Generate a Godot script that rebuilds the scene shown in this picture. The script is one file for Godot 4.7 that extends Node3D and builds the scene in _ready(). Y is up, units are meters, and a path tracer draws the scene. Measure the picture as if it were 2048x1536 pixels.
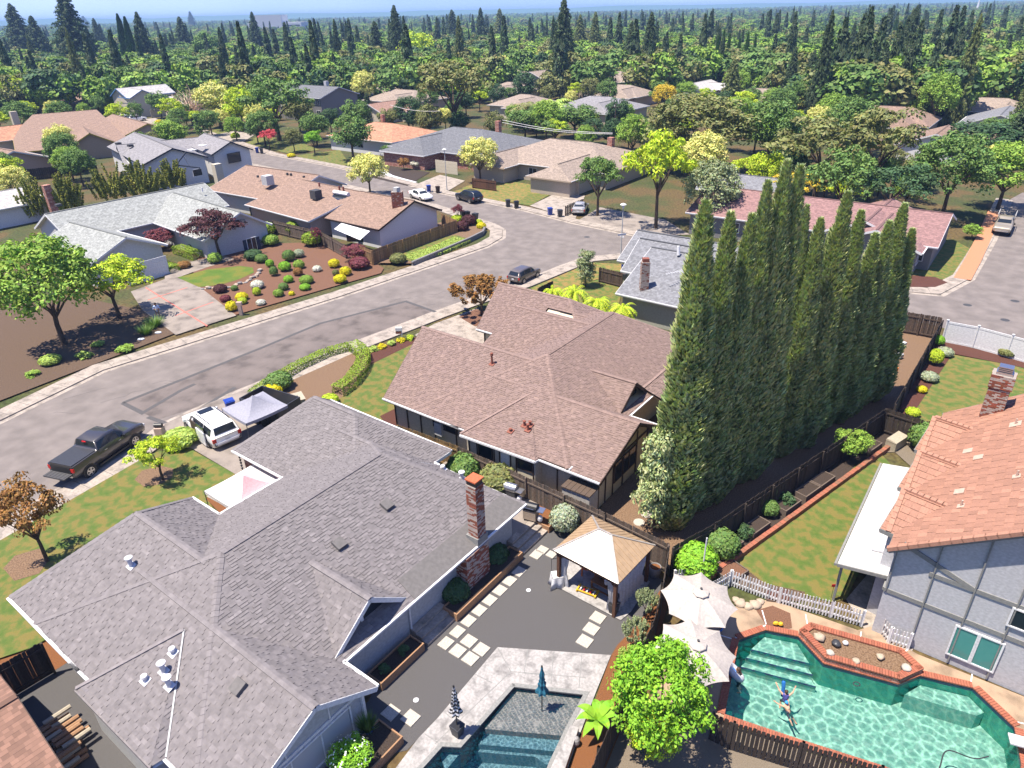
extends Node3D

const UP := Vector3.UP
const EYE := Vector3(0, 24.5, 0)
var rng := RandomNumberGenerator.new()
var M := {}
var taken := {}
var shared := {}

class MB:
	var v := PackedVector3Array()
	var c := PackedColorArray()
	var t := PackedVector2Array()
	var n := PackedVector3Array()
	var col = Color.WHITE
	var use_c = false
	func tri(a: Vector3, b: Vector3, d: Vector3) -> void:
		v.append(a); v.append(b); v.append(d)
		if use_c:
			c.append(col); c.append(col); c.append(col)
	func quad(a: Vector3, b: Vector3, d: Vector3, e: Vector3) -> void:
		tri(a, b, d); tri(a, d, e)
	func tuv(a: Vector2, b: Vector2, d: Vector2) -> void:
		t.append(a); t.append(b); t.append(d)
	func hull(p: Array) -> void:
		quad(p[0], p[1], p[2], p[3]); quad(p[7], p[6], p[5], p[4])
		for i in 4:
			var j = (i + 1) % 4
			quad(p[j], p[i], p[i + 4], p[j + 4])
	func box(o: Vector3, s: Vector3, b := Basis()) -> void:
		var h = s * 0.5
		var p := []
		for y in [-1.0, 1.0]:
			for q in [Vector2(-1, -1), Vector2(1, -1), Vector2(1, 1), Vector2(-1, 1)]:
				p.append(o + b * Vector3(q.x * h.x, y * h.y, q.y * h.z))
		hull(p)
	func bar(a: Vector3, b: Vector3, w: float, h: float) -> void:
		var d = b - a
		var z = d.normalized()
		var x = UPV(z).cross(z).normalized()
		var y = z.cross(x)
		box((a + b) * 0.5, Vector3(w, h, d.length()), Basis(x, y, z))
	func UPV(z: Vector3) -> Vector3:
		return Vector3.UP if absf(z.y) < 0.95 else Vector3.RIGHT
	func tube(p: Array, r: Array, k := 8, caps := true) -> void:
		var rings := []
		for i in p.size():
			var d: Vector3 = (p[mini(i + 1, p.size() - 1)] - p[maxi(i - 1, 0)]).normalized()
			var x = UPV(d).cross(d).normalized()
			var y = d.cross(x)
			var g := []
			for j in k:
				var a = TAU * j / k
				g.append(p[i] + (x * cos(a) + y * sin(a)) * r[i])
			rings.append(g)
		skin(rings, caps)
	func skin(rings: Array, caps := true) -> void:
		for i in rings.size() - 1:
			var a: Array = rings[i]
			var b: Array = rings[i + 1]
			for j in a.size():
				var q = (j + 1) % a.size()
				quad(a[j], a[q], b[q], b[j])
		if caps:
			for g in [rings[0], rings[-1]]:
				var m := Vector3.ZERO
				for p in g:
					m += p
				m /= g.size()
				for j in g.size():
					tri(m, g[j], g[(j + 1) % g.size()])
	func lathe(o: Vector3, prof: Array, k := 16, ax := Vector3.UP) -> void:
		var x = UPV(ax).cross(ax).normalized()
		var y = ax.cross(x)
		var rings := []
		for p in prof:
			var g := []
			for j in k:
				var a = TAU * j / k
				g.append(o + ax * p.y + (x * cos(a) + y * sin(a)) * p.x)
			rings.append(g)
		skin(rings, false)
	func ball(o: Vector3, s: Vector3, k := 12) -> void:
		var rings := []
		for i in k / 2 + 1:
			var f = PI * i / (k / 2)
			var g := []
			for j in k:
				var a = TAU * j / k
				g.append(o + Vector3(sin(f) * cos(a) * s.x, cos(f) * s.y, sin(f) * sin(a) * s.z))
			rings.append(g)
		skin(rings, false)
	func flat(p: PackedVector2Array, y: float, uv := false) -> void:
		var ix = Geometry2D.triangulate_polygon(p)
		for i in ix.size() / 3:
			var q := []
			for k in 3:
				q.append(p[ix[i * 3 + k]])
			tri(Vector3(q[0].x, y, q[0].y), Vector3(q[1].x, y, q[1].y), Vector3(q[2].x, y, q[2].y))
	func prism(p: PackedVector2Array, y0: float, y1: float) -> void:
		flat(p, y1)
		for i in p.size():
			var a = p[i]
			var b = p[(i + 1) % p.size()]
			quad(Vector3(a.x, y0, a.y), Vector3(b.x, y0, b.y), Vector3(b.x, y1, b.y), Vector3(a.x, y1, a.y))
	func poly(p: Array) -> void:
		for i in range(1, p.size() - 1):
			tri(p[0], p[i], p[i + 1])
	func mesh() -> ArrayMesh:
		var a := []
		a.resize(Mesh.ARRAY_MAX)
		a[Mesh.ARRAY_VERTEX] = v
		if c.size():
			a[Mesh.ARRAY_COLOR] = c
		if t.size():
			a[Mesh.ARRAY_TEX_UV] = t
		if n.size():
			a[Mesh.ARRAY_NORMAL] = n
		var m := ArrayMesh.new()
		if v.size():
			m.add_surface_from_arrays(Mesh.PRIMITIVE_TRIANGLES, a)
		return m
	func smooth() -> ArrayMesh:
		var ids := {}
		var acc := PackedVector3Array()
		var who := PackedInt32Array()
		for i in v.size():
			var k = Vector3i((v[i] * 2000.0).round())
			if not ids.has(k):
				ids[k] = acc.size()
				acc.append(Vector3.ZERO)
			who.append(ids[k])
		for i in v.size() / 3:
			var fn = (v[i * 3 + 2] - v[i * 3]).cross(v[i * 3 + 1] - v[i * 3])
			for k in 3:
				acc[who[i * 3 + k]] += fn
		for i in v.size():
			n.append(acc[who[i]].normalized())
		return mesh()

func V3(x,y,z): return Vector3(x,y,z)

func G(x: float,z: float) -> Vector3:
	return V3(x,0,z)

func lin(r: float,g: float,b: float) -> Color:
	return Color(r,g,b).linear_to_srgb()

func numbered(called: String) -> String:
	var k: int = taken.get(called,0)
	taken[called] = k + 1
	return called if k == 0 else "%s_%03d" % [called,k]

func tag(o: Node3D,label: String,category: String,group := "") -> Node3D:
	o.set_meta("label",label)
	o.set_meta("category",category)
	if group:
		o.set_meta("group",group)
	return o

func thing(called: String,label: String,category: String,at := Vector3.ZERO,turn := 0.0,group := "") -> Node3D:
	var o := Node3D.new()
	o.name = numbered(called)
	add_child(o)
	o.position = at
	o.rotation.y = turn
	tag(o,label,category,group)
	return o

func inst(called: String,mesh: Mesh,mat: Material,parent: Node3D) -> MeshInstance3D:
	var o := MeshInstance3D.new()
	o.mesh = mesh
	o.material_override = mat
	if parent == self:
		o.name = numbered(called)
		add_child(o)
	else:
		var k := 0
		var key = str(parent.get_instance_id()) + called
		k = taken.get(key,0)
		taken[key] = k + 1
		o.name = called if k == 0 else "%s_%03d" % [called,k]
		parent.add_child(o,true)
	return o

func obj(called: String,mb: MB,mat: Material,parent: Node3D,smooth := false) -> MeshInstance3D:
	return inst(called,mb.smooth() if smooth else mb.mesh(),mat,parent)

func world(called: String,mb: MB,mat: Material,parent: Node3D,smooth := false) -> MeshInstance3D:
	var o = obj(called,mb,mat,parent,smooth)
	var at = parent.transform
	var up: Node = parent.get_parent()
	if up != self and up is Node3D:
		at = up.transform * at
	o.transform = at.affine_inverse()
	return o

func struct(called: String,mb: MB,mat: Material) -> MeshInstance3D:
	var o = obj(called,mb,mat,self)
	o.set_meta("kind","structure")
	return o

func stuff(o: Node3D) -> Node3D:
	o.set_meta("kind","stuff")
	return o

func r1(a: float,b: float) -> float:
	return rng.randf_range(a,b)

func rv() -> Vector3:
	var z = r1(-1,1)
	var a = r1(0,TAU)
	var s = sqrt(1.0 - z * z)
	return V3(s * cos(a),z,s * sin(a))

func noise(freq: float,sd: int,oct := 4,kind := FastNoiseLite.TYPE_SIMPLEX_SMOOTH) -> FastNoiseLite:
	var f := FastNoiseLite.new()
	f.seed = sd
	f.frequency = freq
	f.noise_type = kind
	f.fractal_octaves = oct
	return f

func ntex(freq: float,sd: int,stops: Array,size := 512,oct := 4,kind := FastNoiseLite.TYPE_SIMPLEX_SMOOTH) -> NoiseTexture2D:
	var t := NoiseTexture2D.new()
	t.width = size
	t.height = size
	t.seamless = true
	t.noise = noise(freq,sd,oct,kind)
	var g := Gradient.new()
	g.offsets = PackedFloat32Array(stops.map(func(s): return s[0]))
	g.colors = PackedColorArray(stops.map(func(s): return s[1]))
	t.color_ramp = g
	return t

func mat(called: String,col: Color,rough := 0.85,tex: Texture2D = null,scale := 1.0,spec := 0.5) -> StandardMaterial3D:
	var m := StandardMaterial3D.new()
	m.resource_name = called
	m.albedo_color = col
	m.roughness = rough
	m.metallic_specular = spec
	if tex:
		m.albedo_texture = tex
		m.uv1_triplanar = true
		m.uv1_world_triplanar = true
		m.uv1_scale = Vector3.ONE * scale
	M[called] = m
	return m

func bump(m: StandardMaterial3D,tex: Texture2D,cm: float) -> void:
	m.heightmap_enabled = true
	m.heightmap_texture = tex
	m.heightmap_scale = cm

func detail(m: StandardMaterial3D,tex: Texture2D,scale: float) -> void:
	m.detail_enabled = true
	m.detail_albedo = tex
	m.detail_blend_mode = BaseMaterial3D.BLEND_MODE_MUL
	m.detail_uv_layer = BaseMaterial3D.DETAIL_UV_2
	m.uv2_triplanar = true
	m.uv2_world_triplanar = true
	m.uv2_scale = Vector3.ONE * scale

func v2(p: Array) -> PackedVector2Array:
	var o := PackedVector2Array()
	for q in p:
		o.append(Vector2(q.x,q.z))
	return o

func sheet(called: String,p: Array,y: float,m: Material,holes := []) -> MeshInstance3D:
	return struct(called,sheet_mb(p,y,holes),m)

func sheet_mb(p: Array,y: float,holes := []) -> MB:
	var mb := MB.new()
	var parts := [v2(p)]
	for h in holes:
		var hp = v2(h)
		var cx := 0.0
		for q in hp:
			cx += q.x / hp.size()
		var nx := []
		for part in parts:
			for side in [-1.0,1.0]:
				var big = PackedVector2Array([Vector2(cx,-9000),Vector2(cx + side * 9000,-9000),Vector2(cx + side * 9000,9000),Vector2(cx,9000)])
				for a in Geometry2D.intersect_polygons(part,big):
					for b in Geometry2D.clip_polygons(a,hp):
						if not Geometry2D.is_polygon_clockwise(b):
							nx.append(b)
						else:
							nx.append(b)
		parts = nx
	for part in parts:
		mb.flat(part,y)
	return mb

func band(p: Array,w0: float,w1: float,y: float,y0 := 0.0) -> MB:
	var mb := MB.new()
	var l := []
	for i in p.size():
		var a: Vector3 = p[maxi(i - 1,0)]
		var b: Vector3 = p[i]
		var e: Vector3 = p[mini(i + 1,p.size() - 1)]
		var d1 = (b - a).normalized() if i > 0 else (e - b).normalized()
		var d2 = (e - b).normalized() if i < p.size() - 1 else d1
		var d = (d1 + d2).normalized()
		var s = V3(-d.z,0,d.x) / maxf(0.4,d.dot(d1))
		l.append([b + s * w0,b + s * w1])
	for i in l.size() - 1:
		var a: Vector3 = l[i][0]
		var b: Vector3 = l[i][1]
		var e: Vector3 = l[i + 1][1]
		var f: Vector3 = l[i + 1][0]
		var hy = V3(0,y,0)
		var ly = V3(0,y0,0)
		mb.quad(a + hy,b + hy,e + hy,f + hy)
		mb.quad(a + ly,f + ly,f + hy,a + hy)
		mb.quad(b + ly,b + hy,e + hy,e + ly)
	return mb

func grey(a: float) -> Color:
	return Color(a,a,a)

func shingle_image() -> ImageTexture:
	var w := 256
	var h := 256
	var im = Image.create(w,h,false,Image.FORMAT_RGB8)
	var r := RandomNumberGenerator.new()
	r.seed = 5
	var rows := 16
	var rh = h / rows
	for k in rows:
		var x := 0
		var first = true
		while x < w:
			var tw = r.randi_range(10,26)
			var g = r.randf_range(0.8,1.0)
			var high = r.randf() < 0.5
			for y in rh:
				var e = 0.62 if y == rh - 1 and high else (0.82 if y == rh - 1 else 1.0)
				for i in mini(tw,w - x):
					var q = g * e * r.randf_range(0.95,1.0)
					im.set_pixel(x + i,k * rh + y,Color(q,q,q))
			x += tw
	return ImageTexture.create_from_image(im)

func brick_image() -> ImageTexture:
	var im = Image.create(256,256,false,Image.FORMAT_RGB8)
	var r := RandomNumberGenerator.new()
	r.seed = 9
	im.fill(Color(0.72,0.66,0.6))
	for k in 16:
		for j in 9:
			var t = r.randf()
			var c = Color(0.62,0.33,0.26).lerp(Color(0.4,0.22,0.19),t) if t < 0.85 else Color(0.75,0.62,0.55)
			im.fill_rect(Rect2i(j * 32 - (16 if k % 2 else 0) + 1,k * 16 + 1,30,14).intersection(Rect2i(0,0,256,256)),c)
	return ImageTexture.create_from_image(im)

func make_materials() -> void:
	var grain = ntex(0.09,3,[[0.0,grey(0.72)],[0.5,grey(0.9)],[1.0,grey(1.0)]],512,5)
	var blotch = ntex(0.008,8,[[0.0,grey(0.7)],[0.45,grey(0.92)],[1.0,grey(1.0)]],512,4)
	var soft = ntex(0.02,12,[[0.0,grey(0.82)],[1.0,grey(1.0)]],512,5)
	var fine = ntex(0.25,21,[[0.0,grey(0.5)],[1.0,grey(1.0)]],512,3)
	var cell = ntex(0.06,31,[[0.0,grey(0.55)],[0.4,grey(0.85)],[1.0,grey(1.0)]],512,2,FastNoiseLite.TYPE_CELLULAR)
	var roof = shingle_image()
	var m: StandardMaterial3D
	m = mat("asphalt",lin(0.25,0.215,0.197),0.9,grain,0.6)
	detail(m,soft,0.05)
	m = mat("asphalt_patch",lin(0.2,0.165,0.15),0.9,grain,0.6)
	detail(m,blotch,0.1)
	mat("tar",lin(0.085,0.08,0.08),0.8,soft,0.8)
	m = mat("concrete",lin(0.43,0.37,0.315),0.9,soft,0.5)
	detail(m,blotch,0.2)
	m = mat("drive",lin(0.34,0.29,0.25),0.9,grain,0.5)
	detail(m,blotch,0.12)
	m = mat("deck_pale",lin(0.42,0.4,0.385),0.85,soft,0.6)
	detail(m,blotch,0.3)
	m = mat("deck_tan",lin(0.47,0.335,0.225),0.9,grain,0.8)
	detail(m,blotch,0.16)
	m = mat("paver_pale",lin(0.47,0.43,0.37),0.9,soft,1.0)
	m = mat("gravel_grey",lin(0.21,0.2,0.2),0.95,cell,2.2)
	detail(m,fine,0.8)
	bump(m,cell,1.5)
	m = mat("pebbles",lin(0.42,0.34,0.25),0.95,cell,1.6)
	detail(m,fine,0.9)
	bump(m,cell,2.0)
	var dirt = ntex(0.05,41,[[0.0,Color(0.55,0.5,0.46)],[0.5,Color(0.85,0.8,0.76)],[1.0,Color(1,1,1)]],512,5)
	m = mat("earth",lin(0.2,0.15,0.095),0.95,dirt,0.25)
	detail(m,fine,0.5)
	m = mat("dirt_tan",lin(0.42,0.29,0.185),0.95,dirt,0.4)
	detail(m,fine,0.9)
	m = mat("mulch_red",lin(0.2,0.075,0.05),0.95,dirt,0.9)
	detail(m,fine,1.6)
	m = mat("mulch_tan",lin(0.37,0.2,0.125),0.95,dirt,0.7)
	detail(m,fine,1.6)
	m = mat("mulch_orange",lin(0.42,0.18,0.06),0.95,dirt,0.9)
	detail(m,fine,1.6)
	m = mat("mulch_dark",lin(0.1,0.075,0.06),0.95,dirt,0.5)
	detail(m,fine,1.2)
	m = mat("mulch_brown",lin(0.24,0.17,0.115),0.95,dirt,0.35)
	detail(m,fine,1.2)
	var turf = ntex(0.012,51,[[0.0,Color(0.62,0.86,0.5)],[0.42,Color(0.82,0.92,0.7)],[0.62,Color(1.0,0.94,0.78)],[1.0,Color(1.12,0.92,0.82)]],512,5)
	var blade = ntex(0.2,55,[[0.0,grey(0.5)],[0.5,grey(0.82)],[1.0,grey(1.0)]],512,4)
	m = mat("lawn",lin(0.23,0.225,0.075),0.95,blade,0.7)
	detail(m,turf,0.22)
	m = mat("lawn_dry",lin(0.34,0.27,0.11),0.95,blade,0.7)
	detail(m,turf,0.2)
	m = mat("lawn_green",lin(0.19,0.24,0.035),0.95,blade,0.8)
	detail(m,turf,0.05)
	m = mat("ground",lin(0.13,0.115,0.06),0.95,dirt,0.1)
	detail(m,turf,0.02)
	m = mat("roof_grey",lin(0.43,0.39,0.395),0.9,fine,2.2)
	detail(m,soft,0.3)
	m.vertex_color_use_as_albedo = true
	m = mat("roof_brown",lin(0.52,0.36,0.31),0.9,fine,2.2)
	detail(m,soft,0.3)
	m.vertex_color_use_as_albedo = true
	m = mat("roof_tile",lin(0.44,0.225,0.155),0.85,soft,1.2)
	m.vertex_color_use_as_albedo = true
	m = mat("membrane",lin(0.15,0.14,0.135),0.85,soft,0.4)
	mat("roof_white",lin(0.55,0.54,0.55),0.85,soft,0.4)
	for p in [["r_brown",lin(0.3,0.2,0.15)],["r_rust",lin(0.34,0.2,0.15)],["r_tan",lin(0.34,0.27,0.22)],["r_grey",lin(0.27,0.26,0.27)],["r_slate",lin(0.16,0.165,0.18)],["r_green",lin(0.33,0.345,0.33)],["r_blue",lin(0.22,0.225,0.245)],["r_maroon",lin(0.3,0.17,0.16)],["r_clay",lin(0.5,0.25,0.15)],["r_pale",lin(0.5,0.48,0.47)],["r_near",lin(0.27,0.15,0.105)]]:
		m = mat(p[0],p[1],0.9)
		m.albedo_texture = roof
		m.uv1_scale = V3(0.36,0.36,1)
	M["r_clay"].uv1_scale = V3(0.2,0.2,1)
	m = mat("brick",Color.WHITE,0.9)
	m.albedo_texture = brick_image()
	m.uv1_triplanar = true
	m.uv1_world_triplanar = true
	m.uv1_scale = Vector3.ONE * 0.8
	m = mat("brick_piece",lin(0.36,0.12,0.07),0.9,soft,2.0)
	m.vertex_color_use_as_albedo = true
	mat("brick_pale",lin(0.5,0.42,0.37),0.9,soft,2.0).vertex_color_use_as_albedo = true
	mat("mortar",lin(0.5,0.44,0.4),0.95,fine,1.0)
	for p in [["white",lin(0.75,0.75,0.76)],["cream",lin(0.62,0.55,0.42)],["beige",lin(0.5,0.42,0.33)],["stucco_grey",lin(0.5,0.5,0.52)],["wall_grey",lin(0.46,0.47,0.49)],["wall_slate",lin(0.22,0.21,0.21)],["wall_sage",lin(0.42,0.42,0.36)],["wall_tan",lin(0.42,0.33,0.25)],["wall_pale",lin(0.62,0.62,0.62)],["wall_rose",lin(0.55,0.4,0.32)],["trim_brown",lin(0.06,0.035,0.025)],["trim_navy",lin(0.02,0.03,0.06)],["trim_grey",lin(0.24,0.24,0.23)],["trim_yellow",lin(0.55,0.42,0.04)],["trim_blue",lin(0.1,0.25,0.55)],["metal_pale",lin(0.5,0.5,0.5)],["metal_dark",lin(0.06,0.06,0.065)],["black",lin(0.015,0.015,0.017)],["charcoal",lin(0.045,0.047,0.055)],["rubber",lin(0.02,0.02,0.02)],["orange",lin(0.75,0.17,0.01)],["yellow",lin(0.75,0.45,0.02)],["red",lin(0.5,0.02,0.02)],["red_faded",lin(0.55,0.16,0.12)],["blue",lin(0.02,0.06,0.35)],["blue_bright",lin(0.03,0.2,0.6)],["teal",lin(0.02,0.14,0.22)],["vent_rust",lin(0.25,0.08,0.05)],["canvas",lin(0.5,0.45,0.41)],["cloth_white",lin(0.7,0.7,0.73)],["canopy_grey",lin(0.32,0.32,0.38)],["canopy_white",lin(0.75,0.72,0.7)],["canopy_pink",lin(0.6,0.12,0.25)],["canopy_rose",lin(0.72,0.4,0.42)],["resin",lin(0.42,0.37,0.28)],["shed_tan",lin(0.5,0.47,0.43)],["clay_pot",lin(0.3,0.29,0.29)],["box_green",lin(0.26,0.28,0.2)],["skin",lin(0.5,0.29,0.2)],["hair",lin(0.04,0.02,0.012)],["stone",lin(0.45,0.36,0.27)],["cardboard",lin(0.4,0.27,0.15)],["bag",lin(0.6,0.65,0.7)],["clay_brick",lin(0.5,0.23,0.12)],["clay_cap",lin(0.55,0.13,0.05)]]:
		mat(p[0],p[1],0.75,soft,0.7)
	for p in ["red","blue","yellow","blue_bright","orange","charcoal","black"]:
		M[p].roughness = 0.45
	for p in ["canvas","cloth_white","canopy_grey","canopy_white","canopy_pink","canopy_rose"]:
		M[p].backlight_enabled = true
		M[p].backlight = M[p].albedo_color * 0.5
	var wood = ntex(0.03,61,[[0.0,Color(0.45,0.42,0.4)],[0.5,Color(0.8,0.78,0.76)],[1.0,Color(1,1,1)]],512,5)
	for p in [["wood_grey",lin(0.21,0.165,0.135)],["wood_dark",lin(0.075,0.058,0.05)],["wood_cedar",lin(0.48,0.3,0.15)],["wood_yellow",lin(0.35,0.235,0.1)],["wood_new",lin(0.5,0.3,0.17)],["wood_post",lin(0.17,0.08,0.045)],["wood_teak",lin(0.4,0.17,0.06)],["wood_old",lin(0.14,0.1,0.075)]]:
		m = mat(p[0],p[1],0.9,wood,0.7)
		m.uv1_scale = V3(3.0,0.35,3.0)
	m = mat("metal_tan",lin(0.42,0.29,0.17),0.5,soft,0.3)
	m = mat("metal_sheen",lin(0.5,0.45,0.4),0.42,soft,0.3)
	m.metallic = 0.35
	m = mat("steel",lin(0.55,0.55,0.56),0.3)
	m.metallic = 0.9
	m = mat("glass",lin(0.018,0.023,0.03),0.06)
	m = mat("glass_teal",lin(0.06,0.22,0.2),0.08)
	m = mat("glass_curtain",lin(0.42,0.42,0.43),0.12)
	m = mat("curtain",lin(0.6,0.6,0.62),0.8)
	for p in [["car_grey",lin(0.06,0.055,0.055)],["car_white",lin(0.8,0.8,0.8)],["car_black",lin(0.008,0.009,0.014)],["car_slate",lin(0.13,0.11,0.1)],["car_silver",lin(0.4,0.39,0.38)],["car_blue",lin(0.35,0.42,0.5)],["car_champ",lin(0.3,0.26,0.2)]]:
		m = mat(p[0],p[1],0.35)
		m.metallic = 0.25 if p[0] != "car_white" else 0.0
		m.clearcoat_enabled = true
		m.clearcoat = 1.0
		m.clearcoat_roughness = 0.05
	mat("lamp_red",lin(0.5,0.015,0.01),0.2)
	mat("lamp_clear",lin(0.6,0.6,0.6),0.15)
	mat("plaster_grey",lin(0.2,0.205,0.2),0.8,soft,0.4)
	mat("plaster_blue",lin(0.085,0.2,0.25),0.8,soft,0.4)
	mat("plaster_green",lin(0.05,0.33,0.22),0.8,soft,0.4)
	mat("plaster_pale",lin(0.2,0.45,0.36),0.8,soft,0.6)
	mat("tile_blue",lin(0.02,0.04,0.1),0.3,cell,3.0)
	var caustic_web = ntex(0.018,71,[[0.0,Color(0.02,0.3,0.27,0.0)],[0.1,Color(0.02,0.3,0.27,0.02)],[0.24,Color(0.02,0.34,0.3,0.38)],[1.0,Color(0.02,0.34,0.3,0.5)]],512,1,FastNoiseLite.TYPE_CELLULAR)  # alpha web put into the water surface to draw caustic light lines
	caustic_web.noise.cellular_return_type = FastNoiseLite.RETURN_DISTANCE2_SUB
	caustic_web.noise.cellular_distance_function = FastNoiseLite.DISTANCE_EUCLIDEAN
	caustic_web.noise.domain_warp_enabled = true
	caustic_web.noise.domain_warp_amplitude = 22.0
	caustic_web.noise.domain_warp_frequency = 0.012
	var ripple = ntex(0.03,77,[[0.0,grey(0.0)],[1.0,grey(1.0)]],512,2)
	m = mat("water_green",Color.WHITE,0.04,caustic_web,0.28)
	m.transparency = BaseMaterial3D.TRANSPARENCY_ALPHA
	bump(m,ripple,1.2)
	m = mat("water_blue",Color(0.55,0.62,0.8),0.04,caustic_web,0.7)
	m.transparency = BaseMaterial3D.TRANSPARENCY_ALPHA
	bump(m,ripple,0.8)
	var bark = mat("bark",lin(0.14,0.1,0.07),0.95,wood,0.8)
	mat("bark_pale",lin(0.25,0.2,0.15),0.95,wood,0.8)
	for p in [["leaf_bright",lin(0.13,0.21,0.035)],["leaf_lime",lin(0.24,0.31,0.02)],["leaf_mid",lin(0.075,0.13,0.035)],["leaf_dark",lin(0.035,0.07,0.03)],["leaf_olive",lin(0.11,0.12,0.045)],["leaf_grey",lin(0.15,0.18,0.1)],["leaf_yellow",lin(0.38,0.28,0.03)],["leaf_cream",lin(0.48,0.38,0.13)],["leaf_purple",lin(0.05,0.018,0.022)],["leaf_plum",lin(0.11,0.03,0.04)],["leaf_rust",lin(0.17,0.09,0.03)],["leaf_cypress",lin(0.23,0.27,0.14)],["leaf_conifer",lin(0.045,0.068,0.034)],["leaf_conifer_pale",lin(0.1,0.12,0.045)],["leaf_juniper",lin(0.14,0.15,0.03)],["leaf_fresh",lin(0.12,0.25,0.02)],["leaf_hedge",lin(0.13,0.19,0.02)],["leaf_gold",lin(0.45,0.33,0.01)],["leaf_white",lin(0.6,0.58,0.5)],["leaf_grass",lin(0.2,0.27,0.06)],["leaf_sage",lin(0.2,0.23,0.17)],["flower_red",lin(0.6,0.06,0.08)],["flower_white",lin(0.75,0.75,0.78)],["flower_yellow",lin(0.7,0.4,0.02)],["bare",lin(0.3,0.22,0.17)]]:
		m = mat(p[0],(p[1].srgb_to_linear() * 2.7).clamp().linear_to_srgb(),0.65,null,1.0,0.35)
		m.vertex_color_use_as_albedo = true
		m.backlight_enabled = true
		m.backlight = Color(0.55,0.62,0.3)

func leaf(mb: MB,p: Vector3,n: Vector3,s: float,w := 0.5) -> void:
	var x = n.cross(rv()).normalized() * s
	var y = n.cross(x).normalized() * s * w
	mb.v.append(p - x); mb.v.append(p - y); mb.v.append(p + x)
	mb.v.append(p - x); mb.v.append(p + x); mb.v.append(p + y)
	for i in 6:
		mb.c.append(mb.col)

func leaf_tone(mb: MB,spread := 0.35) -> void:
	var k = r1(1.0 - spread,1.0 + spread) * 0.62
	mb.col = Color(k * r1(0.85,1.2),k,k * r1(0.7,1.1))

func clump(mb: MB,o: Vector3,r: Vector3,count: int,s: float,w := 0.5) -> void:
	var k = r1(0.8,1.2)
	for i in count:
		var d = rv()
		if d.y < -0.3 and rng.randf() < 0.6:
			d.y = -d.y
		var q = pow(r1(0.25,1.0),0.4)
		leaf_tone(mb,0.28)
		mb.col *= k
		leaf(mb,o + d * r * q,(d + rv() * 0.7 + V3(0,0.35,0)).normalized(),s * r1(0.7,1.3),w)

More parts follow.
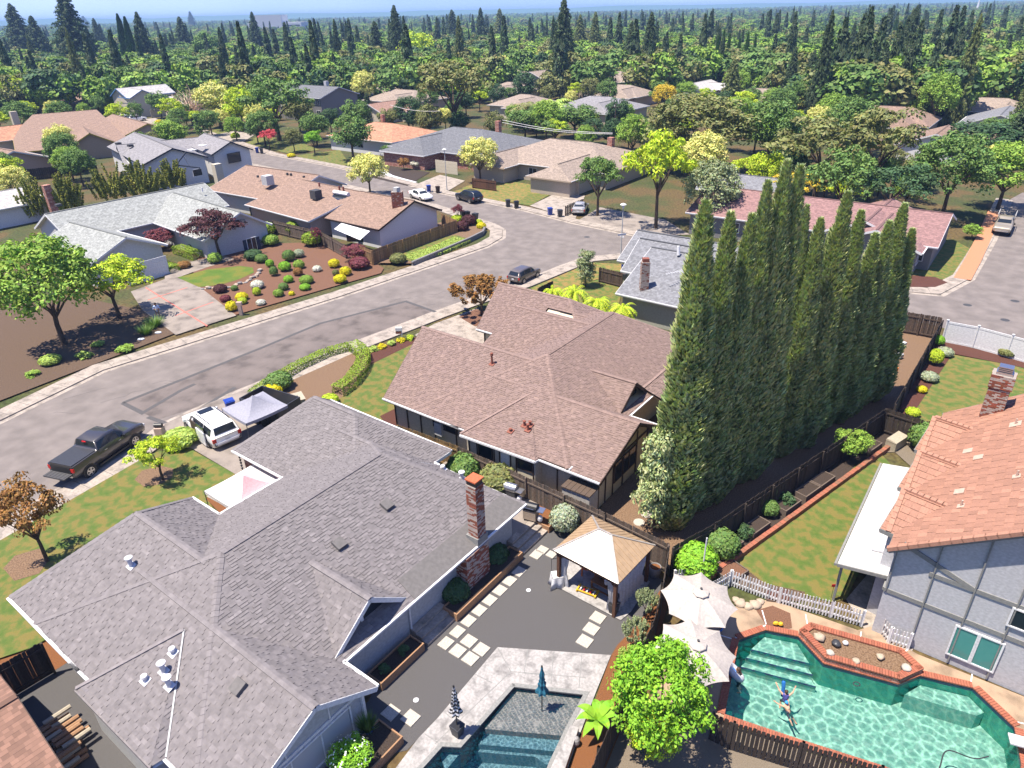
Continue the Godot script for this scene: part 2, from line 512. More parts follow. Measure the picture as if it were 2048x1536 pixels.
func crown_mesh(kind: String,sd: int) -> ArrayMesh:
	var key = kind + str(sd)
	if shared.has(key):
		return shared[key]
	rng.seed = hash(key)
	var mb := MB.new()
	mb.use_c = true
	match kind:
		"round":
			for i in 70:
				var d = rv()
				d.y = d.y * 0.9 + 0.1
				var p = V3(0,0.6,0) + d * V3(0.38,0.33,0.38) * r1(0.55,1.0)
				clump(mb,p,V3(0.11,0.085,0.11) * r1(0.7,1.35),75,0.024)
		"dense":
			for i in 190:
				var d = rv()
				if d.y < -0.5:
					d.y = -d.y
				var p = V3(0,0.57,0) + d * V3(0.41,0.37,0.41) * r1(0.65,1.03)
				clump(mb,p,V3(0.085,0.07,0.085) * r1(0.6,1.3),46,0.017,0.6)
		"open":
			for i in 44:
				var d = rv()
				d.y = absf(d.y) * 0.95 - 0.15
				var p = V3(0,0.56,0) + d * V3(0.42,0.38,0.42) * r1(0.5,1.05)
				clump(mb,p,V3(0.1,0.055,0.1) * r1(0.6,1.4),85,0.021)
		"spread":
			for i in 60:
				var d = rv()
				d.y = absf(d.y)
				var p = V3(0,0.45,0) + d * V3(0.46,0.46,0.46) * r1(0.5,1.0)
				clump(mb,p,V3(0.1,0.06,0.1) * r1(0.6,1.3),70,0.022)
		"column":
			for i in 90:
				var t = pow(r1(0,1),0.8)
				var rr = 0.36 * (1.0 - 0.55 * t) * (0.5 + t * 2.0 if t < 0.25 else 1.0)
				var a = r1(0,TAU)
				var p = V3(cos(a) * rr * r1(0.4,1),0.14 + t * 0.8,sin(a) * rr * r1(0.4,1))
				clump(mb,p,V3(0.11,0.06,0.11) * r1(0.7,1.3),62,0.022)
		"conifer":
			var y := 0.07
			while y < 0.985:
				var t = (y - 0.07) / 0.93
				var rr = (0.38 * pow(1.0 - t,0.72) + 0.012) * r1(0.8,1.1)
				var k = int(4 + 9 * (1.0 - t))
				var a0 = r1(0,TAU)
				for j in k:
					var a = a0 + TAU * j / k + r1(-0.3,0.3)
					var L = rr * r1(0.7,1.15)
					var dir = V3(cos(a),0,sin(a))
					for q in 5:
						var f = (q + 0.7) / 5.2
						clump(mb,V3(0,y - f * f * 0.03 + r1(-0.008,0.008),0) + dir * L * f,V3(0.035,0.013,0.035) * (0.6 + 0.8 * (1.0 - t)),13,0.021 * (0.6 + 0.5 * (1.0 - t)),0.45)
				y += 0.032 * (1.0 - 0.45 * t)
		"cypress":
			var ph = r1(0,50)
			for i in 15500:
				var t = pow(rng.randf(),1.15)
				var a = r1(0,TAU)
				var lump = sin(a * 3.0 + ph + t * 9.0) * 0.1 + sin(a * 5.0 - t * 23.0 + ph * 2.0) * 0.1 + sin(a * 2.0 + t * 47.0 + ph) * 0.08
				var prof = pow(1.0 - t,0.62) * minf(1.0,0.5 + t * 4.0) * (1.0 + lump) if t > 0.015 else 0.4
				var rr = prof * (0.45 if rng.randf() < 0.12 else r1(0.86,1.04))
				var out = V3(cos(a),0,sin(a))
				leaf_tone(mb,0.25)
				var p = V3(out.x * rr,t,out.z * rr)
				var x = (V3(0,0.011,0) + V3(out.x,0,out.z) * 0.09 + V3(r1(-1,1),0,r1(-1,1)) * 0.055) * r1(0.7,1.4)
				var side = V3(-out.z,0,out.x).rotated(V3(0,1,0),r1(-1.1,1.1)) * 0.062
				mb.v.append(p - x); mb.v.append(p - side); mb.v.append(p + x)
				mb.v.append(p - x); mb.v.append(p + x); mb.v.append(p + side)
				for q in 6:
					mb.c.append(mb.col)
		"ball":
			for i in 2600:
				var d = rv()
				if d.y < -0.4:
					d.y = -d.y
				leaf_tone(mb,0.3)
				leaf(mb,V3(0,0.5,0) + d * 0.5 * r1(0.86,1.04) * (1.0 + 0.08 * sin(d.x * 9.0) * sin(d.z * 8.0)),(d + rv() * 0.6).normalized(),0.055 * r1(0.7,1.3),0.6)
		"tuft":
			for i in 420:
				var a = r1(0,TAU)
				var L = r1(0.4,1.0)
				var o = V3(cos(a),0,sin(a))
				leaf_tone(mb,0.3)
				var b = o * r1(0,0.12)
				var tip = b + o * r1(0.1,0.5) + V3(0,L,0)
				var s = V3(-o.z,0,o.x) * 0.02
				mb.tri(b - s,b + s,tip)
		"spiky":
			for i in 46:
				var d = rv()
				d.y = absf(d.y)
				var o = V3(d.x * 0.4 * r1(0.3,1),0.12 + d.y * 0.4 * r1(0.3,1.0),d.z * 0.4 * r1(0.3,1))
				var dir = (V3(d.x * 0.45,1.0,d.z * 0.45) + rv() * 0.25).normalized()
				for q in 8:
					clump(mb,o + dir * q * 0.045,V3(0.05,0.04,0.05) * (1.0 - q * 0.1),24,0.026,0.4)
		"plumes":
			for i in 60:
				var d = rv()
				d.y = absf(d.y) * 0.7
				var o = V3(0,0.5,0) + d * V3(0.36,0.3,0.36)
				var dir = (d * 0.6 + V3(0,1,0)).normalized()
				for q in 5:
					clump(mb,o + dir * q * 0.045,V3(0.055,0.05,0.055) * (1.0 - q * 0.14),26,0.022,0.45)
		"palm":
			for i in 34:
				var a = r1(0,TAU)
				var o = V3(cos(a),0,sin(a))
				var up = r1(-0.1,0.9)
				var p = V3(0,0.62,0)
				for q in 9:
					var nx = p + o * 0.055 + V3(0,(up - q * 0.2) * 0.05,0)
					for s in [-1.0,1.0]:
						leaf_tone(mb,0.25)
						var tip: Vector3 = (p + nx) * 0.5 + V3(-o.z,0,o.x) * s * 0.085 + o * 0.04 - V3(0,0.045,0)
						mb.tri(p,nx,tip)
					p = nx
		"banana":
			for i in 9:
				var a = TAU * i / 9 + r1(-0.3,0.3)
				var o = V3(cos(a),0,sin(a))
				var sd2 = V3(-o.z,0,o.x)
				var p = V3(0,0.35,0)
				var up = r1(0.5,1.1)
				for q in 6:
					var nx = p + o * 0.08 + V3(0,(up - q * 0.28) * 0.09,0)
					var w0: float = [0.02,0.07,0.1,0.1,0.08,0.05,0.0][q]
					var w1: float = [0.02,0.07,0.1,0.1,0.08,0.05,0.0][q + 1]
					leaf_tone(mb,0.15)
					mb.quad(p,nx,nx + sd2 * w1 + V3(0,0.02,0),p + sd2 * w0 + V3(0,0.02,0))
					mb.quad(p,nx,nx - sd2 * w1 + V3(0,0.02,0),p - sd2 * w0 + V3(0,0.02,0))
					p = nx
		"bare":
			for i in 90:
				var d = rv()
				d.y = absf(d.y) + 0.2
				var p = V3(0,0.3,0)
				for q in 4:
					var nx = p + (d.normalized() + rv() * 0.45) * 0.13
					mb.tube([p,nx],[0.006 - q * 0.001,0.005 - q * 0.001],3,false)
					p = nx
		"low":
			for i in 16:
				var d = rv()
				d.y = absf(d.y)
				clump(mb,V3(0,0.14,0) + d * V3(0.34,0.5,0.34),V3(0.18,0.24,0.18) * r1(0.7,1.2),60,0.06,0.5)
		"far":
			for i in 26:
				var d = rv()
				d.y = d.y * 0.85 + 0.1
				clump(mb,V3(0,0.58,0) + d * V3(0.34,0.34,0.34),V3(0.16,0.12,0.16) * r1(0.7,1.3),34,0.05,0.6)
		"farcone":
			var y := 0.1
			while y < 0.97:
				var rr = 0.3 * pow(1.0 - y,0.8) + 0.015
				for j in 7:
					var a = r1(0,TAU)
					clump(mb,V3(cos(a) * rr * 0.6,y,sin(a) * rr * 0.6),V3(rr * 0.55,0.03,rr * 0.55),11,0.045,0.5)
				y += 0.045
	shared[key] = mb.mesh()
	return shared[key]

func trunk_mesh(kind: String,sd: int) -> ArrayMesh:
	var key = "trunk" + kind + str(sd)
	if shared.has(key):
		return shared[key]
	rng.seed = hash(key)
	var mb := MB.new()
	if kind in ["conifer","cypress","farcone"]:
		mb.tube([V3(0,-0.02,0),V3(0,0.4,0),V3(0,0.93,0)],[0.02,0.012,0.003],7)
	elif kind == "palm":
		mb.tube([V3(0,-0.02,0),V3(0.01,0.3,0),V3(0,0.64,0)],[0.03,0.025,0.03],8)
	else:
		var top := 0.36
		mb.tube([V3(0,-0.02,0),V3(r1(-0.01,0.01),top * 0.55,0),V3(r1(-0.02,0.02),top,0)],[0.027,0.021,0.017],8)
		for i in 7:
			var a = TAU * i / 7.0 + r1(-0.3,0.3)
			var o = V3(cos(a),0,sin(a))
			var b = V3(0,top * r1(0.7,1.0),0)
			mb.tube([b,b + o * 0.1 + V3(0,0.13,0),b + o * r1(0.18,0.3) + V3(0,r1(0.22,0.36),0)],[0.013,0.009,0.003],5,false)
	shared[key] = mb.mesh()
	return shared[key]

func tree(called: String,label: String,kind: String,leaf_mat: String,x: float,z: float,h: float,w: float,group := "",sd := 0,bark := "bark") -> Node3D:
	var span: float = {"round": 0.96,"dense": 0.98,"open": 1.0,"spread": 1.05,"column": 0.86,"conifer": 0.78,"cypress": 2.0,"ball": 1.0,"spiky": 1.0,"plumes": 0.95,"palm": 1.1,"far": 0.95,"farcone": 0.62,"bare": 0.9,"tuft": 1.0,"banana": 1.0,"low": 1.0}[kind]
	var plant = kind in ["ball","tuft","low","banana","spiky"]
	var o = thing(called,label,"shrub" if plant and not called.contains("tree") else "tree",V3(x,0,z),fmod(absf(x * 3.7 + z * 1.3),TAU),group)
	o.scale = V3(w / span,h,w / span)
	inst("foliage" if plant else "crown",crown_mesh(kind,sd),M[leaf_mat],o)
	if not plant:
		inst("trunk",trunk_mesh(kind,sd),M[bark],o)
	return o

func bush(label: String,leaf_mat: String,p: Vector3,w: float,h: float,kind := "ball",group := "",called := "shrub") -> Node3D:
	return tree(called,label,kind,leaf_mat,p.x,p.z,h,w,group,int(absf(p.x * 7.0)) % 3)

func hedge(called: String,label: String,pts: Array,w: float,h: float,leaf_mat: String,group := "") -> void:
	rng.seed = hash(label)
	var mb := MB.new()
	mb.use_c = true
	for i in pts.size() - 1:
		var a: Vector3 = pts[i]
		var b: Vector3 = pts[i + 1]
		var n = int((b - a).length() * (w + 2.0 * h) * 230.0)
		var d = (b - a).normalized()
		var s = V3(-d.z,0,d.x)
		for k in n:
			var p = a + (b - a) * rng.randf()
			var q = r1(-1,1) * (w + 2.0 * h)
			var nn = UP
			if absf(q) < w:
				p += s * q * 0.5 + UP * h * r1(0.93,1.04)
			else:
				p += s * signf(q) * w * 0.5 * r1(0.9,1.05) + UP * (absf(q) - w) * 0.5
				nn = s * signf(q)
			leaf_tone(mb,0.3)
			leaf(mb,p,(nn + rv() * 0.7).normalized(),0.055 * r1(0.7,1.4),0.6)
	tag(obj(called,mb,M[leaf_mat],self),label,"hedge",group)

var pend := []
var feet := []
var eye_at = EYE

func fr(o: Vector2,deg: float) -> Transform3D:
	var a = deg_to_rad(deg)
	return Transform3D(Basis(V3(cos(a),0,-sin(a)),UP,V3(sin(a),0,cos(a))),V3(o.x,0,o.y))

func wing(a: Vector2,b: Vector2,hr: float,wl: float,hl: float,wr: float,hw: float,run1 := 0.0,run2 := 0.0) -> Array:
	return [a,b,hr,wl,hl,wr,hw,run1,run2]

func facets(w: Array) -> Array:
	var a: Vector2 = w[0]
	var b: Vector2 = w[1]
	var d = (b - a).normalized()
	var r = Vector2(-d.y,d.x)
	var A = V3(a.x,w[2],a.y)
	var B = V3(b.x,w[2],b.y)
	var a2 = a - d * w[7]
	var b2 = b + d * w[8]
	var al = a2 - r * w[3]
	var ar = a2 + r * w[5]
	var bl = b2 - r * w[3]
	var br = b2 + r * w[5]
	var AL = V3(al.x,w[4],al.y)
	var AR = V3(ar.x,w[6],ar.y)
	var BL = V3(bl.x,w[4],bl.y)
	var BR = V3(br.x,w[6],br.y)
	var out := [[A,B,BR,AR],[B,A,AL,BL]]
	if w[7] > 0.05:
		out.append([A,AR,AL])
	if w[8] > 0.05:
		out.append([B,BL,BR])
	return out

func plane_of(f: Array) -> Plane:
	var p = Plane(f[0],f[1],f[2])
	return p if p.normal.y > 0 else -p

func height(p: Plane,q: Vector2) -> float:
	return (p.d - p.normal.x * q.x - p.normal.z * q.y) / p.normal.y

func above(pi: Plane,pj: Plane,tie: bool) -> PackedVector2Array:
	var big := 4000.0
	var c = height(pj,Vector2.ZERO) - height(pi,Vector2.ZERO)
	var g = Vector2(pi.normal.x / pi.normal.y - pj.normal.x / pj.normal.y,pi.normal.z / pi.normal.y - pj.normal.z / pj.normal.y)
	if g.length() < 0.02:
		if c > 0.03 or (absf(c) <= 0.03 + g.length() * 20.0 and tie):
			return PackedVector2Array([Vector2(-big,-big),Vector2(big,-big),Vector2(big,big),Vector2(-big,big)])
		return PackedVector2Array()
	var n = g.normalized()
	var o = -n * c / g.length()
	var t = Vector2(-n.y,n.x)
	return PackedVector2Array([o - t * big,o + t * big,o + t * big + n * big,o - t * big + n * big])

func clipped(all: Array) -> Array:
	var out := []
	for i in all.size():
		for f in all[i]:
			var pi = plane_of(f)
			var f0 = v2(f)
			if Geometry2D.is_polygon_clockwise(f0):
				f0.reverse()
			var parts := [f0]
			for j in all.size():
				if i == j:
					continue
				for g in all[j]:
					var cut = above(pi,plane_of(g),j < i)
					if cut.is_empty():
						continue
					for region in Geometry2D.intersect_polygons(v2(g),cut):
						var nx := []
						for p in parts:
							for q in Geometry2D.clip_polygons(p,region):
								if Geometry2D.is_polygon_clockwise(q):
									continue
								nx.append(q)
						parts = nx
			for p in parts:
				var area := 0.0
				for k in p.size():
					area += p[k].cross(p[(k + 1) % p.size()]) * 0.5
				if absf(area) > 0.02:
					out.append([pi,p])
	return out

func roof_faces(mb: MB,pi: Plane,p: PackedVector2Array,drop: float) -> void:
	var e = UP.cross(pi.normal)
	e = e.normalized() if e.length() > 0.01 else Vector3.RIGHT
	var s = pi.normal.cross(e)
	var ix = Geometry2D.triangulate_polygon(p)
	for i in ix.size() / 3:
		var q := []
		for k in 3:
			var w = p[ix[i * 3 + k]]
			q.append(V3(w.x,height(pi,w) - drop,w.y))
		mb.tri(q[0],q[1],q[2])
		mb.tuv(Vector2(q[0].dot(e),q[0].dot(s)),Vector2(q[1].dot(e),q[1].dot(s)),Vector2(q[2].dot(e),q[2].dot(s)))

func tabs(mb: MB,pi: Plane,p: PackedVector2Array,course: float,wmin: float,wmax: float,t0: float,t1: float,near: bool) -> void:
	var e = UP.cross(pi.normal).normalized()
	var s = pi.normal.cross(e).normalized()
	if s.y < 0:
		s = -s
		e = -e
	var o = V3(0,height(pi,Vector2.ZERO),0)
	var q := PackedVector2Array()
	var lo = Vector2(1e9,1e9)
	var hi = -lo
	for w in p:
		var d = V3(w.x,height(pi,w),w.y) - o
		var u = Vector2(d.dot(e),d.dot(s))
		q.append(u)
		lo = lo.min(u)
		hi = hi.max(u)
	var y = floorf(lo.y / course) * course
	while y < hi.y:
		var x = lo.x - r1(0,wmax)
		var thick = rng.randf() < 0.5
		while x < hi.x:
			var tw = snappedf(r1(wmin,wmax),(wmax - wmin) / 3.0)
			thick = not thick or rng.randf() < 0.2
			var th = t1 if thick else t0
			var k = r1(0.74,0.9) if rng.randf() < 0.97 else 1.0
			var a = Vector2(x + 0.004,y)
			var b = Vector2(x + tw - 0.004,y + course * 1.06)
			x += tw
			if b.x < lo.x:
				continue
			var full = true
			for c in [a,b,Vector2(a.x,b.y),Vector2(b.x,a.y)]:
				full = full and Geometry2D.is_point_in_polygon(c,q)
			var rect = PackedVector2Array([a,Vector2(b.x,a.y),b,Vector2(a.x,b.y)])
			if full and near:
				pend.append([(o + e * (a.x + b.x) * 0.5 + s * y).distance_squared_to(eye_at),o + e * a.x + s * y,e,s,pi.normal,V3(b.x - a.x,th,course * 1.06),k])
				continue
			for r in ([rect] if full else Geometry2D.intersect_polygons(rect,q)):
				mb.col = Color(k,k,k * r1(0.98,1.03))
				var top := []
				var low := []
				for c in r:
					var base = o + e * c.x + s * c.y
					top.append(base + pi.normal * lerpf(th,0.002,(c.y - y) / (course * 1.06)))
					low.append(base)
				mb.poly(top)
				mb.col *= 0.3  # edges darkened to paint the shadow line under tabs, also dark asphalt core
				for i in top.size():
					var j = (i + 1) % top.size()
					mb.quad(low[i],low[j],top[j],top[i])
		y += course

func tab_mesh(sz: Vector3,k: float) -> ArrayMesh:
	k = snappedf(k,0.06)
	var key = "tab%s%s" % [sz.snapped(Vector3.ONE * 0.002),k]
	if not shared.has(key):
		var mb := MB.new()
		mb.use_c = true
		mb.col = Color(k,k,k)
		var p := [Vector3.ZERO,V3(sz.x,0,0),V3(sz.x,0,sz.z),V3(0,0,sz.z),V3(0,sz.y,0),V3(sz.x,sz.y,0),V3(sz.x,0.002,sz.z),V3(0,0.002,sz.z)]
		mb.quad(p[4],p[5],p[6],p[7])
		mb.col *= 0.3  # same shadow line painted into the edge colour of single tabs
		mb.quad(p[0],p[1],p[5],p[4])
		mb.quad(p[1],p[2],p[6],p[5])
		mb.quad(p[3],p[0],p[4],p[7])
		shared[key] = mb.mesh()
	return shared[key]

func caps(mb: MB,a: Vector3,b: Vector3) -> void:
	var d = b - a
	var n = int(d.length() / 0.26)
	var z = d.normalized()
	var x = UP.cross(z).normalized()
	var y = z.cross(x)
	for i in n:
		var p = a + d * i / n
		var q = a + d * (i + 1.12) / n
		var k = r1(0.82,0.98)
		mb.col = Color(k,k,k)
		for s in [-1.0,1.0]:
			var t0 = y * 0.045
			var t1 = y * 0.028
			var o: Vector3 = x * s * 0.15 - y * 0.045
			mb.quad(p + t0,p + o + t0,q + o + t1,q + t1)
			mb.tri(p + t0,p + o + t0 * 0.2,p)
			mb.quad(p + o + t0,p + o,q + o,q + o + t1)
		mb.quad(p - x * 0.15 - y * 0.005,p + y * 0.045,p + x * 0.15 - y * 0.005,p - y * 0.05)

func house(called: String,label: String,wings: Array,st: Dictionary) -> Node3D:
	var F: Transform3D = st.get("frame",Transform3D())
	var c := Vector2.ZERO
	for w in wings:
		c += (w[0] + w[1]) * 0.5 / wings.size()
	var root = thing(called,label,"house",F * V3(c.x,0,c.y),F.basis.get_euler().y,st.get("group",""))
	var off = V3(-c.x,0,-c.y)
	var all := []
	for w in wings:
		all.append(facets(w))
	for x in st.get("extra",[]):
		all.append([x])
	var wall: Material = M[st.get("wall","cream")]
	var trim: Material = M[st.get("trim","white")]
	var rmat: Material = M[st.get("roof","r_brown")]
	var over: float = st.get("over",0.5)
	var mode: String = st.get("mode","flat")
	rng.seed = hash(label)
	var rb := MB.new()
	var sb := MB.new()
	var fac = clipped(all)
	for f in fac:
		roof_faces(rb,f[0],f[1],0.0)
		roof_faces(sb,f[0],f[1],0.16)
	if mode != "flat":
		rb.c.resize(rb.v.size())
		rb.c.fill(Color(0.8,0.8,0.8))
	var roof = obj("roof",rb,rmat,root)
	roof.position = off
	var soffit = obj("soffit",sb,trim,root)
	soffit.position = off
	var wb := MB.new()
	var fb := MB.new()
	var gb := MB.new()
	var cb := MB.new()
	cb.use_c = true
	for i in wings.size():
		var w: Array = wings[i]
		var a: Vector2 = w[0]
		var b: Vector2 = w[1]
		var d = (b - a).normalized()
		var r = Vector2(-d.y,d.x)
		var D = V3(d.x,0,d.y)
		var R = V3(r.x,0,r.y)
		var A = V3(a.x,0,a.y)
		var B = V3(b.x,0,b.y)
		var eps = 0.004 * i
		var il: float = minf(over,w[3] * 0.4) + eps
		var ir: float = minf(over,w[5] * 0.4) + eps
		var pl: float = (w[2] - w[4]) / w[3]
		var pr: float = (w[2] - w[6]) / w[5]
		var yl: float = w[4] + il * pl - 0.14
		var yr: float = w[6] + ir * pr - 0.14
		var ins: float = st.get("rake",0.45) + eps
		var s0: float = (ins if w[7] <= 0.05 else 0.0) - minf(w[7],0.0)
		var s1: float = (ins if w[8] <= 0.05 else 0.0) - minf(w[8],0.0)
		var A2 = A + D * s0
		var B2 = B - D * s1
		var ring := []
		for P0 in [A2,B2]:
			ring.append([P0 - R * (w[3] - il),P0 - R * (w[3] - il) + UP * yl,P0 + UP * (w[2] - 0.17),P0 + R * (w[5] - ir) + UP * yr,P0 + R * (w[5] - ir)])
		for k in 4:
			wb.quad(ring[0][k],ring[1][k],ring[1][k + 1],ring[0][k + 1])
		wb.poly(ring[0])
		wb.poly(ring[1])
		if w[7] > 0.05 or w[8] > 0.05:
			var E0: Vector3 = A - D * (w[7] - over) if w[7] > 0.05 else A2 + D * 0.02
			var E1: Vector3 = B + D * (w[8] - over) if w[8] > 0.05 else B2 - D * 0.02
			var ph = minf(w[4],w[6]) - 0.02
			var q := []
			for y in [0.0,ph]:
				for e in [E0 - R * (w[3] - il - 0.003),E1 - R * (w[3] - il - 0.003),E1 + R * (w[5] - ir - 0.003),E0 + R * (w[5] - ir - 0.003)]:
					q.append(e + UP * y)
			wb.hull(q)
		var fs: Array = all[i]
		for side in 2:
			var p0: Vector3 = fs[0][3] if side == 0 else fs[1][2]
			var p1: Vector3 = fs[0][2] if side == 0 else fs[1][3]
			var n: Vector3 = R if side == 0 else -R
			fb.bar(p0 - UP * 0.1 + n * 0.012,p1 - UP * 0.1 + n * 0.012,0.03,0.2)
			if st.get("gutter",true):
				gb.bar(p0 - UP * 0.03 + n * 0.075,p1 - UP * 0.03 + n * 0.075,0.1,0.09)
		for end in 2:
			var run: float = w[7 + end]
			var P0: Vector3 = fs[0][end]
			var er: Vector3 = fs[0][3 - end]
			var el: Vector3 = fs[1][2 + end]
			var dd: Vector3 = -D if end == 0 else D
			if run > 0.05:
				fb.bar(el - UP * 0.1 + dd * 0.012,er - UP * 0.1 + dd * 0.012,0.03,0.2)
				if mode != "flat":
					caps(cb,el,P0)
					caps(cb,er,P0)
			else:
				fb.bar(el - UP * 0.115 + dd * 0.014,P0 - UP * 0.115 + dd * 0.014,0.03,0.21)
				fb.bar(er - UP * 0.115 + dd * 0.014,P0 - UP * 0.115 + dd * 0.014,0.03,0.21)
		if mode != "flat":
			caps(cb,fs[0][0],fs[0][1])
		elif st.get("ridge",true):
			cb.col = Color(0.9,0.9,0.9)
			cb.bar(fs[0][0] + UP * 0.01,fs[0][1] + UP * 0.01,0.24,0.05)
	var o = obj("wall",wb,wall,root)
	o.position = off
	obj("fascia",fb,trim,root).position = off
	if gb.v.size():
		obj("gutter",gb,M[st.get("gutter_mat","white")],root).position = off
	if cb.v.size():
		obj("ridge_cap",cb,M[st.get("cap",st.get("roof","r_brown"))],root).position = off
	if mode != "flat":
		var tb := MB.new()
		tb.use_c = true
		pend = []
		eye_at = F.affine_inverse() * EYE
		for f in fac:
			if f[0].normal.y > 0.99:
				continue
			if mode == "tabs":
				tabs(tb,f[0],f[1],0.145,0.2,0.41,0.004,0.026,st.get("single",false))
			else:
				tabs(tb,f[0],f[1],0.34,0.29,0.32,0.022,0.034,st.get("single",false))
		pend.sort_custom(func(x,y): return x[0] < y[0])
		for i in pend.size():
			var t: Array = pend[i]
			if i < 290:
				var piece = inst("shingle" if mode == "tabs" else "roof_tile",tab_mesh(t[5],t[6]),rmat,roof)
				piece.transform = Transform3D(Basis(t[2],t[4],t[3]),t[1])
			else:
				tb.col = Color(t[6],t[6],t[6])
				var e: Vector3 = t[2] * t[5].x
				var s: Vector3 = t[3] * t[5].z
				var n: Vector3 = t[4] * t[5].y
				var p: Vector3 = t[1]
				var m: Vector3 = t[4] * 0.002
				tb.quad(p + n,p + e + n,p + e + s + m,p + s + m)
				tb.col *= 0.3  # shade painted into the edge faces of the merged tabs
				tb.quad(p,p + e,p + e + n,p + n)
				tb.quad(p,p + n,p + s + m,p + s)
				tb.quad(p + e,p + e + s,p + e + s + m,p + e + n)
		stuff(obj("shingle" if mode == "tabs" else "roof_tile",tb,rmat,roof))
	for w in wings:
		feet.append([F,w,label])
	root.set_meta("off",off)
	for q in st.get("win",[]):
		window(root,q[0] + off,q[1],q[2],q[3],st.get("frame_mat","white"),q[4] if q.size() > 4 else "glass",q[5] if q.size() > 5 else 1)
	if st.get("auto",0) > 0:
		auto_windows(root,wings,off,st,over)
	root.remove_meta("off")
	return root

func window(root: Node3D,p: Vector3,face: float,w: float,h: float,frame := "white",glass := "glass",panes := 1,called := "window") -> Node3D:
	var a = deg_to_rad(face)
	var n = V3(cos(a),0,-sin(a))
	var x = V3(sin(a),0,cos(a))
	var o := Node3D.new()
	var fb := MB.new()
	var t := 0.07
	for s in [-1.0,1.0]:
		fb.box(V3(s * (w * 0.5 + t * 0.5),0,0.03),V3(t,h + t * 2.0,0.07))
		fb.box(V3(0,s * (h * 0.5 + t * 0.5),0.03),V3(w,t,0.068))
	for i in range(1,panes):
		fb.box(V3(-w * 0.5 + w * i / panes,0,0.03),V3(t * 0.8,h,0.06))
	var f = obj(called,fb,M[frame],root)
	f.transform = Transform3D(Basis(x,UP,n),p)
	for i in panes:
		var gb := MB.new()
		var pw = w / panes - (t * 0.8 if panes > 1 else 0.0)
		gb.box(V3(-w * 0.5 + w * (i + 0.5) / panes,0,0.015),V3(pw,h,0.03))
		obj("pane",gb,M[glass],f)
	return f

func auto_windows(root: Node3D,wings: Array,off: Vector3,st: Dictionary,over: float) -> void:
	for w in wings.slice(0,st.auto):
		var a: Vector2 = w[0]
		var b: Vector2 = w[1]
		var d = (b - a).normalized()
		var r = Vector2(-d.y,d.x)
		var L = (b - a).length()
		for side in [-1.0,1.0]:
			var run: float = w[5] if side > 0 else w[3]
			var he: float = w[6] if side > 0 else w[4]
			var n = r * side
			var q = (a + b) * 0.5 + n * (run - minf(over,run * 0.4))
			var N = root.basis * V3(n.x,0,n.y)
			if N.dot(EYE - (root.position + root.basis * (V3(q.x,0,q.y) + off))) < 0:
				continue
			var k = int(L / 3.6)
			for i in k:
				var c = a + d * L * (i + 0.5) / k + n * (run - minf(over,run * 0.4) + 0.004)
				for st2 in (2 if he > 4.2 else 1):
					window(root,V3(c.x,he - 1.15 - st2 * 2.6,c.y) + off,rad_to_deg(atan2(-n.y,n.x)),1.5,1.1,st.get("frame_mat","white"),"glass",2)

func chimney(root: Node3D,p: Vector3,sx: float,sz: float,h: float,style := "brick") -> void:
	var mb := MB.new()
	mb.box(p + UP * h * 0.5,V3(sx,h,sz))
	var o = obj("chimney",mb,M[style],root)
	var cb := MB.new()
	cb.box(p + UP * (h + 0.05),V3(sx + 0.12,0.1,sz + 0.12))
	cb.box(p + UP * (h + 0.2),V3(sx * 0.6,0.2,sz * 0.6))
	obj("chimney_cap",cb,M.metal_dark if style == "brick" else M.white,o)

func brick_chimney(root: Node3D,at: Transform3D,levels: Array,white: float,sd: int) -> void:
	rng.seed = sd
	var core := MB.new()
	var bb := MB.new()
	bb.use_c = true
	var pb := MB.new()
	pb.use_c = true
	for l in levels:
		var c: Vector3 = l[0]
		var s: Vector3 = l[1]
		core.box(c,s - V3(0.02,0,0.02))
		var rows = int(s.y / 0.075)
		for k in rows:
			var y = c.y - s.y * 0.5 + (k + 0.5) * s.y / rows
			for f in 4:
				var L = s.x if f % 2 == 0 else s.z
				var n = int(L / 0.215)
				var dir: Vector3 = [V3(0,0,1),V3(1,0,0),V3(0,0,-1),V3(-1,0,0)][f]
				var x = V3(dir.z,0,-dir.x)
				var out = s.z * 0.5 if f % 2 == 0 else s.x * 0.5
				for i in n + 1:
					var x0 = maxf(-L * 0.5,-L * 0.5 + (i - (0.5 if k % 2 else 0.0)) * L / n)
					var x1 = minf(L * 0.5,-L * 0.5 + (i + (0.5 if k % 2 else 1.0)) * L / n)
					if x1 - x0 < 0.03:
						continue
					var q = r1(0.5,1.0)
					var b = pb if rng.randf() < white else bb
					b.col = Color(q,q * r1(0.8,1.0),q * r1(0.8,1.0)) if b == bb else Color(1,1,1) * r1(0.75,1.0)
					b.box(V3(c.x,y,c.z) + x * (x0 + x1) * 0.5 + dir * (out - 0.014),V3(x1 - x0 - 0.012,s.y / rows - 0.012,0.04),Basis(x,UP,dir))
	var o = obj("chimney",core,M.mortar,root)
	o.transform = at
	stuff(obj("brick",bb,M.brick_piece,o))
	if pb.v.size():
		stuff(obj("pale_brick",pb,M.brick_pale,o))

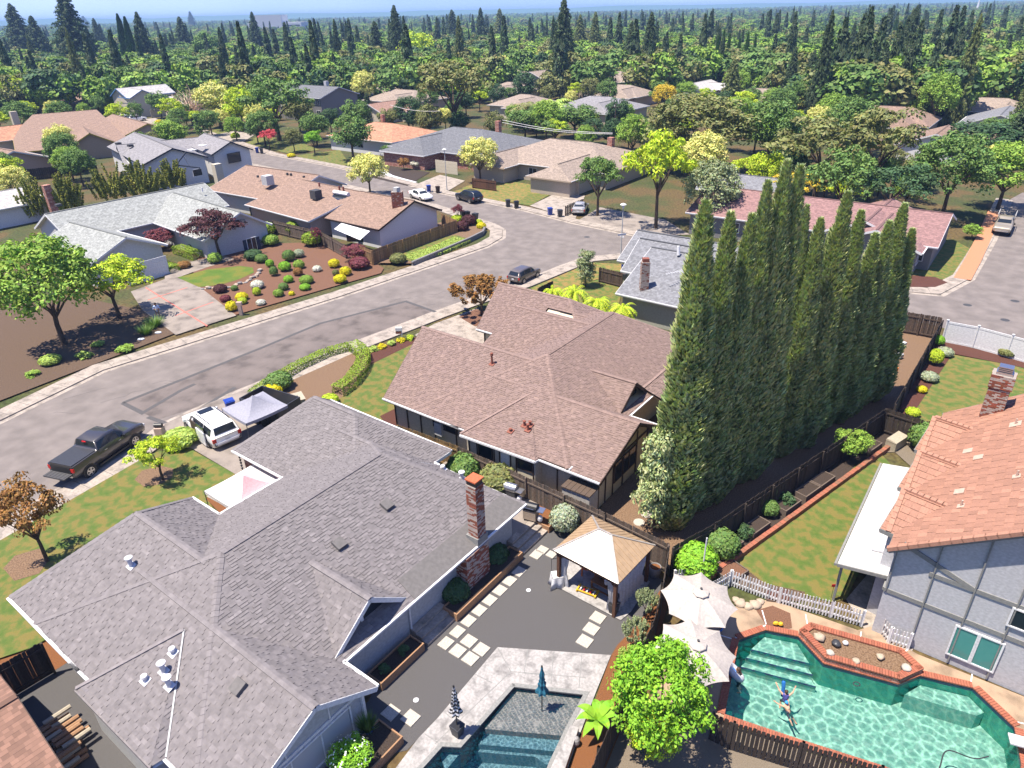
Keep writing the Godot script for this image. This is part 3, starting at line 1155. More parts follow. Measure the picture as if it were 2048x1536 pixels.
func loft_car(rings: Array) -> Array:
	var out := []
	for g in rings:
		var x: float = g[0]
		var w: float = g[1]
		var yb: float = g[2]
		var belt: float = g[3]
		var wr: float = g[4]
		var yt: float = g[5]
		var half := [Vector2(w * 0.7,yb),Vector2(w * 0.97,yb + 0.05),Vector2(w,lerpf(yb,belt,0.55)),Vector2(w * 0.975,belt),Vector2(lerpf(w * 0.97,wr,0.9),lerpf(belt,yt,0.88)),Vector2(wr * 0.8,yt)]
		var r := []
		for p in half:
			r.append(V3(x,p.y,p.x))
		for i in half.size():
			var p: Vector2 = half[half.size() - 1 - i]
			r.append(V3(x,p.y,-p.x))
		out.append(r)
	return out

const CARS := {
	"pickup": [[[-2.8,0.93,0.58,1.26,0.92,1.3],[-2.75,0.97,0.5,1.3,0.94,1.34],[-1.0,0.98,0.46,1.32,0.94,1.36],[-0.86,0.98,0.46,1.32,0.9,1.42],[-0.72,0.98,0.46,1.32,0.74,1.88],[0.0,0.98,0.46,1.3,0.74,1.95],[0.72,0.98,0.46,1.28,0.72,1.9],[1.42,0.98,0.46,1.22,0.86,1.3],[2.4,0.96,0.5,1.18,0.84,1.24],[2.82,0.92,0.56,1.08,0.8,1.12],[2.92,0.84,0.6,0.95,0.74,0.98]],[3,4,5,6,7],[3,4],[6,7],[-1.78,1.8,0.41]],
	"suv": [[[-2.32,0.78,0.5,0.92,0.7,0.97],[-2.25,0.9,0.4,1.02,0.76,1.1],[-1.9,0.93,0.32,1.06,0.64,1.6],[-1.1,0.94,0.3,1.05,0.66,1.7],[0.1,0.94,0.3,1.02,0.66,1.68],[0.4,0.94,0.3,1.01,0.64,1.62],[1.15,0.93,0.3,0.99,0.78,1.07],[1.95,0.9,0.32,0.92,0.74,0.98],[2.25,0.84,0.36,0.82,0.68,0.86],[2.34,0.74,0.42,0.7,0.6,0.74]],[2,3,4,5,6],[1,2],[5,6],[-1.38,1.4,0.36]],
	"minivan": [[[-2.5,0.84,0.5,0.98,0.76,1.03],[-2.45,0.95,0.36,1.06,0.82,1.14],[-2.2,0.98,0.28,1.08,0.72,1.68],[-1.2,0.99,0.26,1.06,0.74,1.74],[0.3,0.99,0.26,1.03,0.73,1.7],[0.7,0.99,0.26,1.01,0.7,1.6],[1.65,0.97,0.26,0.96,0.82,1.04],[2.15,0.93,0.3,0.86,0.76,0.92],[2.45,0.84,0.34,0.74,0.66,0.78],[2.55,0.7,0.4,0.62,0.56,0.66]],[2,3,4,5,6],[1,2],[5,6],[-1.5,1.55,0.34]],
	"sedan": [[[-2.3,0.76,0.46,0.86,0.7,0.92],[-2.2,0.88,0.38,0.94,0.78,1.0],[-1.6,0.91,0.3,0.95,0.74,1.08],[-0.9,0.92,0.28,0.93,0.6,1.4],[-0.1,0.92,0.28,0.91,0.62,1.45],[0.35,0.92,0.28,0.9,0.6,1.38],[1.1,0.91,0.28,0.88,0.76,0.95],[1.9,0.88,0.3,0.8,0.72,0.86],[2.25,0.8,0.36,0.7,0.64,0.74],[2.33,0.7,0.42,0.62,0.58,0.66]],[3,4,5,6],[2,3],[5,6],[-1.35,1.4,0.33]],
}

func car(called: String,label: String,kind: String,paint: String,at: Vector3,towards: Vector3,scale := 1.0) -> Node3D:
	var d = towards - at
	var o = thing(called,label,"pickup" if kind == "pickup" else ("van" if kind == "minivan" else "car"),at,atan2(-d.z,d.x))
	o.scale = Vector3.ONE * scale
	var C: Array = CARS[kind]
	var rings = loft_car(C[0])
	var mb := MB.new()
	mb.skin(rings)
	obj("body",mb,M[paint],o,true)
	for s in 2:
		var gb := MB.new()
		var ids: Array = C[1]
		for k in ids.size() - 1:
			var a: Array = rings[ids[k]]
			var b: Array = rings[ids[k + 1]]
			var i0 = 3 if s == 0 else 8
			var i1 = 4 if s == 0 else 7
			var n = V3(0,0.004,0.012 if s == 0 else -0.012)
			var fa = 0.1 if k > 0 else 0.5
			var la = 0.98 if k < ids.size() - 2 else 0.62
			var p0: Vector3 = a[i0].lerp(b[i0],fa * 0.3)
			var p1: Vector3 = a[i0].lerp(b[i0],la)
			var q0: Vector3 = a[i1].lerp(b[i1],fa * 0.3)
			var q1: Vector3 = a[i1].lerp(b[i1],la)
			if k == 0 and kind != "pickup":
				p0 = a[i0]
				q0 = a[i1]
			gb.quad(p0.lerp(q0,0.1) + n,p1.lerp(q1,0.1) + n,p1.lerp(q1,0.92) + n,p0.lerp(q0,0.92) + n)
		obj("side_window",gb,M.glass,o)
	for e in 2:
		var ids: Array = C[2 + e]
		var a: Array = rings[ids[0]]
		var b: Array = rings[ids[1]]
		var gb := MB.new()
		var n = V3(-0.012 if e == 0 else 0.012,0.012,0)
		var l0: Vector3 = a[5].lerp(a[4],0.4)
		var r0: Vector3 = a[6].lerp(a[7],0.4)
		var l1: Vector3 = b[5].lerp(b[4],0.4)
		var r1_: Vector3 = b[6].lerp(b[7],0.4)
		gb.quad(l0.lerp(l1,0.1) + n,r0.lerp(r1_,0.1) + n,r0.lerp(r1_,0.9) + n,l0.lerp(l1,0.9) + n)
		obj("rear_window" if e == 0 else "windshield",gb,M.glass,o)
	var wd: Array = C[4]
	for x in [wd[0],wd[1]]:
		for s in [-1.0,1.0]:
			var hw: float = C[0][4][1]
			var ab := MB.new()
			ab.lathe(V3(x,wd[2] + 0.02,s * (hw - 0.1)),[Vector2(0,0.108),Vector2(wd[2] + 0.06,0.108),Vector2(wd[2] + 0.06,0)],20,V3(0,0,s))
			obj("wheel_arch",ab,M.black,o)
			var tb := MB.new()
			var r: float = wd[2]
			tb.lathe(V3(x,r,s * (hw - 0.2)),[Vector2(0,0),Vector2(r * 0.92,0),Vector2(r,0.04),Vector2(r,0.2),Vector2(r * 0.93,0.232),Vector2(r * 0.7,0.235),Vector2(r * 0.66,0.2),Vector2(0,0.2)],20,V3(0,0,s))
			var wheel = obj("wheel",tb,M.rubber,o)
			var ib := MB.new()
			ib.lathe(V3(x,r,s * (hw + 0.03)),[Vector2(r * 0.66,-0.03),Vector2(r * 0.66,0.0),Vector2(r * 0.58,0.0),Vector2(r * 0.58,-0.02)],20,V3(0,0,s))
			for k in 5:
				var f = TAU * k / 5.0
				ib.box(V3(x + cos(f) * r * 0.3,r + sin(f) * r * 0.3,s * (hw + 0.02)),V3(r * 0.62,r * 0.2,0.03),Basis(V3(0,0,1),f))
			obj("rim",ib,M.steel,wheel)
	var rr: Array = C[0][0]
	var fr_: Array = C[0][-1]
	for s in [-1.0,1.0]:
		var lb := MB.new()
		lb.box(V3(C[0][1][0] - 0.01,lerpf(C[0][1][2],C[0][1][3],0.72),s * (C[0][1][1] - 0.11)),V3(0.1,0.26,0.24))
		obj("tail_light",lb,M.lamp_red,o)
		var hb := MB.new()
		hb.box(V3(C[0][-2][0] + 0.0,C[0][-2][3] - 0.1,s * (C[0][-2][1] - 0.14)),V3(0.16,0.14,0.26))
		obj("headlight",hb,M.lamp_clear,o)
		var mir := MB.new()
		mir.box(V3(C[0][-4][0] - 0.35,C[0][-4][3] + 0.06,s * (C[0][4][1] + 0.1)),V3(0.12,0.16,0.2))
		obj("mirror",mir,M.black if kind == "pickup" else M[paint],o)
	for e in 2:
		var bb := MB.new()
		var g: Array = rr if e == 0 else fr_
		bb.box(V3(g[0] + (-0.02 if e == 0 else 0.02),g[2] + 0.1,0),V3(0.12,0.16,g[1] * 1.7))
		obj("bumper",bb,M.steel if kind == "pickup" else M[paint],o)
	var pb := MB.new()
	pb.box(V3(rr[0] - 0.03,lerpf(rr[2],rr[3],0.6),0),V3(0.02,0.13,0.32))
	if kind != "pickup":
		obj("number_plate",pb,M.white,o)
	return o

func bin(label: String,at: Vector3,turn: float,paint: String,called := "wheelie_bin") -> Node3D:
	var o = thing(called,label,"bin",at,turn)
	var mb := MB.new()
	var p := []
	for y in [[0.08,0.24,0.24],[0.98,0.3,0.33]]:
		for q in [Vector2(-1,-1),Vector2(1,-1),Vector2(1,1),Vector2(-1,1)]:
			p.append(V3(q.x * y[1],y[0],q.y * y[2]))
	mb.hull(p)
	obj("body",mb,M[paint],o)
	var lb := MB.new()
	lb.box(V3(0,1.0,0),V3(0.66,0.06,0.74))
	lb.box(V3(0,1.045,0),V3(0.5,0.05,0.56))
	obj("lid",lb,M[paint],o)
	for s in [-1.0,1.0]:
		var wb := MB.new()
		wb.lathe(V3(s * 0.22,0.12,-0.27),[Vector2(0,0),Vector2(0.12,0),Vector2(0.12,0.06),Vector2(0,0.06)],12,V3(s,0,0))
		obj("wheel",wb,M.rubber,o)
	var hb := MB.new()
	hb.bar(V3(-0.24,0.96,-0.37),V3(0.24,0.96,-0.37),0.03,0.03)
	obj("handle",hb,M.black,o)
	return o

func street_lamp(label: String,at: Vector3,h: float,sign_ := false) -> void:
	var o = thing("street_lamp",label,"street lamp",at)
	var mb := MB.new()
	mb.tube([V3(0,0,0),V3(0,0.3,0),V3(0,h - 0.3,0)],[0.1,0.075,0.045],8)
	obj("pole",mb,M.metal_pale,o)
	var lb := MB.new()
	lb.lathe(V3(0,h - 0.45,0),[Vector2(0.08,0),Vector2(0.16,0.3),Vector2(0.18,0.42),Vector2(0,0.42)],10)
	obj("lantern",lb,M.white,o)
	var cb := MB.new()
	cb.lathe(V3(0,h - 0.03,0),[Vector2(0,0),Vector2(0.34,0.0),Vector2(0.3,0.06),Vector2(0.08,0.16),Vector2(0,0.16)],12)
	obj("lantern_cap",cb,M.white,o)
	if sign_:
		var sb := MB.new()
		sb.box(V3(0,2.75,0.09),V3(1.0,0.2,0.03),Basis(UP,0.35))
		sb.box(V3(0.05,2.5,0),V3(0.03,0.18,0.8),Basis(UP,0.35))
		obj("street_sign",sb,M.white,o)

func board_mesh(w: float,h: float,k: int,dog := true) -> ArrayMesh:
	var key = "board%s_%s_%d" % [snappedf(w,0.01),snappedf(h,0.01),k]
	if not shared.has(key):
		var mb := MB.new()
		mb.use_c = true
		var g: float = [0.75,0.92,1.05,1.2,0.6][k]
		mb.col = Color(g,g * (1.0 + 0.03 * (k - 2)),g * (1.0 + 0.05 * (k - 2)))
		var c = w * 0.25 if dog else 0.001
		var pf := [Vector2(-w / 2,0),Vector2(w / 2,0),Vector2(w / 2,h - c),Vector2(w / 2 - c,h),Vector2(-w / 2 + c,h),Vector2(-w / 2,h - c)]
		var t := 0.009
		for i in range(1,5):
			mb.tri(V3(pf[0].x,pf[0].y,t),V3(pf[i].x,pf[i].y,t),V3(pf[i + 1].x,pf[i + 1].y,t))
			mb.tri(V3(pf[0].x,pf[0].y,-t),V3(pf[i].x,pf[i].y,-t),V3(pf[i + 1].x,pf[i + 1].y,-t))
		for i in 6:
			var a: Vector2 = pf[i]
			var b: Vector2 = pf[(i + 1) % 6]
			mb.quad(V3(a.x,a.y,-t),V3(b.x,b.y,-t),V3(b.x,b.y,t),V3(a.x,a.y,t))
		shared[key] = mb.mesh()
	return shared[key]

func fence(called: String,label: String,pts: Array,h: float,wood: String,bw := 0.14,gap := 0.004,singles := true,back := 1.0,piece := "board") -> Node3D:
	var o = thing(called,label,"fence",pts[0])
	rng.seed = hash(label)
	M[wood].vertex_color_use_as_albedo = true
	var rest := MB.new()
	rest.use_c = true
	for i in pts.size() - 1:
		var a: Vector3 = pts[i] - pts[0]
		var b: Vector3 = pts[i + 1] - pts[0]
		var d = (b - a).normalized()
		var n = V3(-d.z,0,d.x)
		var L = (b - a).length()
		var k = int(L / (bw + gap))
		var step = L / k
		for j in k:
			var p = a + d * (j + 0.5) * step + n * r1(-0.004,0.004)
			var hh = snappedf(h * r1(0.985,1.012),0.02)
			var v = rng.randi() % 5
			var bs = Basis(d,UP,n).rotated(d,r1(-0.012,0.012)).rotated(n,r1(-0.008,0.008))
			if singles:
				inst(piece,board_mesh(step - gap,hh,v),M[wood],o).transform = Transform3D(bs,p + UP * 0.03)
			else:
				var g: float = [0.75,0.92,1.05,1.2,0.6][v]
				rest.col = Color(g,g,g)
				rest.box(p + UP * hh * 0.5,V3(step - gap,hh,0.018),bs)
		var m = maxi(1,int(L / 2.4))
		for j in m + 1:
			var pb := MB.new()
			pb.box(a + d * L * j / m + n * back * 0.07 + UP * h * 0.5,V3(0.09,h + 0.02,0.09),Basis(d,UP,n))
			obj("post",pb,M[wood],o)
		for y in [0.25,h - 0.3]:
			var rb := MB.new()
			rb.bar(a + n * back * 0.03 + UP * y,b + n * back * 0.03 + UP * y,0.04,0.09)
			obj("rail",rb,M[wood],o)
	if not singles:
		stuff(obj(piece,rest,M[wood],o))
	return o

func planter(label: String,a: Vector3,b: Vector3,w: float,h: float,wood := "wood_new",soil := "mulch_dark") -> Node3D:
	var d = b - a
	var L = d.length()
	var o = thing("planter_box",label,"planter",(a + b) * 0.5,atan2(-d.z,d.x))
	for s in [-1.0,1.0]:
		for k in maxi(1,int(h / 0.19)):
			var mb := MB.new()
			mb.box(V3(0,(k + 0.5) * h / maxi(1,int(h / 0.19)),s * (w * 0.5 - 0.03)),V3(L,h / maxi(1,int(h / 0.19)) - 0.006,0.06))
			obj("plank",mb,M[wood],o)
			var eb := MB.new()
			eb.box(V3(s * (L * 0.5 - 0.03),(k + 0.5) * h / maxi(1,int(h / 0.19)),0),V3(0.058,h / maxi(1,int(h / 0.19)) - 0.006,w - 0.122))
			obj("plank",eb,M[wood],o)
	var sb := MB.new()
	sb.box(V3(0,h * 0.42,0),V3(L - 0.12,h * 0.84,w - 0.12))
	obj("soil",sb,M[soil],o)
	return o

func parasol_open(label: String,at: Vector3,r: float,h: float,tilt: Vector3) -> void:
	var o = thing("parasol",label,"umbrella",at)
	var top = V3(0,h,0)
	var mb := MB.new()
	var pb := MB.new()
	var ax = Basis(V3(1,0,0),tilt.x) * Basis(V3(0,0,1),tilt.z)
	for k in 8:
		var a = TAU * k / 8.0 + tilt.y
		var b = TAU * (k + 1) / 8.0 + tilt.y
		var A = V3(cos(a),0,sin(a)) * r - UP * 0.5
		var B = V3(cos(b),0,sin(b)) * r - UP * 0.5
		var pv := []
		for i in 7:
			var row := []
			for j in 7:
				var u = i / 6.0
				var w = j / 6.0
				var p = A.lerp(B,w) * u
				var e = w * (1.0 - w) * 4.0
				p -= (A + B).normalized() * V3(1,0,1) * e * u * u * 0.13
				p.y = -0.5 * u - e * u * 0.05 + 0.06 * sin(u * PI)
				row.append(top + ax * p)
			pv.append(row)
		for i in 6:
			for j in 6:
				mb.quad(pv[i][j],pv[i + 1][j],pv[i + 1][j + 1],pv[i][j + 1])
		pb.bar(top - UP * 0.06,top + ax * (A * 0.97 - UP * 0.04),0.02,0.02)
	obj("canopy",mb,M.canvas,o)
	obj("rib",pb,M.metal_dark,o)
	var vb := MB.new()
	vb.lathe(top + UP * 0.1,[Vector2(0,0.05),Vector2(0.05,0.03),Vector2(0.34,-0.09),Vector2(0.36,-0.12)],8)
	obj("vent_cap",vb,M.canvas,o)
	var fb := MB.new()
	fb.box(top + UP * 0.18,V3(0.08,0.06,0.08))
	obj("finial",fb,M.metal_dark,o)
	var sb := MB.new()
	sb.tube([Vector3.ZERO,top],[0.03,0.025],8)
	obj("pole",sb,M.metal_dark,o)
	var bb := MB.new()
	bb.lathe(Vector3.ZERO,[Vector2(0.3,0),Vector2(0.3,0.06),Vector2(0.05,0.12),Vector2(0,0.12)],16)
	obj("base",bb,M.metal_dark,o)

func parasol_shut(called: String,label: String,at: Vector3,y0: float,h: float,mats: Array) -> Node3D:
	var o = thing(called,label,"umbrella",at)
	var pb := MB.new()
	pb.tube([V3(0,y0,0),V3(0,h,0)],[0.024,0.02],8)
	obj("pole",pb,M.black,o)
	var n := 16
	var base = h - 1.45
	for k in (n if mats.size() > 1 else 1):
		var mb := MB.new()
		var rings := []
		var t0 = float(k) / n if mats.size() > 1 else 0.0
		var t1 = float(k + 1) / n if mats.size() > 1 else 1.0
		var steps = 3 if mats.size() > 1 else 26
		for i in steps + 1:
			var t = lerpf(t0,t1,float(i) / steps)
			var r = lerpf(0.2,0.04,pow(t,0.8)) * (1.0 + 0.16 * sin(t * 19.0)) * (0.75 if t > 0.42 and t < 0.47 else 1.0)
			var g := []
			for j in 24:
				var a = TAU * j / 24.0
				var rr = r * (1.0 + 0.3 * cos(a * 6.0 + t * 2.5))
				g.append(V3(cos(a) * rr,base + t * 1.38,sin(a) * rr))
			rings.append(g)
		mb.skin(rings,mats.size() == 1)
		obj("canopy",mb,M[mats[k % mats.size()]],o,true)
	var fb := MB.new()
	fb.ball(V3(0,h,0),V3(0.04,0.07,0.04),8)
	obj("finial",fb,M.black,o)
	return o

func canopy(label: String,at: Vector3,turn: float,s: float,h: float,rise: float,mats: Array,called := "pop_up_canopy") -> void:
	var o = thing(called,label,"canopy",at,turn)
	var apex = V3(0,h + rise,0)
	var c := [V3(-s,h,-s),V3(s,h,-s),V3(s,h,s),V3(-s,h,s)]
	for k in 4:
		var mb := MB.new()
		var a: Vector3 = c[k]
		var b: Vector3 = c[(k + 1) % 4]
		var pv := []
		for i in 9:
			var row := []
			for j in 9:
				var u = i / 8.0
				var w = j / 8.0
				var p = apex.lerp(a.lerp(b,w),u)
				p.y -= sin(u * PI) * rise * 0.28 + w * (1.0 - w) * u * 0.22
				row.append(p)
			pv.append(row)
		for i in 8:
			for j in 8:
				mb.quad(pv[i][j],pv[i + 1][j],pv[i + 1][j + 1],pv[i][j + 1])
		for j in 8:
			mb.quad(pv[8][j],pv[8][j + 1],pv[8][j + 1] - UP * 0.2,pv[8][j] - UP * 0.2)
		obj("canopy_panel",mb,M[mats[k]],o)
		var lb := MB.new()
		lb.bar(V3(a.x,0,a.z),a,0.035,0.035)
		obj("leg",lb,M.metal_dark,o)

func rocks(label: String,at: Vector3,n: int,spread: float,size: float,sd: int,m := "stone") -> void:
	rng.seed = sd
	for i in n:
		var p = at + V3(r1(-1,1) * spread,0,r1(-0.5,0.5) * spread)
		rock(label,p,size * r1(0.6,1.2),m,"rocks " + label)

func rock(label: String,p: Vector3,s: float,m := "stone",group := "") -> void:
	var mb := MB.new()
	var f = noise(1.2,int(absf(p.x * 91.0 + p.z * 37.0)),2)
	var rings := []
	for i in 7:
		var v = PI * i / 6.0
		var g := []
		for j in 10:
			var a = TAU * j / 10.0
			var d = V3(sin(v) * cos(a),cos(v) * 0.62,sin(v) * sin(a))
			g.append(d * s * (1.0 + 0.35 * f.get_noise_3dv(d * 1.2 + p)))
		rings.append(g)
	mb.skin(rings,false)
	var o = obj("rock",mb,M[m],self,true)
	o.position = p + UP * s * 0.4
	tag(o,label,"rock",group)

func field_mesh(mb: MB,bones: Array,cell: float,at: Transform3D,k := 0.02) -> void:
	var lo = Vector3.ONE * 1e9
	var hi = -lo
	for b in bones:
		var m: float = maxf(b[2],b[3]) + cell * 2.0
		for p in [b[0],b[1]]:
			lo = lo.min(p - Vector3.ONE * m)
			hi = hi.max(p + Vector3.ONE * m)
	var n = Vector3i(((hi - lo) / cell).ceil()) + Vector3i.ONE
	var f := PackedFloat32Array()
	var who := PackedByteArray()
	f.resize(n.x * n.y * n.z)
	who.resize(f.size())
	f.fill(1.0)
	for bi in bones.size():
		var b: Array = bones[bi]
		var A: Vector3 = b[0]
		var B: Vector3 = b[1]
		var m: float = maxf(b[2],b[3]) + cell * 2.0 + k
		var i0 = Vector3i(((A.min(B) - Vector3.ONE * m - lo) / cell).floor()).clampi(0,9999)
		var i1 = Vector3i(((A.max(B) + Vector3.ONE * m - lo) / cell).ceil())
		var ab = B - A
		var l2 = maxf(ab.length_squared(),1e-9)
		for z in range(i0.z,mini(i1.z + 1,n.z)):
			for y in range(i0.y,mini(i1.y + 1,n.y)):
				for x in range(i0.x,mini(i1.x + 1,n.x)):
					var p = lo + V3(x,y,z) * cell
					var t = clampf((p - A).dot(ab) / l2,0,1)
					var d: float = (p - A - ab * t).length() - lerpf(b[2],b[3],t)
					var q = x + n.x * (y + n.y * z)
					var e = f[q]
					if d < e:
						who[q] = bi
					var h = maxf(k - absf(d - e),0.0) / k
					f[q] = minf(d,e) - h * h * k * 0.25
	var ids := {}
	var pos := []
	var cols := []
	for z in n.z - 1:
		for y in n.y - 1:
			for x in n.x - 1:
				var q = x + n.x * (y + n.y * z)
				var s := 0
				var acc := Vector3.ZERO
				var v8 := [f[q],f[q + 1],f[q + n.x],f[q + n.x + 1],f[q + n.x * n.y],f[q + n.x * n.y + 1],f[q + n.x * n.y + n.x],f[q + n.x * n.y + n.x + 1]]
				var neg := 0
				for c in 8:
					if v8[c] < 0.0:
						neg += 1
				if neg == 0 or neg == 8:
					continue
				for c in 8:
					for ax in [1,2,4]:
						if not c & ax:
							var a: float = v8[c]
							var b: float = v8[c | ax]
							if (a < 0.0) != (b < 0.0):
								var t = a / (a - b)
								var pa = V3(c & 1,(c >> 1) & 1,(c >> 2) & 1)
								var c2: int = c | ax
								acc += pa.lerp(V3(c2 & 1,(c2 >> 1) & 1,(c2 >> 2) & 1),t)
								s += 1
				ids[q] = pos.size()
				pos.append(at * (lo + (V3(x,y,z) + acc / s) * cell))
				cols.append(bones[who[q]][4])
	mb.use_c = true
	var st := [1,n.x,n.x * n.y]
	for q in ids:
		for ax in 3:
			var o: int = st[ax]
			if q + o >= f.size() or (f[q] < 0.0) == (f[q + o] < 0.0):
				continue
			var u: int = st[(ax + 1) % 3]
			var w: int = st[(ax + 2) % 3]
			if not (ids.has(q - u) and ids.has(q - w) and ids.has(q - u - w)):
				continue
			var r := [ids[q],ids[q - u],ids[q - u - w],ids[q - w]]
			if f[q] < 0.0:
				r.reverse()
			for tri in [[0,1,2],[0,2,3]]:
				for j in tri:
					mb.v.append(pos[r[j]])
					mb.c.append(cols[r[j]])

func hand_bones(grip: float,c: Color) -> Array:
	var b := [[V3(0,0,0),V3(0,-0.05,0),0.02,0.026,c],[V3(0.018,-0.04,0),V3(0.024,-0.085,0),0.017,0.014,c],[V3(-0.018,-0.04,0),V3(-0.024,-0.083,0),0.017,0.013,c],[V3(0,-0.04,0),V3(0,-0.088,0),0.018,0.014,c]]
	for i in 4:
		var x: float = [0.028,0.01,-0.009,-0.027][i]
		var L: float = [0.07,0.08,0.074,0.056][i]
		var p = V3(x,-0.088,0)
		var a := 0.0
		for s in 3:
			a += grip * (0.5 if s == 0 else 0.8)
			var q = p + V3(x * 0.12,-cos(a),sin(a)) * L * [0.45,0.32,0.25][s]
			b.append([p,q,0.0092 - s * 0.0008,0.0086 - s * 0.0008,c])
			p = q
	var t = V3(0.022,-0.025,0.004)
	for s in 2:
		var q = t + V3(0.026 - s * 0.012,-0.026,0.012 + grip * 0.01)
		b.append([t,q,0.012 - s * 0.001,0.0105 - s * 0.001,c])
		t = q
	return b

func person(label: String,at: Vector3,turn: float,s: float,J: Dictionary,top: Color,low: Color,skin: Color,hair: Color,long_hair := false,shoe := Color(0.03,0.03,0.03)) -> Node3D:
	var o = thing("person",label,"person",at,turn)
	o.scale = Vector3.ONE * s
	var mb := MB.new()
	var b := []
	var hip: Vector3 = J.hip
	var neck: Vector3 = J.neck
	var head: Vector3 = J.head
	var side = V3(1,0,0)
	var spine = hip.lerp(neck,0.45)
	b.append([hip - side * 0.07,hip + side * 0.07,0.12,0.12,low])
	b.append([hip,spine,0.13,0.125,top])
	b.append([spine - side * 0.04,neck - side * 0.09 - V3(0,0.1,0),0.12,0.105,top])
	b.append([spine + side * 0.04,neck + side * 0.09 - V3(0,0.1,0),0.12,0.105,top])
	b.append([neck - V3(0,0.06,0),neck + (head - neck) * 0.5,0.062,0.055,skin])
	b.append([head,head + V3(0,0.05,-0.01),0.085,0.09,skin])
	b.append([head + V3(0,-0.05,0.025),head + V3(0,-0.075,0.035),0.06,0.042,skin])
	for k in 2:
		var q := "l" if k == 0 else "r"
		var sg = 1.0 if k == 0 else -1.0
		var sh: Vector3 = neck + side * sg * 0.175 - V3(0,0.07,0)
		b.append([sh,J[q + "e"],0.06,0.048,J.get("sleeve",skin)])
		b.append([J[q + "e"],J[q + "w"],0.045,0.03,J.get("cuff",skin)])
		var hp: Vector3 = hip + side * sg * 0.09 - V3(0,0.04,0)
		b.append([hp,J[q + "k"],0.092,0.06,low])
		b.append([J[q + "k"],J[q + "a"],0.058,0.04,J.get("shin",low)])
		b.append([J[q + "a"] - V3(0,0.02,0.03),J[q + "a"] + V3(0,-0.035,0.15),0.042,0.038,shoe])
	field_mesh(mb,b,0.022,Transform3D(),0.03)
	for k in 2:
		var q := "l" if k == 0 else "r"
		var w: Vector3 = J[q + "w"]
		var d: Vector3 = (w - J[q + "e"]).normalized()
		var y = -d
		var x = y.cross(V3(0,0,1) if absf(y.z) < 0.9 else UP).normalized() * (1.0 if k == 0 else -1.0)
		field_mesh(mb,hand_bones(J.get("grip",0.5),skin),0.0055,Transform3D(Basis(x,y,x.cross(y)),w + d * 0.005),0.006)
	var face := []
	face.append([head + V3(0,-0.005,0.088),head + V3(0,-0.03,0.104),0.01,0.014,skin])
	for sg in [-1.0,1.0]:
		face.append([head + V3(sg * 0.088,0.01,-0.005),head + V3(sg * 0.09,-0.03,0.0),0.016,0.012,skin])
		face.append([head + V3(sg * 0.033,0.01,0.082),head + V3(sg * 0.04,0.01,0.08),0.01,0.01,Color(0.02,0.015,0.01)])
	face.append([head + V3(-0.022,-0.062,0.082),head + V3(0.022,-0.062,0.082),0.009,0.009,Color(0.3,0.08,0.07)])
	field_mesh(mb,face,0.007,Transform3D(),0.004)
	if not M.has("person"):
		mat("person",Color.WHITE,0.7).vertex_color_use_as_albedo = true
	obj("body",mb,M.person,o,true)
	var hm := MB.new()
	var hb := [[head + V3(0,0.055,-0.022),head + V3(0,0.05,-0.03),0.1,0.1,hair],[head + V3(0,0.0,-0.045),head + V3(0,0.04,-0.045),0.08,0.088,hair]]
	if long_hair:
		hb.append([head + V3(0,0.02,-0.06),neck + V3(0.0,-0.22,-0.16),0.085,0.055,hair])
	field_mesh(hm,hb,0.012,Transform3D(),0.02)
	obj("hair",hm,M.person,o,true)
	return o

func _ready() -> void:
	var cam := Camera3D.new()
	cam.name = "camera"
	add_child(cam)
	cam.position = EYE
	cam.rotation_order = EULER_ORDER_YXZ
	cam.rotation = V3(deg_to_rad(-28.0),0,deg_to_rad(-1.4))
	cam.fov = 57.5
	cam.far = 9000.0
	cam.near = 0.5
	var env := Environment.new()
	env.tonemap_mode = Environment.TONE_MAPPER_LINEAR
	env.tonemap_exposure = 2.2
	env.background_mode = Environment.BG_SKY
	var sky := ProceduralSkyMaterial.new()
	sky.sky_top_color = Color(0.2,0.4,0.76)
	sky.sky_horizon_color = Color(0.56,0.7,0.9)
	sky.sky_curve = 0.12
	sky.ground_horizon_color = Color(0.5,0.55,0.58)
	sky.ground_bottom_color = Color(0.25,0.24,0.2)
	sky.sky_energy_multiplier = 0.8
	var cloud = ntex(0.004,4,[[0.0,Color(1,1,1,0.0)],[0.55,Color(1,1,1,0.0)],[0.8,Color(1,1,1,0.25)],[1.0,Color(1,1,1,0.5)]],512,5)
	sky.sky_cover = cloud
	env.sky = Sky.new()
	env.sky.sky_material = sky
	env.sdfgi_enabled = true
	env.ssao_enabled = true
	env.ssil_enabled = true
	env.fog_enabled = true
	env.fog_density = 0.00022
	env.fog_light_color = Color(0.62,0.76,0.95)
	var we := WorldEnvironment.new()
	we.name = "world_environment"
	we.environment = env
	add_child(we)
	var sun := DirectionalLight3D.new()
	sun.name = "sun"
	sun.light_energy = 1.5
	sun.light_color = Color(1.0,0.96,0.9)
	sun.light_angular_distance = 0.55
	sun.shadow_enabled = true
	sun.look_at_from_position(Vector3.ZERO,V3(0.325,-0.94,-0.105),UP)
	add_child(sun)
	make_materials()
	ground()
	near_houses()
	other_houses()
	yards()
	pools()
	fences()
	vehicles()
	street_things()
	people()
	near_plants()
	trees()
	garden_trees()
	far_town()

var GF := Transform3D()
var BF := Transform3D()
var TF := Transform3D()
var pool_a := []
var pool_b := []

func gl(u: float,y: float,v: float) -> Vector3:
	return GF * V3(u,y,v)

func gw(u: float,v: float) -> Vector3:
	return GF * V3(u,0,v)

func tl(u: float,y: float,v: float) -> Vector3:
	return TF * V3(u,y,v)

func line(p: Array) -> Array:
	return p

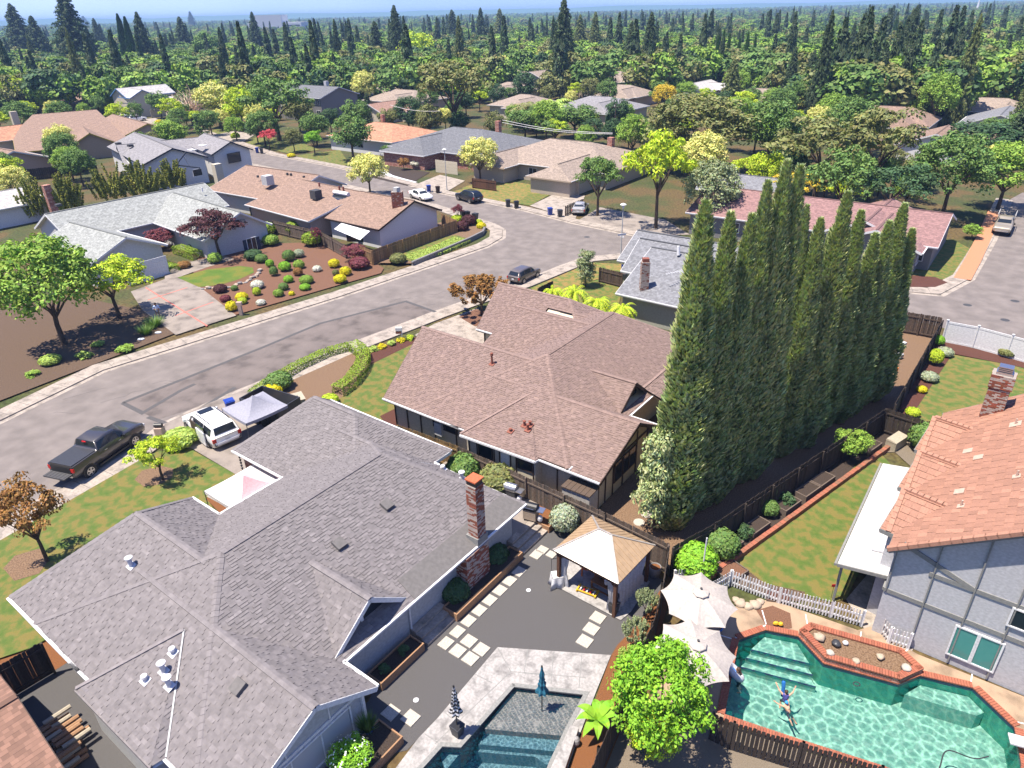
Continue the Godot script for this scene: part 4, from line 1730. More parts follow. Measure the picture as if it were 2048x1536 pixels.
func ground() -> void:
	GF = fr(Vector2(-12.21,-22.45),52.7)
	BF = fr(Vector2(2.33,-40.67),52.7)
	TF = fr(Vector2(15.22,-21.93),52.4)
	pool_a = [G(-0.28,-19.68),G(2.82,-19.18),G(1.87,-17.51),G(1.17,-16.15),G(0.06,-13.53),G(-6,-13.67),G(-3.77,-16.16),G(-3.03,-17.11),G(-2.33,-17.05)]
	pool_b = [G(10.98,-22.15),G(12.29,-21.75),G(12.8,-20.29),G(15.39,-19.2),G(16.48,-19.58),G(18.26,-18.93),G(18.79,-17.16),G(18.11,-15.71),G(16.65,-13.79),G(15.02,-14.65),G(13.13,-15.72),G(10.47,-16.86),G(7.97,-17.99),G(9.63,-21.66)]
	var holes := [pool_a,pool_b]
	sheet("ground",[G(-5000,60),G(5000,60),G(5000,-6000),G(-5000,-6000)],-0.02,M.ground,holes)
	var road := [G(-32.83,-22.72),G(-30.37,-27.69),G(-26.84,-34.11),G(-24.66,-38.09),G(-23.89,-41.33),G(-21.29,-44.7),G(-17.83,-48.49),G(-13.37,-53.88),G(-6.72,-60.69),G(-3.57,-63.68),G(1.07,-67.87),G(5.61,-72.76),G(8.56,-75.67),G(12.85,-76.6),G(24.03,-66.24),G(34.35,-56.88),G(40.74,-49.97),G(50.37,-41.13),G(95.2,-88.69),G(77.56,-98.28),G(73.96,-100.82),G(69.42,-96.75),G(63.75,-89.18),G(55.95,-78.64),G(45.89,-65.99),G(40.63,-61.88),G(37.74,-62.88),G(20.03,-79.66),G(15.9,-83.52),G(8.4,-90.39),G(2.06,-97.79),G(-10.48,-109.54),G(-20.61,-120.98),G(-30.41,-131.64),G(-47.22,-147.06),G(-56.72,-159.18),G(-66.59,-171.62),G(-75.98,-184.01),G(-68.18,-162.14),G(-57.32,-145.66),G(-41.22,-131.14),G(-25.6,-116.15),G(-10.53,-101.93),G(-3.6,-92.74),G(-1.77,-90.34),G(-0.73,-87.88),G(-0.79,-84.31),G(-2.5,-80.93),G(-8.38,-74.34),G(-16.77,-65.25),G(-32.46,-49.97),G(-35.82,-42.36),G(-41.43,-32.28)]
	sheet("road",road,0.004,M.asphalt)
	var nearc := [G(-32.83,-22.72),G(-30.37,-27.69),G(-26.84,-34.11),G(-24.66,-38.09),G(-23.89,-41.33),G(-21.29,-44.7),G(-17.83,-48.49),G(-13.37,-53.88),G(-6.72,-60.69),G(-3.57,-63.68),G(1.07,-67.87),G(5.61,-72.76),G(8.56,-75.67),G(12.85,-76.6),G(24.03,-66.24),G(34.35,-56.88)]
	var farc := [G(-41.43,-32.28),G(-35.82,-42.36),G(-32.46,-49.97),G(-16.77,-65.25),G(-8.38,-74.34),G(-2.5,-80.93),G(-0.79,-84.31),G(-0.73,-87.88),G(-1.77,-90.34),G(-3.6,-92.74),G(-10.53,-101.93),G(-25.6,-116.15),G(-41.22,-131.14),G(-57.32,-145.66)]
	var crossc := [G(-75.98,-184.01),G(-66.59,-171.62),G(-56.72,-159.18),G(-47.22,-147.06),G(-30.41,-131.64),G(-20.61,-120.98),G(-10.48,-109.54),G(2.06,-97.79),G(8.4,-90.39),G(15.9,-83.52),G(20.03,-79.66),G(37.74,-62.88),G(40.63,-61.88),G(45.89,-65.99),G(55.95,-78.64),G(63.75,-89.18),G(69.42,-96.75)]
	for c in [[nearc,1.0],[farc,-1.0],[crossc,-1.0]]:
		var k: float = c[1]
		struct("gutter",band(c[0],-0.45 * k,0.0,0.012),M.concrete)
		struct("kerb",band(c[0],0.0,0.3 * k,0.1),M.concrete)
		struct("pavement",band(c[0],0.3 * k,1.55 * k,0.104),M.concrete)
		var jb := MB.new()
		var l: Array = c[0]
		for i in l.size() - 1:
			var a: Vector3 = l[i]
			var b: Vector3 = l[i + 1]
			var d = (b - a).normalized()
			var s = V3(-d.z,0,d.x) * k
			for j in int((b - a).length() / 1.5):
				var p = a + d * (j + 0.5) * 1.5
				jb.bar(p + UP * 0.105,p + s * 1.5 + UP * 0.105,0.025,0.004)
		struct("pavement_joint",jb,M.tar)
	sheet("road_patch",[G(-28.34,-44.61),G(-25.24,-48.21),G(-17.19,-58.51),G(-10.05,-63.59),G(-6.71,-60.57),G(-13.36,-53.77),G(-17.8,-48.41),G(-21.29,-44.7),G(-24.67,-42.03)],0.009,M.asphalt_patch)
	for p in [[G(-28.34,-44.61),G(-25.28,-48.3),G(-21.07,-53.52),G(-17.21,-58.62),G(-10.05,-63.59),G(-6.8,-60.58)],[G(-28.34,-44.61),G(-26.19,-43.07),G(-24.83,-46.26),G(-24.13,-47.33)],[G(-25.54,-42.48),G(-23.74,-41.46),G(-22.26,-43.44),G(-20.83,-46.6)],[G(-6.8,-60.58),G(-13.36,-53.77),G(-16.84,-50.09)],[G(-28.07,-36.55),G(-27.31,-38.09)]]:
		struct("tar_seam",band(p,-0.17,0.17,0.014),M.tar)
	rng.seed = 31
	for i in 26:
		var p: Vector3 = G(-33.38,-41.78).lerp(G(-0.99,-72.26),rng.randf()) + V3(r1(-2,3),0,r1(-2,2))
		var pts := [p]
		for k in 4:
			p += V3(r1(0.1,0.9),0,r1(-0.7,0.2))
			pts.append(p)
		struct("road_crack",band(pts,-0.012,0.012,0.0085),M.tar)
	var mh := MB.new()
	for q in [G(9.6,-83.85),G(42.84,-55.66),G(46.46,-59.93),G(41.69,-59.25)]:
		mh.lathe(q + UP * 0.004,[Vector2(0,0.006),Vector2(0.33,0.006),Vector2(0.36,0.0)],16)
	struct("manhole_cover",mh,M.metal_dark)
	sheet("front_lawn",[G(-26.68,-32.62),G(-24.07,-36.82),G(-22.71,-37.89),G(-20.8,-38.09),G(-16.64,-34.9),G(-17.76,-32.74),G(-14.94,-29.17),G(-21.63,-22.1),G(-27.25,-19.23),G(-30.39,-26.03)],0.1,M.lawn)
	sheet("driveway",[G(-23.85,-41.33),G(-21.81,-44.14),G(-19.61,-46.3),G(-13.42,-42.18),G(-11.1,-37.66),G(-16.64,-34.9),G(-20.7,-38.09),G(-22.9,-38.48)],0.108,M.drive)
	sheet("courtyard_mulch",[G(-17.82,-32.74),G(-16.64,-34.9),G(-11.57,-34.18),G(-10.91,-29.02),G(-14,-28.74)],0.104,M.mulch_orange)
	sheet("walkway",[G(-17.84,-32.93),G(-16.62,-34.85),G(-15.78,-34.31),G(-16.98,-32.33)],0.115,M.concrete)
	sheet("walkway",[G(-16.83,-32.24),G(-16.17,-33.15),G(-14.38,-31.69),G(-14.53,-30.38)],0.117,M.concrete)
	sheet("tree_ring",[G(-22.88,-34.8),G(-22.85,-35.73),G(-21.99,-36.23),G(-20.97,-35.87),G(-20.66,-34.91),G(-21.12,-34.22),G(-22,-34.06)],0.11,M.dirt_tan)
	sheet("tree_ring",[G(-26.05,-27.28),G(-26.06,-28.21),G(-25.08,-28.75),G(-24.04,-27.76),G(-23.97,-26.85),G(-24.93,-26.36)],0.11,M.dirt_tan)
	sheet("lawn",[G(-13.48,-42.46),G(-12.79,-44.5),G(-11.2,-48.56),G(-11.15,-50.59),G(-7.95,-54.47),G(-5.04,-52.31),G(-4.48,-43.86),G(-7.55,-39.92)],0.1,M.lawn)
	sheet("parkway_bed",[G(-18.92,-44.14),G(-18.09,-46.86),G(-14.8,-51.72),G(-13.45,-53.18),G(-12.45,-52.74),G(-11.23,-49.43),G(-12.21,-44.85),G(-13.42,-42.18),G(-14.57,-41.22)],0.103,M.dirt_tan)
	sheet("flower_bed",[G(-11.71,-51.55),G(-9.45,-54.56),G(-8,-54.89),G(-8.22,-53.48),G(-11.26,-49.61)],0.112,M.mulch_red)
	sheet("foundation_bed",[G(-9.15,-41.63),G(-7.95,-42.96),G(-6.62,-40.52),G(-7.31,-38.08)],0.112,M.mulch_red)
	sheet("driveway",[G(-8.26,-55.33),G(-6.82,-57.64),G(-3.06,-61.2),G(-0.5,-53.03),G(-1.65,-46.81),G(-5.72,-50.47)],0.106,M.concrete)
	sheet("tree_bed",[G(-4.67,-59.12),G(-3.19,-60.96),G(-1.4,-59.38),G(-1.38,-57.08),G(-3.14,-56.85)],0.114,M.mulch_tan)
	sheet("verge",[G(2.13,-66.19),G(5.4,-69.85),G(8.85,-73.71),G(12.56,-72.91),G(11.66,-70.5),G(6.54,-66.31),G(3.28,-61.54)],0.1,M.lawn_dry)
	sheet("side_garden",[G(1.93,-63.18),G(9.05,-70.69),G(11.83,-68.15),G(9.33,-57.77),G(6.12,-56.84)],0.06,M.lawn)
	sheet("side_yard",[G(12.67,-52.26),G(17.12,-55.07),G(33.17,-56.27),G(36.72,-54.41),G(26.46,-41.48),G(10.31,-29.04),G(7.57,-26.12),G(4.24,-29.26),G(6.87,-38.04)],0.03,M.dirt_tan)
	sheet("shade_bed",[G(-45.18,-33.82),G(-37.64,-45.22),G(-34.96,-49.24),G(-29.58,-57.03),G(-35.15,-62.78),G(-41.92,-66.13),G(-51.31,-66.76),G(-64.65,-50.12)],0.1,M.mulch_brown)
	sheet("shrub_bed",[G(-31.97,-68.58),G(-25.68,-60.93),G(-17.45,-68.59),G(-13.74,-71.9),G(-13.67,-73.55),G(-19.8,-82.97),G(-23.14,-84.29),G(-30.37,-83.85),G(-36.21,-79.95),G(-35.08,-74.82)],0.1,M.mulch_tan)
	sheet("driveway",[G(-38.71,-68.02),G(-35.98,-73.21),G(-32.2,-69.19),G(-25.49,-60.8),G(-29.39,-56.59),G(-35.15,-62.78)],0.108,M.drive)
	sheet("walkway",[G(-36.37,-70.7),G(-33.63,-75.39),G(-31.47,-78.08),G(-33.8,-79.75),G(-37.24,-76.72),G(-37.49,-73.33)],0.112,M.drive)
	sheet("small_lawn",[G(-35.61,-72.06),G(-32.09,-68.88),G(-30.08,-69.34),G(-28.57,-71.07),G(-27.73,-73.1),G(-28.38,-74.83),G(-30.03,-75.47),G(-33.31,-74.52)],0.12,M.lawn_green)
	for l in [[G(-37.67,-69.12),G(-27.32,-58.45)],[G(-35.82,-65.45),G(-33.25,-68.81)],[G(-31.32,-61.05),G(-28.97,-64.45)]]:
		struct("red_brick_strip",band(l,-0.07,0.07,0.113),M.red_faded)
	sheet("bank",[G(-10.61,-74.51),G(-6.62,-80.47),G(-3.04,-85.82),G(-3.31,-89.28),G(-5.48,-94.46),G(-7.78,-93.38),G(-15.93,-79.67),G(-14.32,-74.96)],0.25,M.dirt_tan)
	sheet("weed_bed",[G(-12.2,-75.68),G(-10.11,-74.99),G(-6.62,-80.47),G(-5,-83.61),G(-6.62,-85.25),G(-12.81,-80.39)],0.27,M.lawn)
	sheet("lawn_dry",[G(-8.48,-109.66),G(-6.35,-114.01),G(-1.16,-117.94),G(5.21,-112.72),G(5.77,-108.47),G(1.81,-102.48),G(-1.1,-102.48)],0.05,M.lawn_dry)
	sheet("lawn",[G(1.07,-101.65),G(3.44,-107.39),G(6.42,-106.41),G(3.18,-99.97)],0.06,M.lawn)
	sheet("driveway",[G(3.18,-99.97),G(7.21,-106.98),G(11.57,-105.22),G(8.86,-91.84)],0.055,M.concrete)
	sheet("driveway",[G(-15.6,-114.31),G(-11.49,-123.19),G(-6.94,-117.83),G(-9.63,-109.45)],0.055,M.concrete)
	sheet("front_garden",[G(-27.74,-127.27),G(-22.94,-133.53),G(-13.42,-125.54),G(-16.1,-115.09)],0.05,M.mulch_dark)
	struct("stone_border",band([G(-22.68,-128.87),G(-20.11,-123.37),G(-18.04,-120.69),G(-15.13,-117.23)],-0.5,0.5,0.08),M.cloth_white)
	sheet("driveway",[G(8.75,-90.6),G(12.94,-98.13),G(20.55,-90.75),G(22.14,-83.63),G(16.66,-83.67)],0.055,M.drive)
	sheet("front_lawn",[G(-42.21,-145.28),G(-34.41,-151.06),G(-29.1,-134.31),G(-31.37,-132.7)],0.05,M.lawn)
	sheet("front_lawn",[G(-57.61,-161.92),G(-58.25,-174.81),G(-45.52,-162.14),G(-38.69,-151.66),G(-43.86,-147.73)],0.05,M.lawn)
	sheet("driveway",[G(-70.23,-175.17),G(-66.77,-182.51),G(-59.49,-175.01),G(-58.77,-162.09)],0.06,M.concrete)
	sheet("front_lawn",[G(-72.95,-181.88),G(-72.59,-192.07),G(-67.24,-187.64),G(-67.71,-174.78)],0.05,M.lawn)
	sheet("driveway",[G(-106.16,-202.49),G(-99.67,-212.48),G(-90.03,-199.69),G(-89.38,-186.19),G(-68.95,-165.61),G(-67.28,-155.67),G(-86.28,-179.22)],0.06,M.concrete)
	sheet("corner_lawn",[G(39.73,-66.14),G(47.47,-77.38),G(51.53,-79.02),G(51.41,-75.16),G(44.37,-65.51),G(42.38,-65.94)],0.1,M.lawn)
	sheet("corner_bed",[G(40.18,-67.3),G(42.69,-66.52),G(43.02,-64.88),G(41.17,-63.74),G(38.46,-63.93)],0.11,M.mulch_red)
	struct("brick_path",band([G(45.01,-65.75),G(49.07,-70.94),G(53.55,-76.87),G(58.65,-83.71),G(63.58,-90.47)],-0.8,0.7,0.12),M.clay_brick)
	sheet("gravel_yard",[gw(-3,7),gw(1,6.9),gw(4,5.5),gw(14.4,5.5),gw(14.4,7.4),G(7.48,-25.1),G(5.74,-21.54),G(3.43,-20.55),G(-0.8,-21.19),G(-3.35,-18.12),G(-4.28,-16.88)],0.0,M.gravel_grey,[pool_a])
	sheet("mulch_strip",[G(5.04,-22.34),G(5.69,-23.11),G(7.5,-25.77),G(6.94,-23.67),G(5.54,-20.48),G(4.09,-17.92),G(3.05,-15.91),G(1.02,-12.88),G(0.53,-12.89),G(2.03,-16.72),G(3.03,-18.85),G(3.96,-21),G(4.33,-21.58)],0.014,M.mulch_orange)
	sheet("gravel_side_yard",[gw(-5.2,-8),gw(-5.2,9),gw(-8.2,9),gw(-8.4,-4)],0.0,M.gravel_grey)
	sheet("mulch_yard",[gw(-5.2,-8),gw(-5.2,-5.2),gw(-9.5,-5.2),gw(-9.5,-8)],0.004,M.mulch_orange)
	sheet("back_lawn",[G(22.57,-35.84),G(22.62,-34.54),G(22.4,-33.03),G(17.66,-26.84),G(15.29,-23.87),G(14.49,-23.74),G(11.88,-24.95),G(10.54,-26.55),G(16.35,-30.93),G(20.91,-34.88)],0.03,M.lawn)
	sheet("garden_strip",[G(8.03,-25.41),G(10.51,-26.44),G(16.32,-30.84),G(23.59,-36.99),G(25.08,-39.04),G(23.47,-39.11),G(8.56,-27.16)],0.02,M.mulch_dark)
	sheet("side_lawn",[G(34.3,-49.32),G(28.4,-42.22),G(25.78,-39),G(28.47,-35.91),G(40.73,-37.69),G(46.12,-44.29),G(38.6,-46.72)],0.03,M.lawn)
	sheet("red_mulch_border",[G(35.14,-51.93),G(44.36,-42.14),G(42.99,-40.46),G(38.31,-46.73),G(34.68,-49.3),G(26.04,-39.31),G(25.7,-40.3)],0.05,M.mulch_red)
	sheet("patio_slab",[G(15.29,-23.87),G(18.11,-26.46),G(19.59,-23.72),G(16.63,-20.67),G(15.33,-22.02)],0.04,M.concrete)
	sheet("corner_gravel",[G(23.5,-35.86),G(22.57,-35.84),G(26.52,-38.97),G(27.92,-37.67),G(23.82,-32.97)],0.034,M.pebbles)
	sheet("gravel_pebble_yard",[G(3.88,-17.82),G(5.47,-17.03),G(7.58,-17.82),G(10.39,-16.5),G(14.86,-14.51),G(13.52,-12.15),G(1.16,-12.43)],0.01,M.pebbles)
	sheet("raised_bed_soil",[G(11.1,-26.35),G(11.9,-25.01),G(13.59,-24.4),G(13.12,-23.78),G(11.02,-24.48),G(9.83,-25.35)],0.036,M.mulch_brown)

func near_houses() -> void:
	var pg := 0.456
	var w := [wing(Vector2(0,0),Vector2(9,0),5.0,5.7,2.4,6.4,2.4,5.7,3.6),
		wing(Vector2(-0.55,-5.9),Vector2(-0.55,-0.3),2.4 + pg * 5.15,3.5,2.4,5.15,2.4,2.3,0.0),
		wing(Vector2(-2.1,-3),Vector2(-2.1,8.3),2.4 + pg * 3.6,2.58,2.4,3.6,2.4),
		wing(Vector2(2.45,-2),Vector2(2.45,6.1),4.0,2.05,2.35,2.3,2.35),
		wing(Vector2(11.6,-8.4),Vector2(11.6,-4.8),4.42,2.5,2.4,4.7,2.4,2.0,4.9),
		wing(Vector2(10.47,-5),Vector2(10.47,0.5),3.93,2.15,2.4,3.57,2.4)]
	var T = V3(-2.75,3.78,1.3)
	var A = V3(-6.25,2.46,-0.79)
	var C = V3(-6.2,2.46,4.48)
	var D = V3(-5.7,2.41,4.55)
	var h = house("grey_house","large house with grey shingle roof and pale grey walls beside the blue pool",w,{"frame": GF,"wall": "wall_grey","trim": "white","roof": "roof_grey","mode": "tabs","single": true,"extra": [[T,A,C],[T,C,D]],"gutter_mat": "white",
		"win": [[V3(-2.55,1.38,7.86),-90,3.9,1.35,"glass_curtain",3],
			[V3(3.2,1.2,5.66),-90,0.95,1.5,"glass",1],[V3(2.13,1.2,5.66),-90,1.0,1.5,"glass",1],[V3(1.05,1.2,5.66),-90,1.0,1.5,"glass",1]]})
	var off: Vector3 = Vector3.ZERO
	for ch in h.get_children():
		if ch.name == "roof":
			off = ch.position
	var mb := MB.new()
	mb.v.append_array(PackedVector3Array())
	for q in [[V3(2.3,2.35,5.675),V3(3.6,2.35,5.675),V3(3.6,2.6,5.675),V3(2.6,3.42,5.675),V3(2.3,3.25,5.675)],[V3(1.15,2.35,5.675),V3(2.12,2.35,5.675),V3(2.12,3.12,5.675)]]:
		mb.poly(q)
	var g = obj("gable_window",mb,M.glass,h)
	g.position = off
	var fb := MB.new()
	for e in [[V3(0.6,2.22,5.69),V3(4.2,2.22,5.69)],[V3(2.21,2.3,5.69),V3(2.21,3.3,5.69)],[V3(-5.0,2.25,7.87),V3(0.1,2.25,7.87)]]:
		fb.bar(e[0],e[1],0.04,0.13)
	for u in [-4.6,-3.3,-1.4,0.0]:
		fb.bar(V3(u,0,7.866),V3(u,2.4 if u > -1.0 else 3.0,7.866),0.03,0.05)
	fb.bar(V3(0.05,0,7.88),V3(0.05,2.3,7.88),0.12,0.12)
	fb.bar(V3(4.36,0,5.68),V3(4.36,2.3,5.68),0.1,0.1)
	obj("wall_trim",fb,M.white,h).position = off
	for c in [V3(3.45,1.55,5.645),V3(2.3,1.55,5.645),V3(1.25,1.55,5.645)]:
		var cb := MB.new()
		for k in 5:
			cb.box(c + V3(-0.2 + k * 0.1,-0.1,0.054),V3(0.07,1.2,0.012))
		obj("curtain",cb,M.curtain,h).position = off
	var sb := MB.new()
	var q = func(u: float,v: float,e: float) -> Vector3: return V3(u,5.0 - 0.406 * v + e,v)
	var p := [q.call(4.6,5.35,0.035),q.call(12.0,5.35,0.035),q.call(12.5,6.43,0.035),q.call(4.5,6.43,0.035)]
	sb.poly(p)
	for i in 4:
		sb.quad(p[i],p[(i + 1) % 4],p[(i + 1) % 4] - UP * 0.05,p[i] - UP * 0.05)
	obj("membrane_strip",sb,M.membrane,h).position = off
	var lift := MB.new()
	lift.quad(A,T,T - UP * 0.25,A - UP * 0.2)
	lift.bar(A + V3(0.02,0.03,0),T + V3(0,0.03,0),0.16,0.05)
	lift.bar(C - UP * 0.09,A - UP * 0.09,0.1,0.14)
	obj("raised_edge",lift,M.roof_grey,h).position = off
	var vb := MB.new()
	vb.bar(T + UP * 0.02,D + UP * 0.02,0.06,0.03)
	obj("valley_flashing",vb,M.metal_pale,h).position = off
	var bumpw := MB.new()
	bumpw.box(V3(-5.6,1.2,1.8),V3(0.9,2.4,4.9))
	obj("wall_bay",bumpw,M.wall_grey,h).position = off
	brick_chimney(h,Transform3D(Basis(),off),[[V3(8.55,1.15,6.2),V3(1.65,2.3,0.75)],[V3(9.02,4.0,6.2),V3(0.58,3.4,0.58)]],0.45,4)
	var cc := MB.new()
	cc.box(V3(9.02,5.82,6.2),V3(0.52,0.24,0.52))
	obj("chimney_cap",cc,M.black,h).position = off
	var ct := MB.new()
	ct.box(V3(9.02,5.98,6.2),V3(0.62,0.07,0.62))
	obj("clay_cap",ct,M.clay_cap,h).position = off
	var fl := MB.new()
	fl.box(V3(9.02,2.62,6.17),V3(0.74,0.4,0.72))
	obj("chimney_flashing",fl,M.trim_grey,h).position = off
	for d in [[4.5,6.48],[12.2,6.0],[-0.02,7.95]]:
		var db := MB.new()
		db.bar(V3(d[0],0,d[1] - 0.5),V3(d[0],2.2,d[1] - 0.5),0.07,0.07)
		obj("downspout",db,M.white,h).position = off
	var brickw := MB.new()
	brickw.box(gl(0,0,0) * 0 + V3(7.28,1.1,-6.2),V3(0.12,2.2,7.6))
	obj("brick_veneer",brickw,M.brick,h).position = off
	for v in [-5.2,-3.9]:
		window(h,V3(7.21,1.35,v) + off,180,0.6,1.3,"white","glass_curtain",1)
	for vv in [[-2.2,-3.6,"mushroom"],[-4.3,2.7,"mushroom"],[-3.5,1.7,"hood"],[-4.1,2.0,"mushroom"],[-4.65,1.6,"hood"],[10.6,-0.9,"pipe"],[11.3,-0.7,"pipe"],[12.0,1.4,"hood"],[11.6,3.1,"mushroom"]]:
		var u: float = vv[0]
		var v: float = vv[1]
		var y = minf(2.4 + pg * (u + 5.7),4.7)
		if u > 9:
			y = 2.4 + 0.722 * (12.6 - u)
			if v < -0.3:
				y = 2.4 - 0.41 * (v - 0.1)
		if u < -3.2 and v > 1.0:
			y = 2.46 + 0.377 * (u + 6.25)
		var vbm := MB.new()
		var at = V3(u,y,v)
		vbm.box(at + UP * 0.02,V3(0.34,0.03,0.4),Basis(V3(0,0,1),atan(0.42) if u < 9 else 0.0))
		match vv[2]:
			"mushroom":
				vbm.lathe(at,[Vector2(0.1,0),Vector2(0.09,0.42),Vector2(0.16,0.42),Vector2(0.17,0.48),Vector2(0,0.53)],12)
			"hood":
				vbm.lathe(at,[Vector2(0.09,0),Vector2(0.09,0.16),Vector2(0.14,0.18),Vector2(0.12,0.26),Vector2(0,0.28)],12)
			"pipe":
				vbm.lathe(at,[Vector2(0.05,0),Vector2(0.05,0.25),Vector2(0,0.25)],8)
		obj("roof_vent",vbm,M.cloth_white if vv[2] != "pipe" else M.metal_pale,h,false).position = off
	for vv in [[3.9,2.6,0],[7.0,2.4,0],[-0.6,4.9,1]]:
		var u: float = vv[0]
		var v: float = vv[1]
		var up = V3(0,1,0.406).normalized() if vv[2] == 0 else V3(-pg,1,0).normalized()
		var y = 5.0 - 0.406 * v if vv[2] == 0 else 2.4 + pg * (u + 5.7)
		if vv[2] == 1:
			u = -3.0
			v = 5.2
			y = 2.4 + pg * (u + 5.7)
		var x = V3(1,0,0) if vv[2] == 0 else V3(0,0,1)
		var bm := MB.new()
		bm.box(V3(u,y,v) + up * 0.1,V3(0.5,0.16,0.5),Basis(x,up,x.cross(up)))
		obj("attic_vent",bm,M.membrane,h).position = off
	pg = 0.371
	var bw := [wing(Vector2(0,0),Vector2(8.5,0),5.0,5.7,2.4,6.1,2.5,7.0,3.5),
		wing(Vector2(-0.75,-10.3),Vector2(-0.75,-0.4),2.4 + pg * 6.25,3.5,2.5,6.25,2.4,-2.1,0.0),
		wing(Vector2(-2.75,-3),Vector2(-2.75,8.1),2.4 + pg * 4.25,2.6,2.5,4.25,2.4),
		wing(Vector2(1.42,-2),Vector2(1.42,5.7),4.0,1.9,2.5,2.2,2.5),
		wing(Vector2(10.3,-11.9),Vector2(10.3,-4.86),4.4,2.6,2.4,5.1,2.4,-1.6,4.9),
		wing(Vector2(9.1,-6),Vector2(9.1,0.3),3.9,2.5,2.4,3.9,2.4),
		wing(Vector2(6.2,-7.0),Vector2(6.2,-0.5),4.75,3.0,3.4,6.0,2.5)]
	T = V3(-3.2,3.8,0.9)
	A = V3(-7.6,2.46,-1.1)
	C = V3(-7.35,2.46,4.16)
	D = V3(-7.0,2.41,4.2)
	h = house("brown_house","low house with big brown shingle roof and dark timbered cream walls",bw,{"frame": BF,"wall": "cream","trim": "trim_brown","roof": "roof_brown","mode": "tabs","frame_mat": "trim_brown","extra": [[T,A,C],[T,C,D],[V3(2.9,2.9,5.5),V3(12,2.9,5.5),V3(12,2.3,7.4),V3(2.9,2.3,7.4)]],
		"win": [[V3(-3.35,1.45,7.655),-90,2.5,1.2,"glass",3],[V3(2.05,1.3,5.26),-90,1.0,1.6,"glass",1],[V3(0.9,1.3,5.26),-90,0.9,1.6,"glass",1],
			[V3(-6.505,1.75,-3.3),180,1.9,0.6,"glass",2]]})
	off = Vector3.ZERO
	for ch in h.get_children():
		if ch.name == "roof":
			off = ch.position
	var tb := MB.new()
	for v in [-7.7,-6.6,-5.4,-4.2,-2.4,-0.9,5.1,6.5]:
		tb.bar(V3(-6.505,0,v),V3(-6.505,2.4,v),0.06,0.13)
	for u in [-6.4,-5.6,-4.75,-3.6,-2.0,-0.7]:
		tb.bar(V3(u,0,7.66),V3(u,2.4 + minf(u + 6.5,-0.2 - u) * 0.3,7.66),0.1,0.05)
	tb.bar(V3(-6.4,2.3,7.663),V3(-0.4,2.3,7.663),0.05,0.13)
	tb.bar(V3(-6.5,0,7.66),V3(-6.5,2.4,7.66),0.18,0.18)
	tb.bar(V3(0.0,2.35,5.27),V3(3.2,2.35,5.27),0.05,0.12)
	for v in [-11.2,-9.9]:
		tb.bar(V3(5.705,0,v + 1.3),V3(5.705,2.3,v + 1.3),0.06,0.13)
	obj("timber",tb,M.trim_brown,h).position = off
	var bay := MB.new()
	bay.box(V3(-6.7,1.18,1.5),V3(0.9,2.36,5.0))
	obj("wall_bay",bay,M.cream,h).position = off
	var tb2 := MB.new()
	for v in [-0.8,-0.2,1.1,1.5,2.3,2.7,3.9]:
		tb2.bar(V3(-7.155,0,v),V3(-7.155,2.3,v),0.05,0.11)
	obj("timber",tb2,M.trim_brown,h).position = off
	window(h,V3(-7.155,1.2,0.45) + off,180,0.95,1.7,"trim_brown","glass",1)
	window(h,V3(-7.155,1.7,3.3) + off,180,0.9,0.5,"trim_brown","glass",1)
	var door := MB.new()
	door.box(V3(-7.16,1.02,1.9),V3(0.05,2.04,0.62))
	var dm = obj("door",door,M.white,h)
	dm.position = off
	var kb := MB.new()
	kb.ball(V3(-7.2,1.0,2.13),Vector3.ONE * 0.04,8)
	obj("door_handle",kb,M.steel,dm)
	for k in [[V3(2.35,2.5,5.28),V3(2.35,3.0,5.28)]]:
		var gm := MB.new()
		gm.poly([V3(0.5,2.45,5.27),V3(2.4,2.45,5.27),V3(2.4,3.1,5.27),V3(1.45,3.6,5.27)])
		obj("gable_window",gm,M.glass,h).position = off
	var lf := MB.new()
	lf.bar(A + UP * 0.03,T + UP * 0.03,0.16,0.05)
	lf.bar(T + UP * 0.02,D + UP * 0.02,0.08,0.03)
	lf.bar(V3(2.9,2.93,5.5),V3(12,2.93,5.5),0.18,0.03)
	obj("roof_flashing",lf,M.roof_brown,h).position = off
	var gut := MB.new()
	gut.bar(A - V3(0.04,0.08,0),C - V3(0.04,0.08,0),0.1,0.12)
	gut.bar(C - V3(0,0.08,-0.02),D - V3(0,0.08,-0.02),0.05,0.12)
	obj("gutter",gut,M.white,h).position = off
	for vv in [[-6.2,1.6,0.2],[-5.5,2.1,0.34],[-5.35,2.4,0.3],[-5.7,2.5,0.42],[-2.0,-3.0,0.8]]:
		var vm := MB.new()
		var at = V3(vv[0],(2.46 + 0.3 * (vv[0] + 7.6)) if vv[1] > 0 else 2.4 + pg * (vv[0] + 7.0),vv[1])
		vm.box(at + UP * 0.03,V3(0.36,0.02,0.36),Basis(V3(0,0,1),0.3))
		vm.lathe(at,[Vector2(0.08,0),Vector2(0.06,vv[2] * 0.75),Vector2(0.1,vv[2] * 0.78),Vector2(0.1,vv[2]),Vector2(0,vv[2] + 0.02)],10)
		obj("roof_vent",vm,M.vent_rust,h).position = off
	tan_house()
	blue_house()

